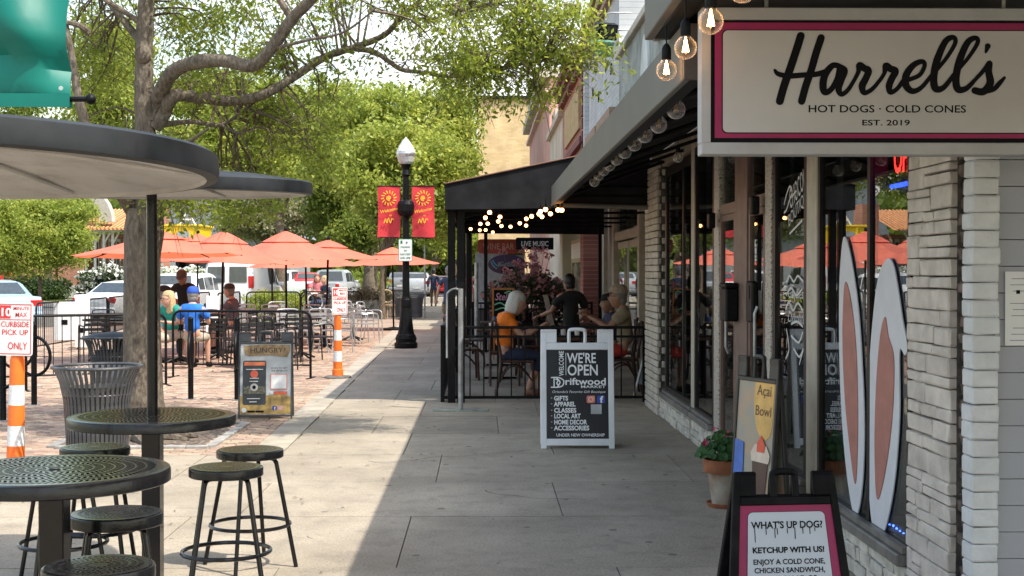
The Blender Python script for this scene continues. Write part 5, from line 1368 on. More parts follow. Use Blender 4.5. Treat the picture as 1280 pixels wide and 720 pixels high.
# ================================================================== DELINEATOR CONES
def cone(label, px, Y, lines):
    e = empty('traffic_delineator', label, 'traffic post', at(px, Y), 0.0)
    MB().lathe([(0, 0), (.2, 0), (.205, .015), (.19, .03), (.09, .04), (0, .04)], n=28).build('rubber_base', mat('dusty rubber', (0.12, 0.11, 0.1), .9, var=.2), e, True)
    z = .04; segs = [(.30, M_orange, .084, .075), (.165, M_refl, .067, .062), (.19, M_orange, .064, .060), (.165, M_refl, .061, .057), (.19, M_orange, .058, .05)]
    MB().lathe([(.084, .04), (.08, .13), (.068, .14), (.067, .25)], n=24).build('tube', M_orange, e, True)
    z = .25; r = .066
    for h, m in ((.155, M_refl), (.16, M_orange), (.155, M_refl), (.2, M_orange)):
        MB().lathe([(r, z), (r - .003, z + h)], n=24).build('sleeve', m, e, True); z += h; r -= .003
    MB().lathe([(.052, z), (.045, z + .03), (.02, z + .035), (0, z + .035)], n=20).build('cap', M_orange, e, True)
    pz = z + .03; ph = .41; pw = .27
    FRM = Matrix.Identity(4)
    k = MB(); rrect(k, -pw / 2, pw / 2, pz, pz + ph, .02, -.06, .004); s_ = k.build('sign_plate', M_whitep, e)
    rd = [MB().b2(-pw / 2 + .012, pw / 2 - .012, -.063, -.0605, z0, z0 + .006) for z0 in (pz + .012, pz + ph - .018)]
    rd += [MB().b2(x, x + .006, -.063, -.0605, pz + .018, pz + ph - .018) for x in (-pw / 2 + .012, pw / 2 - .018)]
    for q in rd: q.build('border', M_red, s_)
    MB().b2(-pw / 2 + .02, -.035, -.063, -.0605, pz + ph * .70, pz + ph * .94).build('number_block', M_red, s_)
    FRM = Matrix.Translation((0, -.0605, 0))
    def tt(s, h, x, zz, w, m=M_red, al='CENTER', b=.02): text(s, h, s_, m, FRM, x, zz, align=al, width=w, bold=b, d=.0035)
    tt('10', .06, -.075, pz + ph * .745, .075, M_whitep, b=.04)
    tt('MINUTE', .026, .045, pz + ph * .86, .12); tt('MAX', .036, .045, pz + ph * .73, .09); MB().b2(-pw / 2 + .02, pw / 2 - .02, -.063, -.0605, pz + ph * .675, pz + ph * .685).build('border', M_red, s_)
    tt('CURBSIDE', .042, 0, pz + ph * .54, .215); tt('PICK UP', .042, 0, pz + ph * .39, .2); tt('ONLY', .055, .02, pz + ph * .12, .15)
    return e
k1 = cone('orange and white traffic post with pick up sign, cut by the left edge', 18, 10.6, 0)
k1.rotation_euler = (0, R(1.2), 0)
k2 = cone('orange and white traffic post with small sign standing at the edge of the brick', 422, 20.4, 0)

k2.rotation_euler = (0, 0, R(38))
# ================================================================== BIKE RACK POSTS
def rack(px, Y, rz, label, h=.95):
    e = empty('bike_rack', label, 'bike rack', at(px, Y), rz, 'black bike rack posts')
    MB().tube([(0, 0, 0), (0, 0, h)], .034, 12).build('post', M_black, e, True); MB().ball((0, 0, h), .036, 12, 6).build('cap', M_black, e, True)
    MB().torus((0, -.0, h * .62), .23, .02, 36, 8, M=Matrix.Rotation(R(90), 3, 'Y')).build('ring', M_black, e, True)
    MB().lathe([(0, 0), (.07, 0), (.07, .012), (0, .012)], n=16).build('foot_plate', M_galv, e)
    return e
rack(42, 16.3, R(70), 'bike rack post with wide round hoop near the left traffic post'); rack(3, 14.6, R(60), 'bike rack post at the very left edge of the view')
rack(238, 17.0, R(6), 'bike rack post with narrow looking hoop right of the tree', 1.0); rack(296, 16.9, R(4), 'bike rack post directly behind the HUNGRY board', 1.0)
rack(20, 17.5, R(80), 'further round hoop between the two left bike rack posts')

# ================================================================== LAMP POST
lp = empty('street_lamp', 'tall black fluted street lamp with glass acorn globe and two red banners', 'street lamp', G(507.5, 435)); lY = lp.location.y
k = lY / 1700 # metres per pixel
def hp(py): return (435 - py) * k
MB().lathe([(0, 0), (14 * k, 0), (14.5 * k, 2 * k), (14.5 * k, 6 * k), (12.5 * k, 8 * k), (13.5 * k, 12 * k), (12 * k, 16 * k), (10.5 * k, 18 * k), (9.5 * k, 22 * k), (7.8 * k, 36 * k), (6.2 * k, 50 * k), (6.6 * k, 52 * k), (6.4 * k, 60 * k), (5.6 * k, 62 * k), (5.2 * k, 64 * k)], n=16).build('base', M_black, lp)
MB().lathe([(4.6 * k, 62 * k), (3.7 * k, hp(218))], n=12).build('shaft', M_black, lp)
MB().lathe([(4.2 * k, hp(272)), (9.5 * k, hp(268)), (10.5 * k, hp(264)), (10.5 * k, hp(256)), (9 * k, hp(252)), (4.5 * k, hp(250))], n=20).build('collar', M_black, lp)
MB().lathe([(4 * k, hp(250)), (3.2 * k, hp(222)), (5.5 * k, hp(219)), (4 * k, hp(213)), (6 * k, hp(208)), (7.5 * k, hp(206)), (0, hp(205))], n=20).build('fitter', M_black, lp)
gl = MB(); seg = 16
gl.lathe([(6 * k, hp(206)), (9 * k, hp(203)), (11.5 * k, hp(195)), (11.8 * k, hp(190)), (9 * k, hp(184)), (6 * k, hp(179)), (4 * k, hp(176)), (2.5 * k, hp(174.5)), (.01, hp(172))], n=seg)
gl.build('globe', glassmat('prismatic globe', 1.6, (.9, .93, .95), .15, white_mix=.5), lp)
MB().lathe([(0, hp(205)), (3 * k, hp(205)), (2.5 * k, hp(190)), (0, hp(186))], n=12).build('lamp', mat('white lamp', (.85, .85, .85), .4), lp)
MB().lathe([(11.3 * k, hp(196)), (11.9 * k, hp(193)), (11.4 * k, hp(190.5))], n=24).build('globe_band', M_silver, lp)
M_ban = mat('red banner cloth', (0.62, 0.035, 0.045), .65, var=.08, vscale=6, bump=.1)
M_gold = mat('golden yellow print', (0.85, 0.5, 0.03), .5)
for sgn, x0, x1, nm in ((-1, 472.5, 500.5, 'left'), (1, 515, 543, 'right')):
    bx0, bx1 = (x0 - 507.5) * k, (x1 - 507.5) * k; z0, z1 = hp(297), hp(233)
    mb = MB(); N = 12
    for j in range(N + 1):
        for i in range(9):
            u = i / 8; v = j / N; x = bx0 + (bx1 - bx0) * u + .012 * math.sin(v * 5 + sgn) * (1 - v); mb.v.append((x, .02 * math.sin(u * 5 + v * 4 + sgn) * (1 - v * .7), z0 + (z1 - z0) * v))
    for j in range(N):
        for i in range(8): a = j * 9 + i; mb.f.append((a, a + 1, a + 10, a + 9)); mb.mi.append(0)
    b_ = mb.build('banner', M_ban, lp, True)
    xa = (bx0 + bx1) / 2
    for zz in (z0, z1): MB().tube([(0, .0, zz), (bx0 - .02 if sgn < 0 else bx1 + .02, 0, zz)], .012, 6).build('banner_rod', M_black, lp)
    FB = Matrix.Translation((xa, -.03, 0))
    cz = hp(248)
    stroke([[(.028 * a / 6 * math.cos(a) * 1.0, cz + .028 * a / 6 * math.sin(a)) for a in [q * .7 for q in range(0, 17)]]] , .012, M_gold, b_, FB, d=.01, name='sun_emblem', k=3)
    stroke([[(.105 * math.cos(a), cz + .105 * math.sin(a)), (.155 * math.cos(a + .12), cz + .155 * math.sin(a + .12))] for a in [q * math.pi / 7 for q in range(14)]], .011, M_gold, b_, FB, d=.01, name='sun_rays', smooth=False)
    text('Welcome', .065, b_, M_gold, FB, 0, hp(265), shear=.3, width=.36, rot=R(-12), d=.012, bold=.02); text('to', .045, b_, M_gold, FB, .03, hp(270.5), shear=.3, d=.012)
    stroke([[(-.1, hp(279)), (-.07, hp(274)), (-.04, hp(279)), (-.01, hp(273)), (.03, hp(279)), (.06, hp(274)), (.1, hp(275))]], .009, M_gold, b_, FB, d=.01)
sx0, sx1 = (498.5 - 507.5) * k, (516 - 507.5) * k
q = MB(); rrect(q, sx0, sx1, hp(327), hp(299), .02, -.13, .006); s_ = q.build('parking_sign', mat('sign green', (0.02, 0.2, 0.09), .5), lp)
q = MB(); rrect(q, sx0 + .012, sx1 - .012, hp(327) + .012, hp(299) - .012, .015, -.134, .003); q.build('sign_face', M_whitep, s_)
FS = Matrix.Translation(((sx0 + sx1) / 2, -.135, 0)); M_grn = MATS['sign green']
for s, zz, w_ in (('PARKING', 310, .19), ('ON', 314.5, .06), ('PLANT STREET', 319, .22), ('8AM - 8PM', 323.5, .2)): text(s, .034, s_, M_grn, FS, 0, hp(zz), width=w_, d=.003, bold=.03)
MB().b2(-.1, -.06, -.002, .0, hp(305), hp(301)).build('symbol_block', M_grn, s_); s_.children[-1].matrix_local = FS; text('P', .05, s_, M_grn, FS, .03, hp(305.5), d=.003, bold=.04)
MB().b2(-.02, .02, -.128, -.03, hp(315), hp(312)).build('sign_bracket', M_galv, lp)
# ================================================================== ORANGE UMBRELLAS
M_umb = mat('coral orange canvas', (0.84, 0.215, 0.135), .75, var=.1, vscale=1.3, piece=.06)
# thin canvas lets some light through
_n, _l = M_umb.node_tree.nodes, M_umb.node_tree.links
_t = _n.new('ShaderNodeBsdfTranslucent'); _t.inputs[0].default_value = (0.9, 0.22, 0.1, 1); _x = _n.new('ShaderNodeMixShader'); _x.inputs[0].default_value = .35
_l.new(_n['Principled BSDF'].outputs[0], _x.inputs[1]); _l.new(_t.outputs[0], _x.inputs[2]); _l.new(_x.outputs[0], _n['Material Output'].inputs[0])
def umbrella(label, px, Y, apex_py, rim_py, r, rz=0.2):
    e = empty('patio_umbrella', label, 'umbrella', (XZ(px, Y), Y, 0), rz, 'coral patio umbrellas')
    za, zr_ = ZH(apex_py, Y), ZH(rim_py, Y)
    n = 8; mb = MB(); K = 6; rb = r * .30; 
    def ringz(t): return zr_ + (za - .05 - zr_) * (1 - t) - .025 * math.sin(t * math.pi)
    cols = []
    rings = [.22 + (.78) * i / K for i in range(K + 1)]
    M_ = 4
    for t in rings:
        for k in range(n * M_):
            a = 2 * math.pi * k / (n * M_); f_ = (k % M_) / M_
            inr = 1 - .075 * math.sin(f_ * math.pi) * t      # straight edge between ribs
            sg_ = -.02 * math.sin(f_ * math.pi) * t
            mb.v.append((r * t * inr * math.cos(a), r * t * inr * math.sin(a), ringz(t) + sg_))
    NN = n * M_
    for i in range(K):
        for k in range(NN): mb.f.append((i * NN + k, i * NN + (k + 1) % NN, (i + 1) * NN + (k + 1) % NN, (i + 1) * NN + k)); mb.mi.append(0)
    mb.build('canopy', M_umb, e)
    v = MB(); prof = [(.02, za), (r * .17, za - (za - zr_) * .16), (r * .35, ringz(.35) + .03)]
    v.lathe(prof, n=8)
    for kk in range(16):
        a = 2 * math.pi * kk / 16
    v.build('vent', M_umb, e)
    MB().ball((0, 0, za + .04), .045, 8, 6).build('finial', M_black, e); MB().tube([(0, 0, 0), (0, 0, za)], .024, 8).build('pole', M_black, e)
    for k in range(n):
        a = 2 * math.pi * k / n
        MB().tube([(r * .1 * math.cos(a), r * .1 * math.sin(a), ringz(.1) - .05), (r * .99 * math.cos(a), r * .99 * math.sin(a), zr_ - .012)], .01, 5).build('rib', M_black, e)
    MB().lathe([(0, 0), (.3, 0), (.3, .05), (.05, .09), (0, .09)], n=16).build('base', M_black, e)
    e.rotation_euler = (R(random.uniform(-1.6, 1.6)), R(random.uniform(-1.6, 1.6)), rz)
    return e
umbrella('coral umbrella directly right of the big tree, widest of all', 276, 26.6, 289, 328, 1.38)
umbrella('coral umbrella left of the tree trunk, partly behind it', 200, 24.0, 287, 319, 1.48, .35)
umbrella('coral umbrella in the middle with a dark round finial', 358, 29, 289, 323, 1.52, .5)
umbrella('lower coral umbrella under the middle one', 384, 34, 306, 332.5, 1.45, .1)
umbrella('coral umbrella whose right edge reaches toward the tree by the lamp', 407, 30.5, 300, 322, 1.3, .3)
umbrella('small coral umbrella top peeping between two larger ones', 246, 35, 292, 318, 1.35, .6)
umbrella('furthest coral umbrella behind the street lamp', 492, 37, 309, 330, 1.3, .15)
umbrella('coral umbrella seen low behind the middle pair', 340, 38, 300, 326, 1.4, .45)

# ================================================================== BARRIERS
def barrier(p0, p1, label, h=1.0):
    p0, p1 = Vector((p0[0], p0[1], 0)), Vector((p1[0], p1[1], 0)); L = (p1 - p0).length
    e = empty('crowd_barrier', label, 'barrier', p0, math.atan2(p1.y - p0.y, p1.x - p0.x), 'black crowd barriers round the cafe seating')
    r = .12
    arc = [(0, 0, 0), (0, 0, h - r)] + [(r - r * math.cos(a), 0, h - r + r * math.sin(a)) for a in (.5, 1.0, 1.4)] + [(r, 0, h), (L - r, 0, h)] + [(L - r + r * math.sin(a), 0, h - r + r * math.cos(a)) for a in (.3, .8, 1.2)] + [(L, 0, h - r), (L, 0, 0)]
    MB().tube(arc, .019, 8).build('hoop_frame', M_black, e, True)
    MB().tube([(0, 0, .2), (L, 0, .2)], .015, 6).build('bottom_rail', M_black, e)
    mm = MB().tube([(0, 0, .2), (0, 0, h)], .0065, 5).mesh('bar', M_black)
    n = int(L / .115)
    for k in range(1, n): link('baluster', mm, e, (L * k / n, 0, 0))
    for x in (.0, L): MB().b2(x - .02, x + .02, -.22, .22, 0, .015).build('foot', M_black, e)
    return e
def gx_(px, Y): return (XZ(px, Y), Y)
barrier(gx_(216, 20.6), gx_(388, 20.3), 'black barrier in front of the cafe tables, behind the HUNGRY board')
barrier(gx_(32, 18.3), gx_(207, 19.2), 'black barrier running behind the tree trunk and litter bins')
barrier(gx_(-120, 18.0), gx_(26, 18.2), 'black barrier at the left edge behind the bike racks')
barrier(gx_(45, 25.5), gx_(97, 28), 'black barrier with a white notice board beyond the bike racks'); barrier(gx_(99, 28.5), gx_(134, 31), 'rounded black barrier beyond the first notice board'); barrier(gx_(136, 31), gx_(160, 34), 'black barrier disappearing behind the big tree')
barrier(gx_(308, 36), gx_(375, 36.2), 'black barrier before the clipped green hedge', 1.05); barrier(gx_(376, 36.3), gx_(452, 36.6), 'black barrier left of the far cafe tables', 1.05)
barrier(gx_(228, 33), gx_(262, 36), 'tilted black barrier behind the seated group', 1.05); barrier(gx_(272, 34), gx_(300, 36.5), 'black barrier beside the grey shirted man', 1.05)
for px, Y, w, z0, z1, lb_ in ((81, 26.8, .42, .25, 1.0, 'white notice board tied to the left far barrier'), (103, 27.8, .3, .05, 1.05, 'tall narrow white board with black mark between two barriers'), (266, 33.2, .32, .0, 1.0, 'white upright panel behind the man in blue')):
    e = empty('notice_board', lb_, 'notice board', at(px, Y)); MB().b2(-w / 2, w / 2, -.03, .01, z0, z1, bev=.006).build('board', M_whitep, e); MB().b2(-.06, .06, -.034, -.031, z0 + .3, z0 + .4).build('printed_mark', M_letblk, e)

# ================================================================== CAFE TABLES AND CHAIRS
def cchair(name, label, m, group, arms=True, mesh_seat=True):
    e = empty(name, label, 'chair', group=group)
    w = .23
    fr = MB()
    fr.tube(catmull([(-w, -.24, 0), (-w, -.21, .4), (-w, -.19, .64), (-w - .01, .0, .67), (-w + .02, .2, .66), (-w + .03, .23, .8)], 4), .013, 7)
    fr.tube(catmull([(w, -.24, 0), (w, -.21, .4), (w, -.19, .64), (w + .01, .0, .67), (w - .02, .2, .66), (w - .03, .23, .8)], 4), .013, 7)
    fr.build('side_frame', m, e, True)
    for s in (-1, 1):
        MB().tube([(s * w, .27, 0), (s * (w - .01), .2, .43), (s * (w - .03), .24, .82)], .013, 7).build('rear_leg', m, e, True)
    MB().tube(catmull([(-w + .03, .24, .82), (-w + .06, .25, .86), (0, .27, .87), (w - .06, .25, .86), (w - .03, .24, .82)], 4), .013, 7).build('back_rail', m, e, True)
    b = MB()
    for z in (.58, .66, .74): b.b2(-w + .03, w - .03, .235, .25, z, z + .05)
    b.build('back_slats', m, e)
    st_ = MB()
    for q in range(8): st_.b2(-w + .02, w - .02, -.2 + q * .052, -.2 + q * .052 + .04, .435, .45)
    st_.b2(-w, -w + .02, -.21, .22, .425, .45); st_.b2(w - .02, w, -.21, .22, .425, .45)
    st_.build('seat', m, e)
    return e
def ctable(label, r=.38, m=None, group='black cafe tables in the fenced seating'):
    m = m or M_black
    e = empty('cafe_table', label, 'table', group=group)
    MB().lathe([(0, .715), (r, .715), (r, .74), (0, .742)], n=28).build('table_top', m, e); MB().tube([(0, 0, 0.03), (0, 0, .715)], .035, 10).build('pedestal', m, e)
    f = MB()
    for k in range(4):
        a = k * math.pi / 2 + .4; f.tube([(0, 0, .12), (.2 * math.cos(a), .2 * math.sin(a), .05), (.3 * math.cos(a), .3 * math.sin(a), .012)], .018, 6)
    f.build('feet', m, e); return e
M_chalu = mat('silver chair metal', (0.6, 0.61, 0.62), .35, .6, var=.1)
M_chblk = mat('black chair wire', (0.02, 0.02, 0.022), .4)
chS = cchair('cafe_chair', 'x', M_chalu, 'silver slatted cafe chairs'); chB = cchair('cafe_chair', 'x', M_chblk, 'black metal cafe chairs')
tb0 = ctable('x')
firsts = {'S': True, 'B': True, 'T': True}
def place(kind, px, Y, rz, label):
    o0 = {'S': chS, 'B': chB, 'T': tb0}[kind]
    o = o0 if firsts[kind] else copy_tree(o0); firsts[kind] = False
    o.location = (XZ(px, Y), Y, 0); o.rotation_euler = (0, 0, rz); o['label'] = label
    return o
tabs = [(326, 22.6, 'round table just behind the front barrier'), (272, 24.6, 'black table by the man in blue'), (376, 25.0, 'black table between the umbrella poles'), (300, 28.5, 'black table of the grey capped man'),
        (405, 28.0, 'table behind the orange traffic post'), (350, 31, 'table under the lower coral umbrella'), (440, 31.5, 'table nearest the paving edge'), (130, 24.5, 'table left of the big tree'), (225, 23.8, 'table in the middle of the seated group')]
for px, Y, lb_ in tabs: place('T', px, Y, .3, lb_)
wh = ['back turned', 'facing left', 'facing right', 'facing the camera']
cs = [('B', 312, 21.6, 3.3, tabs[0][2], 0), ('B', 346, 22.0, 2.4, tabs[0][2], 1), ('B', 300, 23.2, 4.6, tabs[0][2], 2), ('B', 352, 23.6, 1.2, tabs[0][2], 3),
      ('B', 284, 23.6, 2.6, tabs[1][2], 1), ('B', 262, 25.6, .3, tabs[1][2], 3),
      ('B', 366, 24.0, 3.6, tabs[2][2], 0), ('B', 396, 24.2, 2.2, tabs[2][2], 1), ('S', 360, 26.2, .2, tabs[2][2], 3),
      ('S', 388, 26.6, 3.9, tabs[4][2], 2), ('S', 420, 26.8, 2.3, tabs[4][2], 1), ('S', 396, 29.3, .5, tabs[4][2], 3), ('S', 424, 29.0, 1.0, tabs[4][2], 0),
      ('S', 318, 27.6, 2.1, tabs[3][2], 1), ('S', 308, 29.8, .2, tabs[3][2], 3),
      ('S', 336, 30.2, 3.5, tabs[5][2], 0), ('S', 366, 30.2, 2.2, tabs[5][2], 1), ('S', 346, 32.4, .1, tabs[5][2], 3),
      ('S', 424, 30.4, 4.0, tabs[6][2], 2), ('S', 456, 30.2, 2.2, tabs[6][2], 1), ('S', 462, 32.4, 1.2, tabs[6][2], 3), ('S', 430, 33.2, .2, tabs[6][2], 0),
      ('B', 118, 23.6, 3.6, tabs[7][2], 0), ('B', 146, 24.0, 2.0, tabs[7][2], 1), ('B', 128, 25.8, .2, tabs[7][2], 3)]
for kd, px, Y, rz, tl, w_ in cs:
    place(kd, px, Y, rz, ('silver chair ' if kd == 'S' else 'black wire chair ') + wh[w_] + ' at the ' + tl.split(',')[0])
# stack of ringed black chairs and wicker chair further back
for i, (px, Y, lb_) in enumerate(((390, 39, 'black hooped chairs row end piece beside the far table'), (398, 39.4, 'second black hooped chair in the far row'), (406, 39.8, 'third black hooped chair in the far row'))):
    e = empty('hoop_chair', lb_, 'chair', at(px, Y), .6, 'black hooped chairs by the car park')
    MB().torus((0, .2, .72), .24, .02, 20, 6, M=Matrix.Rotation(R(78), 3, 'X')).build('back_hoop', M_silver if i == 1 else M_black, e)
    MB().lathe([(0, .44), (.24, .44), (.24, .47), (0, .475)], n=16).build('seat', M_black, e)
    for s in range(4): MB().tube([(.17 * math.cos(s * 1.57 + .78), .17 * math.sin(s * 1.57 + .78), .44), (.22 * math.cos(s * 1.57 + .78), .22 * math.sin(s * 1.57 + .78), 0)], .013, 5).build('leg', M_black, e)
e = empty('wicker_chair', 'tan wicker chair with round back beside the slim leaning trunk', 'chair', at(487, 46), .5)
M_wick = mat('tan wicker', (0.42, 0.3, 0.17), .7, var=.2, vscale=40)
MB().torus((0, .2, .75), .22, .03, 20, 6, M=Matrix.Rotation(R(75), 3, 'X')).build('back_hoop', M_wick, e); MB().lathe([(0, .42), (.25, .42), (.26, .48), (0, .49)], n=18).build('seat', M_wick, e)
for s in range(4): MB().tube([(.18 * math.cos(s * 1.57 + .78), .18 * math.sin(s * 1.57 + .78), .44), (.23 * math.cos(s * 1.57 + .78), .23 * math.sin(s * 1.57 + .78), 0)], .018, 5).build('leg', M_wick, e)
for i, (px, lb_) in enumerate(((502, 'dark slatted bin left of the lamp shaft'), (520, 'dark slatted bin right of the lamp shaft'))):
    o = dup(t1, at(px, 46), label=lb_, scale=.95); o['group'] = 'dark bins behind the street lamp'
tag(MB().tube([(0, 0, 0), (0, 0, 2.5)], .035, 6).build('sign_pole', M_galv, loc=G(531, 397)), 'thin bare grey pole beside the two walking men', 'pole')
e = empty('low_planter', 'low stone planter wall of dry brown shrubs behind the cafe', 'planter', at(452, 50)); MB().b2(-1.6, 1.2, -.3, .3, -.1, .55, bev=.02).build('planter_wall', mat('rubble wall', (0.3, 0.26, 0.2), .9, var=.3, bump=.4), e)
planter_dry = e
MB_ = MB().b2(-1.5, 3.6, -.2, .2, -.1, .35, bev=.01); e = empty('kerb_wall', 'low concrete wall crossing behind the walking men', 'wall', at(500, 66)); MB_.build('wall', MATS['kerb concrete'], e)

# ================================================================== PATIO FURNITURE (dark wood)
def wchair(label):
    e = empty('wooden_chair', label, 'chair', group='dark bentwood patio chairs'); w = .2
    for s in (-1, 1):
        MB().tube(catmull([(s * w, -.2, .44), (s * w, -.21, .2), (s * (w + .01), -.22, 0)], 3), .018, 7).build('front_leg', M_wood, e, True)
        MB().tube(catmull([(s * w, .27, 0), (s * w, .2, .44), (s * (w - .01), .24, .7), (s * (w - .03), .27, .9)], 4), .018, 7).build('rear_leg', M_wood, e, True)
        MB().tube(catmull([(s * w, -.2, .2), (s * w, -.05, .36), (s * w, .1, .37), (s * w, .22, .18)], 4), .012, 6).build('bent_brace', M_wood, e, True)
    MB().b2(-w - .02, w + .02, -.22, .22, .43, .465, bev=.01).build('seat', M_wood, e)
    MB().tube(catmull([(-w + .03, .27, .9), (-.1, .28, .93), (.1, .28, .93), (w - .03, .27, .9)], 4), .018, 7).build('top_rail', M_wood, e)
    b = MB()
    for x in (-.09, -.03, .03, .09): b.b2(x - .012, x + .012, .235, .25, .46, .92)
    b.build('back_spindles', M_wood, e); return e
def wtable(label, w=.7, d=.7):
    e = empty('wooden_table', label, 'table', group='dark wooden patio tables')
    MB().b2(-w / 2, w / 2, -d / 2, d / 2, .71, .745, bev=.006).build('table_top', M_wood, e); MB().tube([(0, 0, 0), (0, 0, .71)], .04, 10).build('pedestal', M_black, e); MB().b2(-.25, .25, -.03, .03, 0, .03).b2(-.03, .03, -.25, .25, 0, .028).build('feet', M_black, e); return e
wt0 = wtable('x'); wc0 = wchair('x'); f1, f2 = True, True
for x, y, lb_ in ((1.12, 17.7, 'dark wooden table between the orange shirted woman and the capped man'), (.25, 20.2, 'dark wooden table behind the orange shirted woman'), (.3, 23.0, 'dark wooden table further back beside the grey post'), (1.6, 22.3, 'dark wooden table behind the waiter')):
    o = wt0 if f1 else copy_tree(wt0); f1 = False; o.location = (x, y, 0); o['label'] = lb_
wcs = [(.43, 17.55, R(90), 'dark bentwood chair under the woman in orange'), (1.80, 17.8, R(-90), 'dark bentwood chair under the man in the beige cap'), (-.3, 20.1, R(95), 'dark chair left of the second patio table'), (.75, 20.6, R(-80), 'dark chair right of the second patio table'), (-.2, 22.8, R(90), 'dark chair left of the third patio table'), (.9, 23.2, R(-90), 'dark chair right of the third patio table'),
       (.3, 19.2, R(180), 'dark chair with its back to the camera at the second patio table'), (1.1, 22.0, R(80), 'dark chair left of the table behind the waiter'), (1.9, 19.2, R(-95), 'dark chair where the man in navy sits by the wall')]
for x, y, rz, lb_ in wcs:
    o = wc0 if f2 else copy_tree(wc0); f2 = False; o.location = (x, y, 0); o.rotation_euler = (0, 0, rz); o['label'] = lb_
for i, (x, y) in enumerate(((.12, 20.1), (.33, 20.35), (.2, 22.9), (.45, 23.1), (1.05, 17.75), (1.22, 17.6))):
    lbs = ['white cup on the second patio table', 'white napkin holder on the second patio table', 'blue glass on the third patio table', 'white jar on the third patio table', 'white cup beside the seated woman', 'small white dish before the capped man']
    tag(MB().lathe([(0, 0), (.03, 0), (.038, .09), (.03, .09), (.028, .01), (0, .01)], n=12).build('cup', mat('blue glassware', (0.05, .15, .4), .2) if i == 2 else M_whitep, loc=(x, y, .747)), lbs[i], 'cup')
# folding easel board at the right behind the railing
e = empty('folded_board', 'white edged folding board leaning behind the railing by the brick pillar', 'board', (1.88, 17.0, 0), R(-20)); M_ = Matrix.Rotation(R(14), 3, 'Y')
for x in (-.0, .16): MB().box(M_ @ Vector((x, 0, .42)), (.022, .03, .84), rot=M_).build('edge_frame', M_white, e)
MB().box(M_ @ Vector((.08, .01, .5)), (.16, .01, .6), rot=M_).build('panel', mat('grey panel', (.15, .16, .18), .4), e)
# chalkboard with orange frame, hanging signs, mural beyond the canopy
Yc = 24.6
e = empty('chalkboard', 'orange framed chalkboard with coloured script on the patio', 'chalkboard', (XZ(629, Yc), Yc, 0)); kc = Yc / 1700
M_of = mat('orange wood frame', (0.5, 0.2, 0.06), .6)
z0, z1 = ZH(405, Yc), ZH(360, Yc); hw = 14 * kc
MB().b2(-hw, hw, 0, .03, z0, z0 + .035).b2(-hw, hw, 0, .03, z1 - .035, z1).b2(-hw, -hw + .035, .001, .029, z0, z1).b2(hw - .035, hw, .001, .029, z0, z1).build('frame', M_of, e)
MB().b2(-hw + .03, hw - .03, .008, .02, z0 + .03, z1 - .03).build('board', M_letblk, e); MB().b2(-hw + .02, -hw + .05, .03, .06, 0, z0 + .1).b2(hw - .05, hw - .02, .03, .06, 0, z0 + .1).build('leg', M_of, e)
FC = Matrix.Translation((0, .004, 0)); M_cp = mat('pink chalk', (.7, .35, .5), .8); M_cg = mat('green chalk', (.2, .6, .35), .8)
text('Stella', .13, e, M_cp, FC, 0, z1 - .22, shear=.3, width=.3, bold=.02)
stroke([[(-.15, z1 - .3), (-.05, z1 - .27), (.05, z1 - .32), (.15, z1 - .28)], [(-.14, z1 - .4), (0, z1 - .36), (.13, z1 - .41)], [(.03, z1 - .09), (.12, z1 - .06), (.15, z1 - .12)]], .012, M_cg, e, FC)
def hangsign(name, label, px0, px1, py0, py1, Y, m, s, tm, frac=.55, oval=False, cat='sign', sx=None):
    kx = Y / 1700; e = empty(name, label, cat, (XZ((px0 + px1) / 2, Y), Y, ZH(py1, Y))); w = (px1 - px0) * kx; h = (py1 - py0) * kx
    if oval: MB().prism([(w / 2 * math.cos(a), 0, h / 2 + h / 2 * math.sin(a)) for a in [q * math.pi / 16 for q in range(32)]], (0, .05, 0)).build('board', m, e)
    else: rrect(MB(), -w / 2, w / 2, 0, h, h * .25 if name == 'wine_bar_sign' else .02, 0, .05).build('board', m, e)
    if s: text(s, h * frac, e, tm, FI, 0, h * (.5 - frac / 2), width=(sx or .8) * w, bold=.02, d=.008)
    return e
M_lt = mat('pale sign letters', (.6, .6, .55), .6); M_dim = mat('dull brown letters', (.5, .28, .2), .6); M_yl = mat('yellow sign letters', (.65, .6, .25), .6)
hangsign('live_music_sign', 'black hanging sign reading LIVE MUSIC beyond the canopy', 645, 692, 297, 312, 28.6, M_letblk, 'LIVE MUSIC', M_lt, .42, sx=.72)
hangsign('wine_bar_sign', 'red brown hanging sign reading WINE BAR left of the black one', 597, 649, 299, 317, 29.5, mat('rust red board', (.33, .05, .03), .6), 'WINE BAR', M_dim, .42, sx=.75)
hangsign('shop_sign', 'small olive green sign reading SHOP under the WINE BAR sign', 634, 656, 307, 319, 29.9, mat('olive board', (.09, .1, .03), .6), 'SHOP', M_yl, .55)
ms = hangsign('mural_wall', 'pale panel wall carrying an oval blue and maroon gallery sign', 594, 656, 316, 386, 33, mat('pale grey panel', (.36, .38, .39), .7), None, None, cat='wall')
MB().b2(-.9, .6, .06, .1, -.9, 0).build('lower_panel', mat('dark panel', (.06, .06, .06), .7), ms)
ov = hangsign('gallery_sign', 'oval maroon and blue hanging gallery sign with pale lettering', 610, 658, 318, 343, 32.0, mat('maroon blue paint', (.1, .03, .05), .5, col2=(.03, .06, .2), vscale=2.5), 'Blue Coast', mat('teal grey letters', (.3, .38, .42), .6), .2, oval=True, sx=.5)
text('Grille', .1, ov, MATS['teal grey letters'], FI, .0, .2, width=.38, d=.008); MB().b2(-.14, .14, -.02, -.004, .05, .17).build('dark_plate', M_letblk, ov)
stroke([[(-.38, .3), (-.33, .2), (-.25, .14)], [(-.34, .33), (-.28, .24), (-.2, .19)]], .014, mat('cyan paint', (.1, .4, .55), .5), ov, FI)
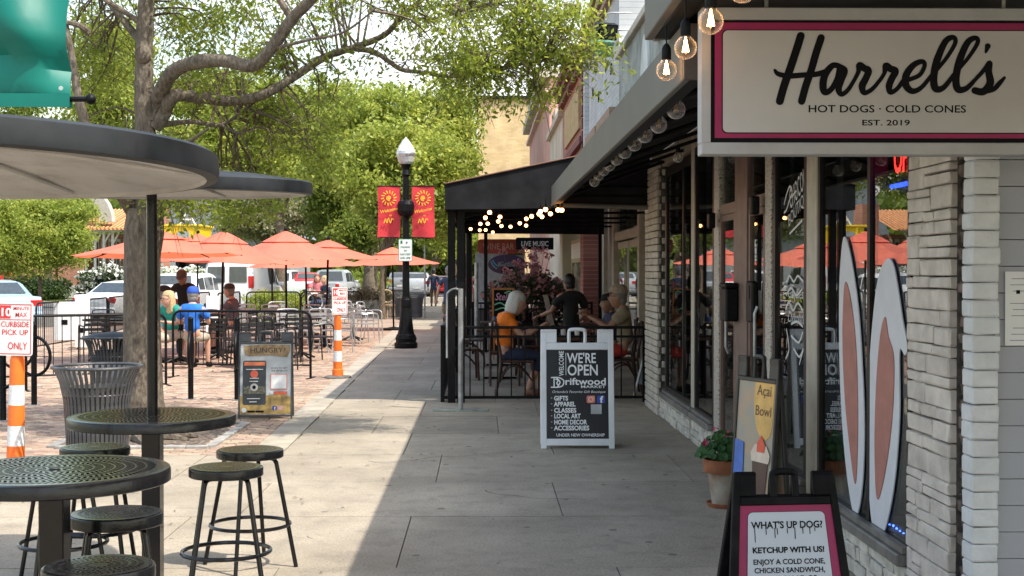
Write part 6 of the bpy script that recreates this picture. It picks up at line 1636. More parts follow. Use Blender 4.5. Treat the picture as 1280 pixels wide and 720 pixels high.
# ================================================================== CARS
def car(name, label, cat, loc, rz, kind, m, wheelm=None, group=None):
    e = empty(name, label, cat, loc, rz, group)
    # local: x right, y forward; rear at -L/2
    D = {'sedan': dict(L=4.6, W=1.8, H=1.45, belt=.92, prof=[(-2.3, .5, .85, .85), (-2.15, .3, .98, .98), (-1.55, .22, 1.0, 1.0), (-1.0, .2, .98, 1.38), (-.3, .2, .96, 1.45), (.4, .2, .95, 1.41), (1.2, .2, .94, .98), (2.0, .25, .82, .82), (2.3, .4, .6, .6)]),
         'suv': dict(L=4.7, W=1.86, H=1.68, belt=1.05, prof=[(-2.35, .5, .95, .98), (-2.25, .32, 1.08, 1.25), (-1.9, .25, 1.1, 1.62), (-1.2, .22, 1.08, 1.69), (-.2, .22, 1.06, 1.7), (.5, .22, 1.04, 1.62), (1.25, .22, 1.03, 1.08), (2.1, .28, .95, .95), (2.35, .42, .7, .7)]),
         'van': dict(L=5.6, W=2.0, H=2.1, belt=1.2, prof=[(-2.8, .45, 1.2, 1.25), (-2.77, .35, 1.2, 2.0), (-2.5, .3, 1.2, 2.12), (0, .28, 1.2, 2.14), (1.2, .28, 1.2, 2.05), (1.9, .28, 1.18, 1.25), (2.6, .3, 1.0, 1.0), (2.8, .4, .8, .8)]),
         'pickup': dict(L=5.5, W=1.95, H=1.85, belt=1.1, prof=[(-2.75, .5, 1.1, 1.1), (-2.7, .4, 1.12, 1.12), (-.9, .32, 1.12, 1.12), (-.82, .32, 1.12, 1.8), (.0, .3, 1.12, 1.86), (.7, .3, 1.1, 1.78), (1.3, .3, 1.1, 1.15), (2.4, .34, 1.05, 1.05), (2.75, .45, .8, .8)])}[kind]
    W_ = D['W'] / 2; mb = MB(); secs = []
    for (y, zb_, zm, zt) in D['prof']:
        rf = .80 if zt > zm + .2 else .9
        end = .9 if abs(y) > D['L'] / 2 - .1 else 1
        w = W_ * end
        secs.append([(w * .86, zb_), (w * .985, zb_ + .12), (w, zb_ + (zm - zb_) * .55), (w * .97, zm - .02), (w * .95, zm), (w * (rf + .04), zm + (zt - zm) * .85 + .0), (w * rf * .92, zt - .0 if zt > zm + .2 else zt + .012), (0, zt + .02)])
    n = len(secs[0])
    for (y, *_), s in zip(D['prof'], secs):
        mb.v += [(-x, y, z) for x, z in s] + [(x, y, z) for x, z in reversed(s[:-1])]
    m2 = 2 * n - 1
    for i in range(len(secs) - 1):
        for k in range(m2 - 1): a = i * m2 + k; mb.f.append((a, a + 1, a + m2 + 1, a + m2)); mb.mi.append(0)
        mb.f.append((i * m2 + m2 - 1, i * m2, (i + 1) * m2, (i + 1) * m2 + m2 - 1)); mb.mi.append(0)
    mb.f.append(tuple(range(m2))); mb.mi.append(0); mb.f.append(tuple((len(secs) - 1) * m2 + k for k in range(m2))[::-1]); mb.mi.append(0)
    mb.build('body', m, e, True)
    pr = D['prof']; cab = [i for i, p in enumerate(pr) if p[3] > p[2] + .2]
    i0, i1 = cab[0], cab[-1]
    # side windows from belt to roof between sections
    for sgn in (-1, 1):
        g_ = MB()
        for i in range(i0 - (1 if kind != 'van' else 0), i1 + 1):
            if i + 1 >= len(pr): continue
            A_, B_ = secs[i], secs[i + 1]; ya, yb2 = pr[i][0], pr[i + 1][0]
            if kind == 'van' and yb2 < .3: continue
            def pt(S_, lo, y): 
                a_, b2 = S_[4], S_[5]; t = .1 if lo else .92; return (sgn * (a_[0] + (b2[0] - a_[0]) * t + .012), y, a_[1] + (b2[1] - a_[1]) * t)
            f_ = .05
            q = [pt(A_, 1, ya + f_), pt(B_, 1, yb2 - f_), pt(B_, 0, yb2 - f_), pt(A_, 0, ya + f_)]
            if pr[i][3] - pr[i][2] < .2: q = [pt(A_, 1, ya + (yb2 - ya) * .35), q[1], q[2]]; g_.add(q, [(0, 1, 2)])
            elif pr[i + 1][3] - pr[i + 1][2] < .2: q = [q[0], pt(B_, 1, ya + (yb2 - ya) * .7), q[3]]; g_.add(q, [(0, 1, 2)])
            else: g_.add(q, [(0, 1, 2, 3)])
        if g_.v: g_.build('side_window', M_carglass, e)
    # rear window
    ia = i0 - 1; A_, B_ = secs[ia], secs[i0]; ya, yb2 = pr[ia][0], pr[i0][0]
    def rp(x, t): z = pr[ia][3] + (pr[i0][3] - pr[ia][3]) * t; y = ya + (yb2 - ya) * t; nrm = Vector((0, -(pr[i0][3] - pr[ia][3]), (yb2 - ya))).normalized() * .02; return (x, y + nrm.y, z + nrm.z + .02)
    wv = W_ * .72
    if kind == 'van':
        for s in (-1, 1): MB().add([rp(s * .08, .12), rp(s * wv * 1.0, .12), rp(s * wv * .98, .88), rp(s * .08, .88)], [(0, 1, 2, 3)]).build('rear_window', M_carglass, e)
    else: MB().add([rp(-wv * 1.05, .12), rp(wv * 1.05, .12), rp(wv * .9, .9), rp(-wv * .9, .9)], [(0, 1, 2, 3)]).build('rear_window', M_carglass, e)
    # windscreen
    A_, B_ = pr[i1], pr[i1 + 1]
    def wp_(x, t): z = A_[3] + (B_[3] - A_[3]) * t; y = A_[0] + (B_[0] - A_[0]) * t; return (x, y + .02, z + .035)
    MB().add([wp_(-wv * .95, .1), wp_(wv * .95, .1), wp_(wv * 1.1, .9), wp_(-wv * 1.1, .9)], [(0, 1, 2, 3)]).build('windscreen', M_carglass, e)
    L2 = D['L'] / 2; tl = {'sedan': (.72, .9), 'suv': (.92, 1.12), 'van': (1.15, 1.6), 'pickup': (.8, 1.08)}[kind]
    M_tail = mat('red tail light', (.55, .02, .02), .25, var=.1); M_head = mat('clear headlight', (.7, .72, .74), .15)
    for s in (-1, 1):
        w_ = .3 if kind in ('suv', 'sedan') else .14
        x0 = s * (W_ * .9 - w_); x1 = s * W_ * .93
        MB().b2(min(x0, x1), max(x0, x1), -L2 - .01, -L2 + .25, tl[0], tl[1], bev=.02).build('tail_light', M_tail, e)
        MB().b2(min(s * .55, s * .82), max(s * .55, s * .82), L2 - .25, L2 + .005, .55, .7, bev=.02).build('headlight', M_head, e)
        MB().box((s * (W_ + .1), pr[i1][0] + .25, D['belt'] + .08), (.2, .12, .15), bev=.03).build('wing_mirror', m, e)
    MB().b2(-W_ * .93, W_ * .93, -L2 - .06, -L2 + .1, .38, .58, bev=.03).build('rear_bumper', m if kind == 'sedan' else mat('grey bumper', (.25, .25, .26), .5), e)
    MB().b2(-.26, .26, -L2 - .075, -L2 - .061, .62 if kind != 'van' else .75, .76 if kind != 'van' else .88).build('number_plate', mat('plate white', (.6, .62, .6), .5), e)
    if kind in ('suv', 'van'): MB().b2(-.01, .01, -L2 + .02, -L2 + .03, .6, 1.1).build('door_seam', M_blackmat, e)
    wr = .34; wh_ = None
    for s in (-1, 1):
        for y in (-L2 + .95, L2 - .9):
            w = MB().lathe([(wr - .1, -.1), (wr - .02, -.11), (wr, -.08), (wr, .08), (wr - .02, .11), (wr - .1, .1)], n=24, M=Matrix.Rotation(R(90), 3, 'Y')).build('wheel', M_rubber, e, True, loc=(s * (W_ - .1), y, wr))
            MB().lathe([(0, .07), (.07, .075), (.2, .05), (wr - .1, .09), (wr - .1, -.09), (0, -.07)], n=14, M=Matrix.Rotation(R(90), 3, 'Y')).build('rim', M_silver, w, True)
    return e
def paint(n_, c, **k): return mat(n_, c, .28, .1 if k.get('metal') else 0, var=.03, coat=.6)
P_white = paint('white car paint', (.78, .79, .8)); P_silver = paint('silver car paint', (.42, .44, .46)); P_blue = paint('pale blue grey car paint', (.3, .42, .52)); P_redc = paint('red car paint', (.5, .03, .03)); P_grey = paint('grey car paint', (.2, .21, .22))
G0 = -.17
def cat_(px, Y): return (XZ(px, Y), Y, G0)
car('parked_car', 'white SUV seen from behind, right of the big tree and beyond the seated group', 'car', cat_(240, 49), R(-6), 'suv', P_white)
car('parked_car', 'white saloon car partly hidden by the big tree trunk', 'car', cat_(170, 47), R(-22), 'sedan', P_white)
car('parked_van', 'white van with rear doors toward the camera behind the umbrella poles', 'van', cat_(306, 52), R(-3), 'van', P_white)
car('parked_car', 'pale blue grey car cut off by the left edge', 'car', (XZ(-20, 39.5), 39.5, -.1), R(38), 'sedan', P_blue)
car('parked_car', 'white pickup further off between the van and the red vehicle', 'truck', cat_(352, 84), R(80), 'pickup', P_white)
car('parked_car', 'grey pickup with open looking bed under the right hand umbrellas', 'truck', (XZ(418, 78), 78, G0), R(-8), 'pickup', P_silver)
car('parked_car', 'small red car between two pickups beyond the cafe', 'car', (XZ(384, 86), 86, G0), R(10), 'suv', P_redc)
car('parked_car', 'silver car beyond the bins behind the street lamp', 'car', (XZ(521, 92), 92, G0), R(3), 'suv', P_silver)
car('parked_car', 'red car behind the walking man in navy', 'car', (XZ(546, 96), 96, G0), R(-4), 'sedan', P_redc)
car('parked_car', 'dark grey car far down the street beside the silver one', 'car', (XZ(500, 104), 104, G0), R(4), 'suv', P_grey)
# yellow truck with white A-frame
Yt = 80; kt = Yt / 1700
e = empty('yellow_truck', 'yellow tipper body with a white A frame mast behind the umbrellas', 'truck', (XZ(232, Yt), Yt, G0)); M_yel = mat('yellow truck paint', (.85, .55, .01), .4, var=.05)
zt0 = ZH(304, Yt) - G0; zt1 = ZH(284, Yt) - G0
MB().prism([(-1.0, -1.2, zt0), (.95, -1.2, zt0), (1.1, -1.2, zt1), (-1.05, -1.2, zt1)], (0, 3.5, 0)).build('tipper_body', M_yel, e)
for x in (-.95, -.35, .3, .9): MB().b2(x - .05, x + .05, -1.28, -1.201, zt0, zt1).build('body_rib', M_yel, e)
MB().b2(-1.15, 1.2, -1.3, 2.4, zt1, zt1 + .1, bev=.02).build('top_rim', M_yel, e)
MB().tube([(-.55, .5, zt1), (.0, .5, zt1 + .95), (.55, .5, zt1)], .06, 6).tube([(-.28, .5, zt1 + .45), (.28, .5, zt1 + .45)], .05, 6).build('a_frame_mast', M_white, e)
MB().b2(-.9, .9, -.9, 4.5, .9, 1.5).b2(-.4, -.2, -.8, 2, 1.5, zt0 + .1).b2(.2, .4, -.8, 2, 1.5, zt0 + .1).build('chassis', M_blackmat, e); MB().b2(-1, 1, 2.6, 4.6, 1.0, 2.6, bev=.1).build('cab', M_white, e); MB().b2(-.9, .9, 2.58, 2.6, 1.9, 2.45).build('cab_window', M_carglass, e)
MB().b2(-.2, .5, -1.3, -1.29, zt0 + .3, zt0 + .65).build('plate', M_silver, e)
for s in (-1, 1):
    for y in (-.4, .7, 3.6): MB().lathe([(0, -.14), (.45, -.14), (.5, -.1), (.5, .1), (.45, .14), (0, .14)], n=20, M=Matrix.Rotation(R(90), 3, 'Y')).build('wheel', M_rubber, e, loc=(s * .95, y, .5))

# ================================================================== STATION BUILDING AT THE LEFT AND GREY ROOF
Ys = 88; ks = Ys / 1700
st = empty('brick_station', 'brick station building with orange tile roof, arch and stone plinths', 'building', (XZ(100, Ys), Ys, 0))
def sx_(px): return XZ(px, Ys) - st.location.x
def sz_(py): return ZH(py, Ys)
M_sbr = brickmat('station brick', (.36, .15, .1), (.42, .19, .12), (.5, .42, .35), .5, .16, axis='XZ'); M_lime = mat('pale limestone', (.5, .47, .42), .8, var=.1)
for a, b, t, n_ in ((45, 72, 335, 'brick_pier'), (76, 106, 322, 'brick_pier'), (185, 206, 255, 'brick_pier')):
    MB().b2(sx_(a), sx_(b), -.6, 1.5, sz_(357), sz_(t)).build(n_, M_sbr, st); MB().b2(sx_(a) - .15, sx_(b) + .15, -.75, 1.6, -.2, sz_(357)).build('plinth', M_lime, st)
MB().b2(sx_(-160), sx_(45), 0, 2, sz_(357), sz_(300)).build('brick_wall', M_sbr, st); MB().b2(sx_(-160), sx_(45), -.02, 2.1, -.2, sz_(357)).build('plinth', M_lime, st)
MB().b2(sx_(106), sx_(168), 1.5, 3, -.2, sz_(292)).build('rear_wall', M_sbr, st)
for k in range(6):
    x = sx_(110 + k * 9.2); w = MB().b2(x, x + .3, 1.42, 1.49, sz_(342), sz_(298)).build('window', M_lime, st); MB().b2(x + .06, x + .24, 1.40, 1.418, sz_(338), sz_(302)).build('pane', M_dark, w)
MB().b2(sx_(100), sx_(152), -.2, .2, sz_(290), sz_(286)).build('eave_beam', M_whitep, st)
for px in (107, 119, 130, 141): MB().tube([(sx_(px), 0, sz_(288)), (sx_(px), 0, sz_(345))], .09, 6).build('porch_post', M_whitep, st); MB().tube([(sx_(px), 0, sz_(305)), (sx_(px + 8), 0, sz_(291))], .06, 6).build('bracket', M_whitep, st)
M_tile = mat('orange clay tile', (.62, .3, .13), .8, var=.15, vscale=3, stretch=(6, 1, 1))
MB().add([(sx_(96), -1, sz_(288)), (sx_(168), -1, sz_(288)), (sx_(168), 6, sz_(258)), (sx_(118), 6, sz_(258))], [(0, 1, 2, 3)]).build('roof', M_tile, st)
tl_ = MB()
for k in range(13):
    x = sx_(102 + k * 5); tl_.tube([(x, -1.05, sz_(287)), (x + .1, 5.9, sz_(258) + .05)], .07, 5)
tl_.build('roof_tile_ridges', M_tile, st)
ac = [(sx_(102) + 1.3 * math.cos(a), sz_(278) + 1.5 * math.sin(a)) for a in [math.pi * q / 12 for q in range(13)]]; oc = [(sx_(102) + 2.1 * math.cos(a), sz_(278) + 2.3 * math.sin(a)) for a in [math.pi * q / 12 for q in range(13)]]
for q in range(12):
    MB().prism([(ac[q][0], -.5, ac[q][1]), (oc[q][0], -.5, oc[q][1]), (oc[q + 1][0], -.5, oc[q + 1][1]), (ac[q + 1][0], -.5, ac[q + 1][1])], (0, .8, 0)).build('arch_stone', M_lime, st)
MB().b2(sx_(-60), sx_(18), -2.5, -.1, sz_(351), sz_(336)).build('red_awning', mat('red canvas', (.6, .03, .03), .7), st)
gr = empty('grey_roofed_hall', 'hall with large grey roof behind the umbrellas', 'building', (XZ(265, 105), 105, 0)); kg = 105 / 1700
MB().b2(-6, 6, 0, 12, -.2, ZH(292, 105)).build('wall', mat('grey wall', (.3, .3, .32), .8), gr)
MB().prism([(-6.5, -.6, ZH(293, 105)), (6.5, -.6, ZH(296, 105)), (3.5, -.6, ZH(232, 105)), (-5, -.6, ZH(226, 105))], (0, 13, 0)).build('roof', mat('grey shingles', (.21, .22, .25), .8, var=.1, vscale=2), gr)
# ================================================================== PEOPLE
M_skin = mat('light skin', (.55, .31, .22), .55, var=.06, vscale=12); M_skin2 = mat('tanned skin', (.36, .19, .12), .55, var=.06, vscale=12)
def skinmesh(nodes, edges, root, sub=1):
    me = bpy.data.meshes.new('s'); names = list(nodes); ix = {n: i for i, n in enumerate(names)}
    me.from_pydata([nodes[n][0] for n in names], [(ix[a], ix[b]) for a, b in edges], [])
    o = bpy.data.objects.new('s', me); COL.objects.link(o)
    md = o.modifiers.new('s', 'SKIN'); md.use_smooth_shade = True; md.branch_smoothing = .6
    sl = me.skin_vertices[0].data
    for n in names:
        r = nodes[n][1]; sl[ix[n]].radius = (r, r) if not hasattr(r, '__len__') else r; sl[ix[n]].use_root = (n == root)
    s_ = o.modifiers.new('u', 'SUBSURF'); s_.levels = sub; s_.render_levels = sub
    m = evalmesh(o, 's', [])
    bpy.data.objects.remove(o); return m
def V3(a): return Vector(a)
POSES = {
 'stand': dict(pel=(0, 0, .93), chest=(0, 0, 1.28), neck=(0, .0, 1.47), head=(0, .02, 1.60), hipL=(-.09, 0, .9), hipR=(.09, 0, .9), kneeL=(-.1, .03, .5), kneeR=(.1, .03, .5), ankL=(-.1, 0, .08), ankR=(.1, 0, .08),
      shL=(-.18, 0, 1.40), shR=(.18, 0, 1.40), elL=(-.24, -.02, 1.12), elR=(.24, -.02, 1.12), wrL=(-.25, .06, .87), wrR=(.25, .06, .87)),
 'sit': dict(pel=(0, 0, .52), chest=(0, -.01, .86), neck=(0, .02, 1.05), head=(0, .06, 1.165), hipL=(-.1, .03, .52), hipR=(.1, .03, .52), kneeL=(-.12, .44, .50), kneeR=(.12, .44, .50), ankL=(-.12, .40, .08), ankR=(.12, .46, .08),
      shL=(-.18, 0, .98), shR=(.18, 0, .98), elL=(-.24, .12, .74), elR=(.24, .12, .74), wrL=(-.14, .36, .78), wrR=(.14, .36, .78)),
}
HEAD = None
def headmesh():
    global HEAD
    if HEAD: return HEAD
    bm = bmesh.new(); bmesh.ops.create_icosphere(bm, subdivisions=4, radius=1)
    for v in bm.verts:
        x, y, z = v.co
        w = .072; d = .092; h = .118
        jaw = max(0, -z)
        X = x * w * (1 - .28 * jaw ** 1.5); Y = y * d * (1 - .18 * jaw) + (.012 * jaw if y > 0 else 0); Z = z * h
        if y > 0:
            n_ = math.exp(-((x / .16) ** 2 + ((z + .12) / .2) ** 2)); Y += .024 * n_ * y                      # nose
            Y += .006 * math.exp(-((x / .35) ** 2 + ((z + .5) / .08) ** 2)) - .004 * math.exp(-((x / .3) ** 2 + ((z + .43) / .04) ** 2))   # lips
            for sx_q in (-.4, .4): Y -= .010 * math.exp(-(((x - sx_q) / .18) ** 2 + ((z - .08) / .13) ** 2))    # eye sockets
            Y += .006 * math.exp(-((x / .5) ** 2 + ((z - .28) / .08) ** 2)); Y += .008 * math.exp(-((x / .25) ** 2 + ((z + .85) / .15) ** 2))
        for s in (-1, 1):
            e_ = math.exp(-(((y + .05) / .16) ** 2 + ((z + .02) / .22) ** 2)) * max(0, s * x); X += s * .014 * e_ ** 3   # ears
        v.co = (X, Y, Z)
    HEAD = bm; return bm
def hand(mb_v, mb_f, wrist, direc, up, s=1.0, curl=.7):
    """palm and five curled fingers appended to raw lists"""
    d = Vector(direc).normalized(); u = Vector(up); u = (u - d * u.dot(d)); u = u.normalized() if u.length > 1e-4 else d.orthogonal().normalized(); w = d.cross(u)
    k = MB()
    W_ = Vector(wrist)
    k.tube([W_ - d * .01, W_ + d * .03, W_ + d * .075, W_ + d * .09], [.022 * s, .028 * s, .032 * s, .026 * s], 8)
    # flatten palm
    k.v = [tuple(W_ + (Vector(v) - W_) - u * ((Vector(v) - W_).dot(u)) * .45) for v in k.v]
    for i, (off, ln) in enumerate(((-.027, .062), (-.009, .074), (.009, .07), (.026, .055))):
        b = W_ + d * .082 + w * off; c1 = b + (d * math.cos(curl * .5) - u * math.sin(curl * .5)) * ln * .5; c2 = c1 + (d * math.cos(curl * 1.3) - u * math.sin(curl * 1.3)) * ln * .5
        k.tube([b - d * .01, b, c1, c2], [.0085, .009, .008, .006], 6)
    b = W_ + d * .03 + w * -.026; k.tube([b, b - w * .022 + d * .025 - u * .01, b - w * .018 + d * .055 - u * .02], [.011, .0095, .007], 6)
    return k
def person(label, loc, rz, pose='stand', J={}, skin=None, shirt=None, sleeve=.62, bottom=None, blen='long', shoe=None, hair=None, hairstyle='short', cap=None, scale=1.0, fem=False, glasses=False, long_sleeve=False, look=(0, 0), props=None, group=None):
    skin = skin or M_skin
    p = {k: V3(v) for k, v in POSES[pose].items()}
    for k, v in J.items(): p[k] = V3(v)
    e = empty('person', label, 'person', loc, rz, group)
    sh = .92 if fem else 1.0
    N = {'pel': (p['pel'], (.125, .10)), 'waist': (p['pel'].lerp(p['chest'], .45), (.115 * sh, .09)), 'chest': (p['chest'], (.145 * sh, .10)), 'up': (p['chest'].lerp(p['neck'], .55), (.11 * sh, .08)), 'neck': (p['neck'], .06), 'hd': (p['neck'].lerp(p['head'], .5), .056)}
    E = [('pel', 'waist'), ('waist', 'chest'), ('chest', 'up'), ('up', 'neck'), ('neck', 'hd')]
    feet = []
    for s in 'LR':
        hp_, kn, an = p['hip' + s], p['knee' + s], p['ank' + s]
        toe = p.get('toe' + s, an + V3((0, .15, -.045)))
        N['hip' + s] = (hp_, .088); N['th' + s] = (hp_.lerp(kn, .5), .072); N['kn' + s] = (kn, .054); N['ca' + s] = (kn.lerp(an, .35), .053); N['an' + s] = (an, .035); N['ba' + s] = (an.lerp(toe, .6), .034); N['to' + s] = (toe, .026)
        E += [('pel', 'hip' + s), ('hip' + s, 'th' + s), ('th' + s, 'kn' + s), ('kn' + s, 'ca' + s), ('ca' + s, 'an' + s), ('an' + s, 'ba' + s), ('ba' + s, 'to' + s)]
        a, b, c = p['sh' + s], p['el' + s], p['wr' + s]
        N['sh' + s] = (a, .055); N['ua' + s] = (a.lerp(b, .5), .045); N['el' + s] = (b, .036); N['fa' + s] = (b.lerp(c, .35), .037); N['wr' + s] = (c, .022)
        E += [('up', 'sh' + s), ('sh' + s, 'ua' + s), ('ua' + s, 'el' + s), ('el' + s, 'fa' + s), ('fa' + s, 'wr' + s)]
    body = skinmesh(N, E, 'pel', 1)
    bm = bmesh.new(); bm.from_mesh(body); bpy.data.meshes.remove(body)
    HM = Matrix.Translation(p['head'] + V3((0, .012, .0))) @ Euler((R(look[1]), 0, R(look[0]))).to_matrix().to_4x4() @ Matrix.Scale(1.14, 4)
    hb = headmesh().copy(); hb.transform(HM); tmp = bpy.data.meshes.new('h'); hb.to_mesh(tmp); hb.free(); bm.from_mesh(tmp); bpy.data.meshes.remove(tmp)
    for s in 'LR':
        d = p['wr' + s] - p['el' + s]; h_ = hand(None, None, p['wr' + s], d, (0, 0, 1) if abs(d.normalized().z) < .7 else (0, -1, 0))
        tmp = bpy.data.meshes.new('h'); tmp.from_pydata(h_.v, [], h_.f); bm.from_mesh(tmp); bpy.data.meshes.remove(tmp)
    me = bpy.data.meshes.new('body'); bm.to_mesh(me); bm.free(); me.materials.append(skin); me.polygons.foreach_set('use_smooth', [True] * len(me.polygons))
    link('body', me, e)
    def grow(names, edges, root, inc, name, m, radd={}):
        NN = {}
        for n in names:
            co, r = N2[n] if n in N2 else N[n]
            i = radd.get(n, inc); NN[n] = (co, (r[0] + i, r[1] + i) if hasattr(r, '__len__') else r + i)
        mm = skinmesh(NN, edges, root, 1); mm.materials.append(m); mm.name = name
        mm.polygons.foreach_set('use_smooth', [True] * len(mm.polygons))
        return link(name, mm, e)
    N2 = {}
    sl = 1.0 if long_sleeve else sleeve
    nm = ['low', 'pel', 'waist', 'chest', 'up']; ed = [('low', 'pel'), ('pel', 'waist'), ('waist', 'chest'), ('chest', 'up'), ('up', 'nk')]
    N2['nk'] = (p['chest'].lerp(p['neck'], .98), .062); nm.append('nk')
    N2['low'] = (p['pel'] + V3((0, 0, -.09 if pose == 'stand' else -.0)), (.13, .108) if pose == 'stand' else (.105, .09)); N2['pt'] = (p['pel'] + V3((0, 0, .07)), (.12, .097))
    for s in 'LR':
        nm += ['sh' + s, 'sl' + s]; N2['sl' + s] = (p['sh' + s].lerp(p['el' + s], sl), .05); ed += [('up', 'sh' + s), ('sh' + s, 'sl' + s)]
        if long_sleeve: nm += ['fa' + s, 'cf' + s]; N2['cf' + s] = (p['el' + s].lerp(p['wr' + s], .9), .026); ed += [('sl' + s, 'fa' + s), ('fa' + s, 'cf' + s)]
    grow(nm, ed, 'pel', .022, 'shirt', shirt, dict(up=.036, shL=.03, shR=.03))
    if bottom:
        f = {'long': .93, 'shorts': .97, 'capri': .45}[blen]
        nm = ['pel', 'pt']; ed = [('pel', 'pt')]
        for s in 'LR':
            nm += ['hip' + s, 'th' + s, 'kn' + s]; ed += [('pel', 'hip' + s), ('hip' + s, 'th' + s), ('th' + s, 'kn' + s)]
            if blen != 'shorts':
                t_ = f; N2['hem' + s] = (p['knee' + s].lerp(p['ank' + s], t_), .046); nm += ['ca' + s, 'hem' + s]; ed += [('kn' + s, 'ca' + s), ('ca' + s, 'hem' + s)]
        grow(nm, ed, 'pel', .014, 'trousers' if blen == 'long' else 'shorts', bottom)
    for s in 'LR':
        an = p['ank' + s]; toe = p.get('toe' + s, an + V3((0, .15, -.045))); dr = (toe - an)
        k = MB(); hl = an - dr.normalized() * .05 + V3((0, 0, -.035))
        k.tube([hl, an + V3((0, 0, -.02)), an.lerp(toe, .55), toe, toe + dr.normalized() * .035], [.03, .045, .045, .038, .012], 10)
        k.build('shoe', shoe or M_letblk, e, True)
    # hair / cap / face details
    def hloc(mb): mb.v = [tuple(HM @ Vector(v)) for v in mb.v]; return mb
    if hair:
        k = MB()
        if hairstyle == 'bob':
            k.lathe([(.03, .13), (.066, .112), (.084, .07), (.090, .01), (.094, -.05), (.09, -.09), (.078, -.11), (.066, -.105)], n=28, sx=.95, sy=1.05)
            k.v = [(v[0] * (1.0 + .02 * math.sin(i * 2.1)), v[1] - .012 if v[1] < .03 or v[2] > .055 else v[1] * .35 - .012, v[2]) for i, v in enumerate(k.v)]
            k.ball((0, -.01, .06), .085, 18, 10, (.93, 1.1, .92)); k.v = [(v[0] + random.gauss(0, .0028), v[1] + random.gauss(0, .0028), v[2] + random.gauss(0, .002)) for v in k.v]
        elif hairstyle == 'long':
            k.lathe([(.03, .135), (.07, .115), (.088, .07), (.095, .01), (.1, -.08), (.098, -.17), (.07, -.2)], n=28, sx=.95, sy=1.05)
            k.v = [(v[0], v[1] - .015 if v[1] < .02 or v[2] > .055 else v[1] * .3 - .015, v[2]) for v in k.v]; k.ball((0, -.01, .06), .083, 18, 10, (.93, 1.1, .92))
        else:
            k.ball((0, -.012, .03), .083, 18, 12, (.93, 1.1, 1.2)); k.v = [v if not (v[1] > .035 and v[2] < .075) else (v[0] * .8, .03, v[2]) for v in k.v]
            k.v = [v if v[2] > -.03 or v[1] < -.02 else (v[0] * .85, v[1] * .4 - .02, -.03) for v in k.v]; k.ball((0, -.04, -.03), .066, 14, 10, (1, .85, 1.05))
        hloc(k).build('hair', hair, e, True)
    if cap:
        k = MB(); k.lathe([(.088, .045), (.090, .07), (.078, .11), (.045, .137), (0, .142)], n=24, sx=.95, sy=1.12)
        k.v = [(v[0], v[1] - .008, v[2]) for v in k.v]
        n_ = 9; pts = [(.07 * math.cos(a), .075 + .075 * math.sin(a), .052 - .012 * math.sin(a)) for a in [math.pi * q / (n_ - 1) for q in range(n_)]]
        k.prism(pts, (0, 0, .006)); hloc(k).build('cap', cap, e, False)
    f = MB()
    for s in (-1, 1): f.ball((s * .029, .076, .012), .0085, 8, 6)
    hloc(f).build('eyes', mat('eye white', (.3, .28, .26), .3), e, True)
    f = MB(); f.ball((0, .083, -.052), .018, 10, 6, (1, .35, .28)); hloc(f).build('lips', mat('lip colour', (.42, .15, .13), .5), e, True)
    if glasses:
        f = MB()
        for s in (-1, 1): f.torus((s * .03, .098, .01), .022, .003, 16, 5, M=Matrix.Rotation(R(90), 3, 'X')); f.tube([(s * .052, .096, .014), (s * .074, .02, .014)], .0025, 5)
        f.tube([(-.01, .1, .014), (.01, .1, .014)], .0025, 5); hloc(f).build('glasses', M_letblk, e)
    e.scale = (scale,) * 3
    return e
def cloth(n_, c, **k): return mat(n_, c, .85, var=k.get('var', .16), vscale=k.get('vs', 7), bump=1.0, bscale=11, col2=k.get('c2'))
M_or = cloth('orange cotton', (.85, .2, .012)); M_navy = cloth('navy cloth', (.02, .03, .07)); M_blk = cloth('black cotton', (.012, .012, .014)); M_kha = cloth('khaki cotton', (.33, .27, .17)); M_rds = cloth('red cotton', (.5, .04, .03))
M_teal = cloth('teal cotton', (.01, .27, .2)); M_royal = cloth('royal blue cotton', (.02, .16, .62)); M_gry = cloth('grey violet cotton', (.14, .13, .16)); M_tan = cloth('tan shorts', (.42, .36, .28)); M_camo = cloth('patterned shorts', (.33, .3, .2), c2=(.12, .11, .08), vs=18); M_brn = cloth('brown trousers', (.14, .08, .05)); M_slate = cloth('slate blue cotton', (.05, .07, .12)); M_ltb = cloth('pale aqua cotton', (.2, .45, .45)); M_pinkc = cloth('pink cotton', (.6, .2, .22))
H_wht = mat('silver grey hair', (.55, .55, .52), .6, var=.15, vscale=30, stretch=(8, 8, 1)); H_bl = mat('blonde hair', (.55, .38, .2), .6, var=.25, vscale=30, stretch=(8, 8, 1)); H_blk = mat('black hair', (.012, .01, .01), .5); H_gry = mat('short grey hair', (.2, .19, .18), .7)
yY = 17.55
person('woman in orange shirt with silver hair seated at the patio railing', (XZ(629, yY), yY, -.04), R(-84), 'sit', dict(chest=(0, .02, .84), neck=(0, .08, 1.03), head=(0, .15, 1.13), elR=(.2, .22, .74), wrR=(.08, .44, .86), elL=(-.2, .22, .74), wrL=(-.08, .44, .84), ankR=(.1, .28, .1), ankL=(-.1, .46, .09)), shirt=M_or, bottom=M_navy, blen='capri', hair=H_wht, hairstyle='bob', fem=True, look=(0, -16), scale=1.08, shoe=mat('tan sandal', (.3, .16, .1), .6))
yM = 17.8
person('older man in beige cap and khaki shirt seated facing left at the railing', (XZ(781, yM), yM, 0), R(86), 'sit', dict(head=(0, .07, 1.165), neck=(0, .03, 1.05), elR=(.22, .2, .80), wrR=(.06, .44, .95), elL=(-.22, .2, .80), wrL=(-.04, .45, .94)), shirt=M_kha, bottom=M_rds, blen='shorts', hair=H_gry, cap=mat('beige tweed cap', (.4, .32, .24), .9, var=.2, vscale=50), glasses=True, skin=M_skin2, sleeve=.7, scale=1.08)
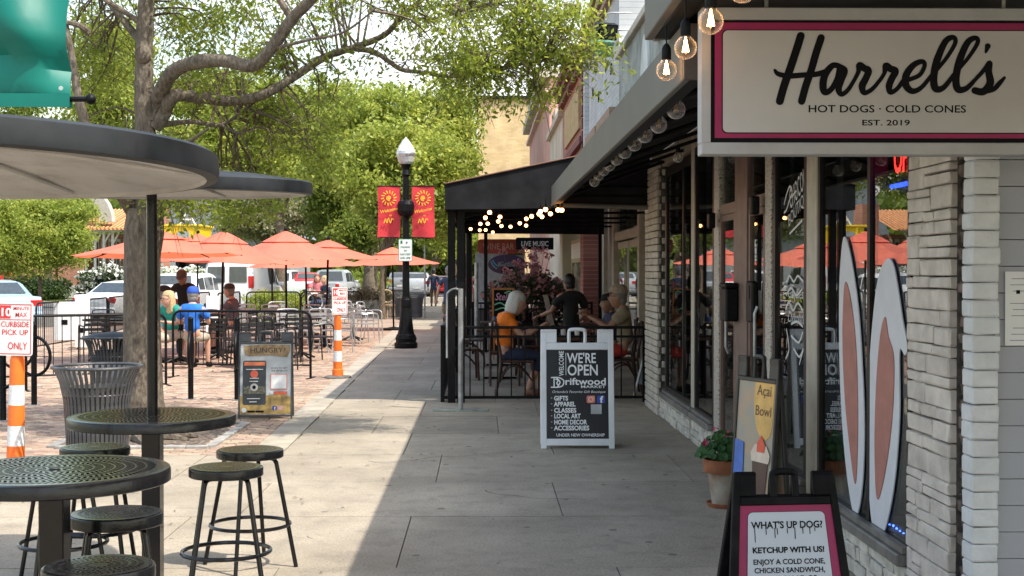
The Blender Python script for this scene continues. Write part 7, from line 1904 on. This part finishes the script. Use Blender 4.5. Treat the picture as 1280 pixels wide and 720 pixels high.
person('waiter in black shirt seen from behind holding a white menu sheet', (XZ(714, 18.3), 18.3, -.0), R(18), 'stand', dict(elL=(-.3, .02, 1.17), wrL=(-.42, .2, 1.10), head=(-.01, .05, 1.58), elR=(.25, .05, 1.12), wrR=(.2, .2, 1.0)), shirt=M_blk, bottom=M_blk, hair=H_blk, skin=M_skin2, scale=.91, sleeve=.75)
ms_ = P(686, 408, 19.1)
mm = MB()
for j in range(9):
    for i in range(5):
        u, v = i / 4 - .5, j / 8 - .5; mm.v.append((.07 * u + .05 * math.sin(v * 2.4) - .20 * v, .1 * u + .02 * math.cos(v * 3), .44 * v))
for j in range(8):
    for i in range(4): a = j * 5 + i; mm.f.append((a, a + 1, a + 6, a + 5)); mm.mi.append(0)
o = mm.build('menu_sheet', M_whitep, loc=P(686, 388, 19.0)); tag(o, 'curved white menu sheet held out by the waiter in black', 'menu'); md = o.modifiers.new('t', 'SOLIDIFY'); md.thickness = .002
person('man in navy shirt and dark cap seated by the wall behind the beige capped man', (XZ(766, 19.8), 19.8, -.04), R(100), 'sit', {}, shirt=M_navy, bottom=M_blk, hair=H_gry, cap=M_blk, skin=M_skin2)
# walking men
person('man in navy long sleeved shirt and brown trousers walking away beyond the lamp', (XZ(542, 61), 61, -.02), R(3), 'stand', dict(kneeL=(-.09, .12, .52), ankL=(-.09, .05, .12), ankR=(.09, -.12, .12), elL=(-.25, -.04, 1.12), wrL=(-.25, .0, .88)), shirt=M_navy, bottom=M_brn, hair=H_blk, long_sleeve=True, skin=M_skin2)
person('man in slate shirt and patterned shorts striding away behind the canopy post', (XZ(561, 33.5), 33.5, 0), R(4), 'stand', dict(kneeL=(-.1, .18, .53), ankL=(-.1, .02, .16), toeL=(-.1, .12, .06), kneeR=(.1, -.02, .5), ankR=(.1, -.22, .12), elL=(-.26, -.06, 1.14), wrL=(-.3, .02, .9)), shirt=M_slate, bottom=M_camo, blen='shorts', hair=H_gry)
person('distant walker in a lime green shirt beyond the patio', (XZ(596, 60), 60, 0), R(8), 'stand', {}, shirt=cloth('lime cotton', (.3, .65, .03)), bottom=M_blk, hair=H_blk, scale=.95)
person('distant walker in a pink red shirt beyond the patio', (XZ(588, 55), 55, 0), R(170), 'stand', {}, shirt=M_pinkc, bottom=M_tan, blen='shorts', hair=H_bl, fem=True, scale=.93)
# seated group by the barrier
person('man in royal blue shirt and blue cap seated with his back to the camera', (XZ(240, 22.2), 22.2, -.0), R(-5), 'sit', dict(head=(0, .05, 1.17)), shirt=M_royal, bottom=M_tan, blen='shorts', hair=H_gry, cap=mat('royal blue cap', (.02, .08, .4), .8), scale=1.02, sleeve=.75, look=(0, 0))
person('blonde woman in teal shirt seated left of the man in blue', (XZ(214, 22.6), 22.6, 0), R(150), 'sit', dict(head=(0, .07, 1.13)), shirt=M_teal, bottom=M_tan, blen='shorts', hair=H_bl, hairstyle='long', fem=True, glasses=True, look=(-20, 0))
person('person in pale aqua shirt and black cap seated just right of the tree trunk', (XZ(200, 23.6), 23.6, 0), R(-60), 'sit', dict(head=(0, .07, 1.20)), shirt=M_ltb, bottom=M_tan, blen='shorts', hair=H_gry, cap=M_blk)
person('small child in pink seated beside the standing man in black', (XZ(212, 25.6), 25.6, .28), R(200), 'sit', {}, shirt=M_pinkc, bottom=M_tan, blen='shorts', hair=H_bl, scale=.78)
person('standing man in black T-shirt and grey cap leaning over the group', (XZ(231, 25.4), 25.4, -.07), R(178), 'stand', dict(chest=(0, .06, 1.27), neck=(0, .13, 1.44), head=(0, .2, 1.54), shL=(-.2, .06, 1.38), shR=(.2, .06, 1.38), elL=(-.28, .1, 1.1), elR=(.28, .1, 1.1), wrL=(-.2, .3, .95), wrR=(.22, .28, .93)), shirt=M_blk, bottom=M_navy, hair=H_gry, cap=mat('grey cap', (.1, .09, .09), .8), skin=M_skin2, look=(0, -25))
person('man in grey shirt and dark cap seated in profile beyond the umbrella poles', (XZ(291, 27.2), 27.2, 0), R(75), 'sit', dict(head=(0, .07, 1.2)), shirt=M_gry, bottom=M_brn, blen='shorts', hair=H_gry, cap=mat('dark grey cap', (.05, .045, .05), .8))
person('distant person in dark clothes sitting by the black hooped chairs', (XZ(408, 42), 42, .15), R(120), 'sit', {}, shirt=M_navy, bottom=M_navy, hair=H_bl, hairstyle='long', fem=True)
person('distant person in pink top sitting under the far umbrella', (XZ(396, 44), 44, .2), R(190), 'sit', {}, shirt=M_pinkc, bottom=M_blk, hair=mat('auburn hair', (.2, .06, .03), .6), hairstyle='long', fem=True)
if HEAD: HEAD.free()
# ================================================================== TREES
def barkmat(name, c, c2):
    m, n, l, b = _m(name); b.inputs['Roughness'].default_value = .9
    tc = n.new('ShaderNodeTexCoord'); mp = n.new('ShaderNodeMapping'); mp.inputs['Scale'].default_value = (14, 14, 5)
    l.new(tc.outputs['Object'], mp.inputs[0])
    nz = n.new('ShaderNodeTexNoise'); nz.inputs['Scale'].default_value = 1.6; nz.inputs['Detail'].default_value = 9; nz.inputs['Roughness'].default_value = .75; l.new(mp.outputs[0], nz.inputs['Vector'])
    vo = n.new('ShaderNodeTexVoronoi'); vo.inputs['Scale'].default_value = 2.2; l.new(mp.outputs[0], vo.inputs['Vector'])
    rp = n.new('ShaderNodeValToRGB'); rp.color_ramp.elements[0].position = .35; rp.color_ramp.elements[1].position = .65; rp.color_ramp.elements[0].color = (*c2, 1); rp.color_ramp.elements[1].color = (*c, 1)
    l.new(nz.outputs[0], rp.inputs[0]); l.new(rp.outputs[0], b.inputs['Base Color'])
    ad = n.new('ShaderNodeMath'); ad.operation = 'ADD'; l.new(nz.outputs[0], ad.inputs[0]); l.new(vo.outputs['Distance'], ad.inputs[1])
    bp = n.new('ShaderNodeBump'); bp.inputs['Strength'].default_value = .8; bp.inputs['Distance'].default_value = .03; l.new(ad.outputs[0], bp.inputs['Height']); l.new(bp.outputs[0], b.inputs['Normal'])
    return m
M_bark = barkmat('grey oak bark', (.22, .18, .135), (.06, .045, .033)); M_bark2 = barkmat('brown bark', (.2, .15, .1), (.07, .05, .035))
rng = np.random.default_rng(11)
def leaves(name, C_, Rr, per, size, m, parent, asp=2.4, droop=.3, origin=(0, 0, 0)):
    """C_: (N,3) cluster centres, Rr: cluster radius (scalar or N), per: leaves in each"""
    C_ = np.asarray(C_) - np.array(origin); N = len(C_); Rr = np.broadcast_to(np.asarray(Rr, float), (N,))
    c = np.repeat(C_, per, 0); r = np.repeat(Rr, per)
    d = rng.normal(size=(N * per, 3)); d /= np.linalg.norm(d, axis=1)[:, None]; rad = r * rng.random(N * per) ** .45
    p = c + d * rad[:, None] * np.array([1, 1, .75])
    a = rng.normal(size=(N * per, 3)) + d * .6; a[:, 2] -= droop; a /= np.linalg.norm(a, axis=1)[:, None]
    b = np.cross(a, rng.normal(size=(N * per, 3)) * .8 + np.array([0, 0, 1.0])); b /= np.linalg.norm(b, axis=1)[:, None] + 1e-9
    L = size * rng.uniform(.4, 1.55, N * per)[:, None]; Wd_ = L / asp
    V = np.stack([p - a * L * .5, p + b * Wd_ * .5 - a * L * .05, p + a * L * .5, p - b * Wd_ * .5 - a * L * .05], 1)
    me = npmesh(name, V, [(0, 1, 2, 3)], m); return link(name, me, parent)
def limb(mb, pts, r0, r1, n=10, k=6, wob=.0):
    c = catmull(pts, k); N = len(c)
    if wob: c = [p + Vector((random.uniform(-wob, wob), random.uniform(-wob, wob), random.uniform(-wob, wob))) * (i > 0) for i, p in enumerate(c)]
    r0 *= .9; rr = [(r0 + (r1 - r0) * (i / (N - 1)) ** .85) * random.uniform(.93, 1.08) for i in range(N)]
    mb.tube(c, rr, n); return c
L_oak = leafmat('oak leaf', (.09, .13, .02), (.19, .25, .035), (.36, .4, .07), .62)
L_brt = leafmat('bright green leaf', (.11, .17, .025), (.26, .32, .055), (.5, .52, .13), .5)
L_mid = leafmat('mid green leaf', (.07, .11, .015), (.14, .19, .03), (.26, .3, .055), .45)
L_dk = leafmat('deep green leaf', (.015, .035, .008), (.035, .065, .015), (.08, .12, .03), .35)
L_pale = leafmat('pale dry leaf', (.2, .2, .1), (.28, .27, .15), (.38, .35, .24), .4)
# ---- the big oak in its pit
TY = 13.1
ot = empty('oak_tree', 'large oak with grey forking limbs rising from the soil pit left of the sidewalk', 'tree', (XZ(180, TY), TY, 0)); OT = ot.location.copy()
def TP(px, py, Y=TY): return P(px, py, Y) - OT
mb = MB()
tr = [(180, 545, .30), (179, 530, .235), (178, 500, .2), (178, 440, .178), (177, 380, .172), (178, 320, .17), (180, 290, .19), (182, 262, .17)]
mb.tube([TP(a, b) for a, b, r in tr], [r for a, b, r in tr], 18)
trunk = mb
limbs = []
lm = MB()
random.seed(5)
limbs.append(limb(lm, [TP(181, 300), TP(183, 262), TP(182, 200), TP(181, 140), TP(180, 90), TP(181, 40), TP(183, -20), TP(178, -90), TP(185, -160)], .15, .055, 12))
limbs.append(limb(lm, [TP(180, 290), TP(165, 262), TP(150, 240, 12.9), TP(120, 190, 12.7), TP(100, 130, 12.6), TP(88, 60, 12.7), TP(70, -20, 12.7)], .10, .02, 10))
limbs.append(limb(lm, [TP(184, 285), TP(200, 262), TP(212, 230, 12.9), TP(222, 190, 12.8), TP(240, 175, 12.5), TP(262, 160, 12.2)], .08, .008, 8))
limbs.append(limb(lm, [TP(188, 152), TP(196, 128), TP(214, 92, 12.8), TP(245, 78, 12.6), TP(282, 76, 12.4), TP(315, 82, 12.3), TP(338, 62, 12.2), TP(365, 24, 12.1), TP(395, -8, 12.0), TP(430, -60, 12)], .085, .045, 12))
limbs.append(limb(lm, [TP(192, 160), TP(205, 142), TP(218, 120, 13.0), TP(250, 122, 13.2), TP(290, 126, 13.3), TP(330, 118, 13.3), TP(368, 96, 13.4), TP(405, 72, 13.5), TP(440, 60, 13.5), TP(480, 44, 13.4), TP(505, 18, 13.3), TP(540, -10, 13.3)], .08, .022, 12))
limbs.append(limb(lm, [TP(440, 60, 13.5), TP(470, 66, 13.4), TP(500, 86, 13.3), TP(525, 90, 13.2), TP(570, 96, 13.1), TP(620, 86, 12.9), TP(680, 76, 12.8)], .035, .010, 8))
limbs.append(limb(lm, [TP(195, 158), TP(235, 152, 13.4), TP(275, 156, 13.6), TP(300, 142, 13.6), TP(312, 132, 13.5)], .032, .014, 8))
limbs.append(limb(lm, [TP(275, 156, 13.6), TP(300, 166, 13.5), TP(312, 150, 13.5), TP(322, 140, 13.4)], .02, .008, 7))
limbs.append(limb(lm, [TP(182, 60), TP(150, 20, 13.2), TP(120, -20, 13.3), TP(90, -60, 13.4)], .05, .02, 8)); limbs.append(limb(lm, [TP(178, 30), TP(140, 5, 13.0), TP(110, -10, 13)], .035, .015, 8))
limbs.append(limb(lm, [TP(110, 40, 12.8), TP(95, 30, 12.7), TP(70, 28, 12.7)], .04, .02, 8))
limbs.append(limb(lm, [TP(505, 18, 13.3), TP(540, 24, 13.2), TP(590, 10, 13.0), TP(650, 0, 12.8)], .018, .007, 6))
limbs.append(limb(lm, [TP(365, 24, 12.1), TP(340, -20, 12.1), TP(330, -80, 12.2)], .04, .015, 8)); limbs.append(limb(lm, [TP(338, 62, 12.2), TP(385, 50, 12.0), TP(430, 40, 11.8), TP(470, 10, 11.6)], .02, .007, 7))
# knot
lm.ball(TP(179, 68, TY - .06), .10, 10, 8, (.8, .7, 1.0))
for k in range(7):
    a = k * .95; trunk.tube([(.1 * math.cos(a), .1 * math.sin(a), .14), (.3 * math.cos(a), .3 * math.sin(a), .03), (.5 * math.cos(a + .2), .5 * math.sin(a + .2), .0)], [.09, .06, .02], 7)
trunk.build('trunk', M_bark, ot, True)
lm.build('limbs', M_bark, ot, True)
allp = np.array([tuple(p) for c in limbs for p in c])
# crown clusters: (px, py, Y) sampled by zone
def zone(n, x0, x1, y0, y1, Y0, Y1):
    out = []
    while len(out) < n:
        px, py, Y = rng.uniform(x0, x1), rng.uniform(y0, y1), rng.uniform(Y0, Y1)
        out.append(tuple(TP(px, py, Y)))
    return out
zs = []
zs += zone(34, 85, 260, -90, 120, 13.0, 15.2); zs += zone(12, 85, 170, 60, 215, 13.2, 14.6)
zs += zone(40, 240, 480, -120, 45, 12.6, 15.2); zs += zone(26, 240, 430, 30, 150, 13.2, 15); zs += zone(16, 330, 420, 140, 205, 13, 15)
zs += zone(52, 450, 640, -110, 100, 11.8, 14.4); zs += zone(16, 560, 680, 55, 120, 12.2, 13.8); zs += zone(20, 640, 725, 10, 95, 12.2, 13.6); zs += zone(5, 700, 758, 52, 92, 12.4, 13.0)
zs += zone(50, 60, 620, -300, -90, 11.0, 15.5); zs += zone(12, 200, 262, 225, 262, 12.4, 13.4); zs += zone(10, 268, 340, 228, 275, 13.5, 15)
zs = np.array(zs)
tw = MB(); random.seed(3)
for c in zs:
    d = np.linalg.norm(allp - c, axis=1); i = int(np.argmin(d)); a = Vector(allp[i]); b = Vector(c)
    if (b - a).length > 2.2: a = b + (a - b).normalized() * 1.4
    m1 = a.lerp(b, .5) + Vector([random.uniform(-.12, .12) for _ in range(3)]) + Vector((0, 0, .08))
    cc = catmull([a, m1, b], 4); tw.tube(cc, [.013 - .009 * q / (len(cc) - 1) for q in range(len(cc))], 4, cap=False)
    for q in range(6):
        dd = Vector([random.uniform(-1, 1), random.uniform(-1, 1), random.uniform(-1, .5)]).normalized() * random.uniform(.25, .6); s_ = a.lerp(b, random.uniform(.45, 1)); tw.tube([s_, s_ + dd * .5 + Vector((0, 0, .03)), s_ + dd], [.005, .0035, .002], 3, cap=False)
tw.build('twigs', M_bark2, ot)
o = leaves('crown', zs, rng.uniform(.2, .46, len(zs)), 175, .056, L_oak, ot, asp=2.5)
o['kind'] = 'stuff'
# ---- generic trees
def tree(label, px, Y, base_z, trunk_r, blobs, m, n_cl, per, lsize, crad, bark=M_bark2, lean=0, fork=None, asp=1.8, name='broadleaf_tree', group=None):
    """blobs: list of (px,py,dY, rx_px, rz_px)"""
    x0 = XZ(px, Y); e = empty(name, label, 'tree', (x0, Y, base_z), 0, group); k = Y / 1700
    cs = []
    tot = sum(b[3] * b[4] for b in blobs)
    for (bx_, by_, dY, rx, rz) in blobs:
        n = max(3, int(n_cl * rx * rz / tot)); c = np.array(P(bx_, by_, Y + dY)) - np.array(e.location)
        d = rng.normal(size=(n, 3)); d /= np.linalg.norm(d, axis=1)[:, None]; rr = rng.random(n) ** .4
        cs.append(c + d * rr[:, None] * np.array([rx * k, max(rx, rz) * k * .9, rz * k]))
    cs = np.concatenate(cs)
    t = MB(); top = Vector(cs.mean(0)); fz = Vector((lean, 0, max(.8, (top.z) * .45)))
    limb(t, [(0, 0, 0), (lean * .3, 0, fz.z * .5), fz, fz.lerp(top, .5), top], trunk_r, trunk_r * .25, 10)
    t.build('trunk', bark, e, True)
    b_ = MB()
    for c in cs[::max(1, len(cs) // 26)]:
        c = Vector(c); a = fz.lerp(top, random.uniform(0, .7)); limb(b_, [a, a.lerp(c, .5) + Vector((0, 0, .1 * (c - a).length * random.uniform(-.5, 1))), c], trunk_r * .3, trunk_r * .06, 5, 3)
    b_.build('branches', bark, e)
    o = leaves('crown', cs, rng.uniform(crad * .5, crad * 1.15, len(cs)), int(per * 1.7), lsize * .72, m, e, asp=asp); o['kind'] = 'stuff'
    return e
tree('bright green tree behind the street lamp globe', 478, 47, 0, .17, [(500, 215, 0, 85, 62), (560, 190, 2, 42, 50), (430, 190, 2, 60, 55), (480, 150, 3, 70, 45), (545, 255, 0, 36, 42), (560, 140, 3, 30, 40)], L_brt, 330, 100, .22, .75, lean=.1)
tree('darker green tree above the right hand umbrellas', 464, 64, G0, .45, [(430, 235, 0, 55, 50), (470, 260, 0, 45, 42), (420, 280, 0, 36, 28), (400, 200, 2, 45, 40)], L_mid, 230, 100, .26, .95)
tree('tall bright tree filling the sky left of the lamp', 350, 58, 0, .3, [(325, 150, 0, 72, 60), (400, 140, 2, 55, 45), (290, 200, 0, 60, 42), (350, 215, 0, 60, 32), (250, 140, 2, 50, 60)], L_brt, 270, 100, .24, .85)
tree('green street tree far right of the walking men', 568, 92, 0, .25, [(572, 250, 0, 26, 52), (560, 180, 0, 32, 50), (585, 310, 3, 14, 18)], L_brt, 150, 90, .34, 1.3)
tree('yellow green young tree on the lawn at the far left', 50, 66, -.1, .14, [(40, 305, 0, 62, 40), (85, 300, 0, 34, 32), (10, 285, 0, 45, 36), (95, 265, 1, 30, 18), (60, 275, 1, 50, 26)], L_brt, 240, 110, .2, .75)
tree('tree with yellowish foliage behind the green banner', 176, 52, 0, .2, [(130, 115, 0, 55, 40), (110, 170, 0, 40, 40), (150, 60, 2, 60, 40)], L_brt, 130, 90, .22, .8)
tree('pale greyish green tree behind the middle umbrellas', 335, 94, 0, .3, [(345, 270, 0, 62, 30), (300, 275, 0, 35, 22), (390, 262, 0, 34, 30)], L_pale, 170, 90, .32, 1.1)
tree('shade tree behind the oak at the top left', 60, 80, 0, .3, [(150, 190, 0, 60, 46), (60, 220, 0, 60, 30), (20, 160, 2, 60, 60), (230, 200, 3, 40, 40)], L_mid, 220, 90, .3, 1.2)
tree('shade tree lining the far pavement behind the lamp', 500, 110, 0, .35, [(520, 300, 0, 40, 26), (480, 290, 0, 40, 30), (545, 285, 3, 30, 30)], L_mid, 170, 80, .36, 1.5)
tree('thick trunked tree left of the slim leaning one', 461, 60, 0, .42, [(450, 290, 0, 30, 18), (470, 270, 2, 30, 22)], L_mid, 60, 80, .25, .9, bark=M_bark)
tree('pale barked street tree right of the walking man', 541, 72, 0, .2, [(545, 285, 0, 26, 24), (560, 300, 0, 22, 18)], L_brt, 60, 80, .26, .8, bark=M_bark)
e = tree('slender tree standing just left of the street lamp', 478, 45.5, 0, .13, [(482, 270, 0, 22, 20), (500, 255, 0, 24, 22)], L_mid, 40, 70, .2, .6, bark=M_bark2)
# distant wooded mass
cs = []
for k in range(520):
    px = rng.uniform(-150, 690); cs.append(tuple(P(px, 339 - rng.uniform(0, 75 + 30 * math.sin(px * .02)), 135 + rng.uniform(-8, 12))))
o = leaves('distant_woods', cs, 3.4, 60, .95, L_mid, None, asp=1.4); o['kind'] = 'stuff'; o['label'] = 'distant wooded tree line closing the view'; o['category'] = 'woods'
# ---- shrubs and hedges
def shrub(name, label, cat, loc, size, m, n_cl, per, ls, cr, flowers=None, group=None):
    e = empty(name, label, cat, loc, 0, group); c = rng.uniform(-1, 1, (n_cl, 3)); n_ = np.linalg.norm(c, axis=1)[:, None]; c = np.where(n_ > 1, c / n_, c) if name != 'hedge' else c
    c = c * np.array(size) / 2 + np.array([0, 0, size[2] / 2])
    s_ = MB()
    for q in c[::max(1, n_cl // 14)]: s_.tube([(q[0] * .3, q[1] * .3, 0), tuple(q)], [.02, .008], 4)
    s_.build('stems', M_bark2, e); o = leaves('foliage', c, cr, per, ls, m, e, asp=1.7); o['kind'] = 'stuff'
    if flowers: o = leaves('flowers', c * np.array([1.03, 1.05, 1.05]), cr * 1.05, max(2, per // flowers[1]), ls * 1.1, flowers[0], e, asp=1.0); o['kind'] = 'stuff'
    return e
M_wfl = leafmat('white petals', (.6, .6, .52), (.72, .72, .66), (.8, .8, .76), .3); M_pfl = leafmat('dull pink petals', (.3, .1, .1), (.42, .18, .17), (.5, .3, .28), .3)
shrub('flowering_shrub', 'white flowering shrub right of the brick pier', 'shrub', (XZ(135, 76), 76, -.15), (3.2, 2.4, 1.9), L_dk, 90, 70, .17, .5, (M_wfl, 4)); shrub('flowering_shrub', 'white flowering shrub behind the white SUV', 'shrub', (XZ(225, 76), 76, -.15), (5.5, 2.4, 1.9), L_mid, 110, 70, .17, .5, (M_wfl, 2))
shrub('bush', 'dark green bush behind the pale blue car', 'bush', (XZ(30, 76), 76, -.15), (2.6, 2, 1.5), L_dk, 60, 70, .17, .45); shrub('bush', 'dark bush between two brick piers', 'bush', (XZ(62, 78), 78, -.15), (2.2, 2, 1.2), L_dk, 50, 70, .17, .45)
shrub('hedge', 'clipped bright green hedge behind the black barrier', 'hedge', (XZ(345, 43), 43, -.15), (1.7, 1, 1.05), L_brt, 120, 90, .07, .22); shrub('hedge', 'low yellow green hedge beyond the grey pickup', 'hedge', (XZ(450, 90), 90, -.15), (3.5, 1.5, 1.6), L_brt, 80, 60, .2, .5)
shrub('bush', 'clump of dry brown shrubs on the low planter wall', 'bush', (planter_dry.location.x, 50, .5), (2.7, .8, .45), leafmat('dry brown leaf', (.12, .08, .04), (.2, .15, .08), (.3, .24, .14), .2), 50, 60, .08, .25)
pf = shrub('flower_planter', 'big planter of dark leaves with dusty pink flowers behind the far railing', 'planter', (XZ(660, 27.5), 27.5, .55), (1.6, 1.0, .95), L_dk, 80, 90, .07, .22, (M_pfl, 3))
MB().b2(-.75, .75, -.4, .4, -.55, .05, bev=.02).build('planter_box', M_blackmat, pf)
sp_ = MB(); tip = []
for k in range(16):
    a = random.uniform(-.3, .3); t = (a + random.uniform(-.25, .25), random.uniform(-.2, .2), random.uniform(1.0, 1.5)); sp_.tube([(a, 0, .5), t], [.008, .004], 4); tip.append(t)
sp_.build('flower_stalks', M_bark2, pf); o = leaves('upright_flowers', tip, .1, 26, .06, M_pfl, pf, asp=1.1); o['kind'] = 'stuff'
# grass tufts on the lawn strips
n = 9000; X_ = rng.uniform(-30, -9.6, n); Y_ = rng.uniform(75.3, 83.9, n); kp = (Y_ < 78) | (Y_ > 81); X_, Y_ = X_[kp], Y_[kp]
H_ = rng.uniform(.05, .12, len(X_)); V = np.stack([np.stack([X_ - .03, Y_, 0 * X_ - .08], 1), np.stack([X_ + .03, Y_, 0 * X_ - .08], 1), np.stack([X_ + rng.uniform(-.05, .05, len(X_)), Y_, -.08 + H_], 1), np.stack([X_ - .02, Y_ + .02, 0 * X_ - .06], 1)], 1)
o = link('grass', npmesh('grass', V, [(0, 1, 2, 3)], L_brt)); o['kind'] = 'stuff'; o['label'] = 'short grass on the lawn strips across the street'; o['category'] = 'grass'
# fallen leaves on the sidewalk and brick
n = 230; X_ = rng.uniform(-4, 1.8, n); Y_ = rng.uniform(6.5, 24, n); a = rng.uniform(0, 6.3, n); s_ = rng.uniform(.012, .03, n); z = .008 + 0 * X_
V = np.stack([np.stack([X_ + np.cos(a) * s_, Y_ + np.sin(a) * s_, z], 1), np.stack([X_ - np.sin(a) * s_ * .4, Y_ + np.cos(a) * s_ * .4, z + .006], 1), np.stack([X_ - np.cos(a) * s_, Y_ - np.sin(a) * s_, z + .002], 1), np.stack([X_ + np.sin(a) * s_ * .4, Y_ - np.cos(a) * s_ * .4, z + .004], 1)], 1)
o = link('fallen_leaves', npmesh('fallen_leaves', V, [(0, 1, 2, 3)], leafmat('dead leaf', (.09, .05, .02), (.16, .1, .05), (.22, .16, .08), .1))); o['kind'] = 'stuff'; o['label'] = 'scattered dry leaves on the sidewalk and paving'; o['category'] = 'leaves'
print('objects', len(bpy.data.objects))
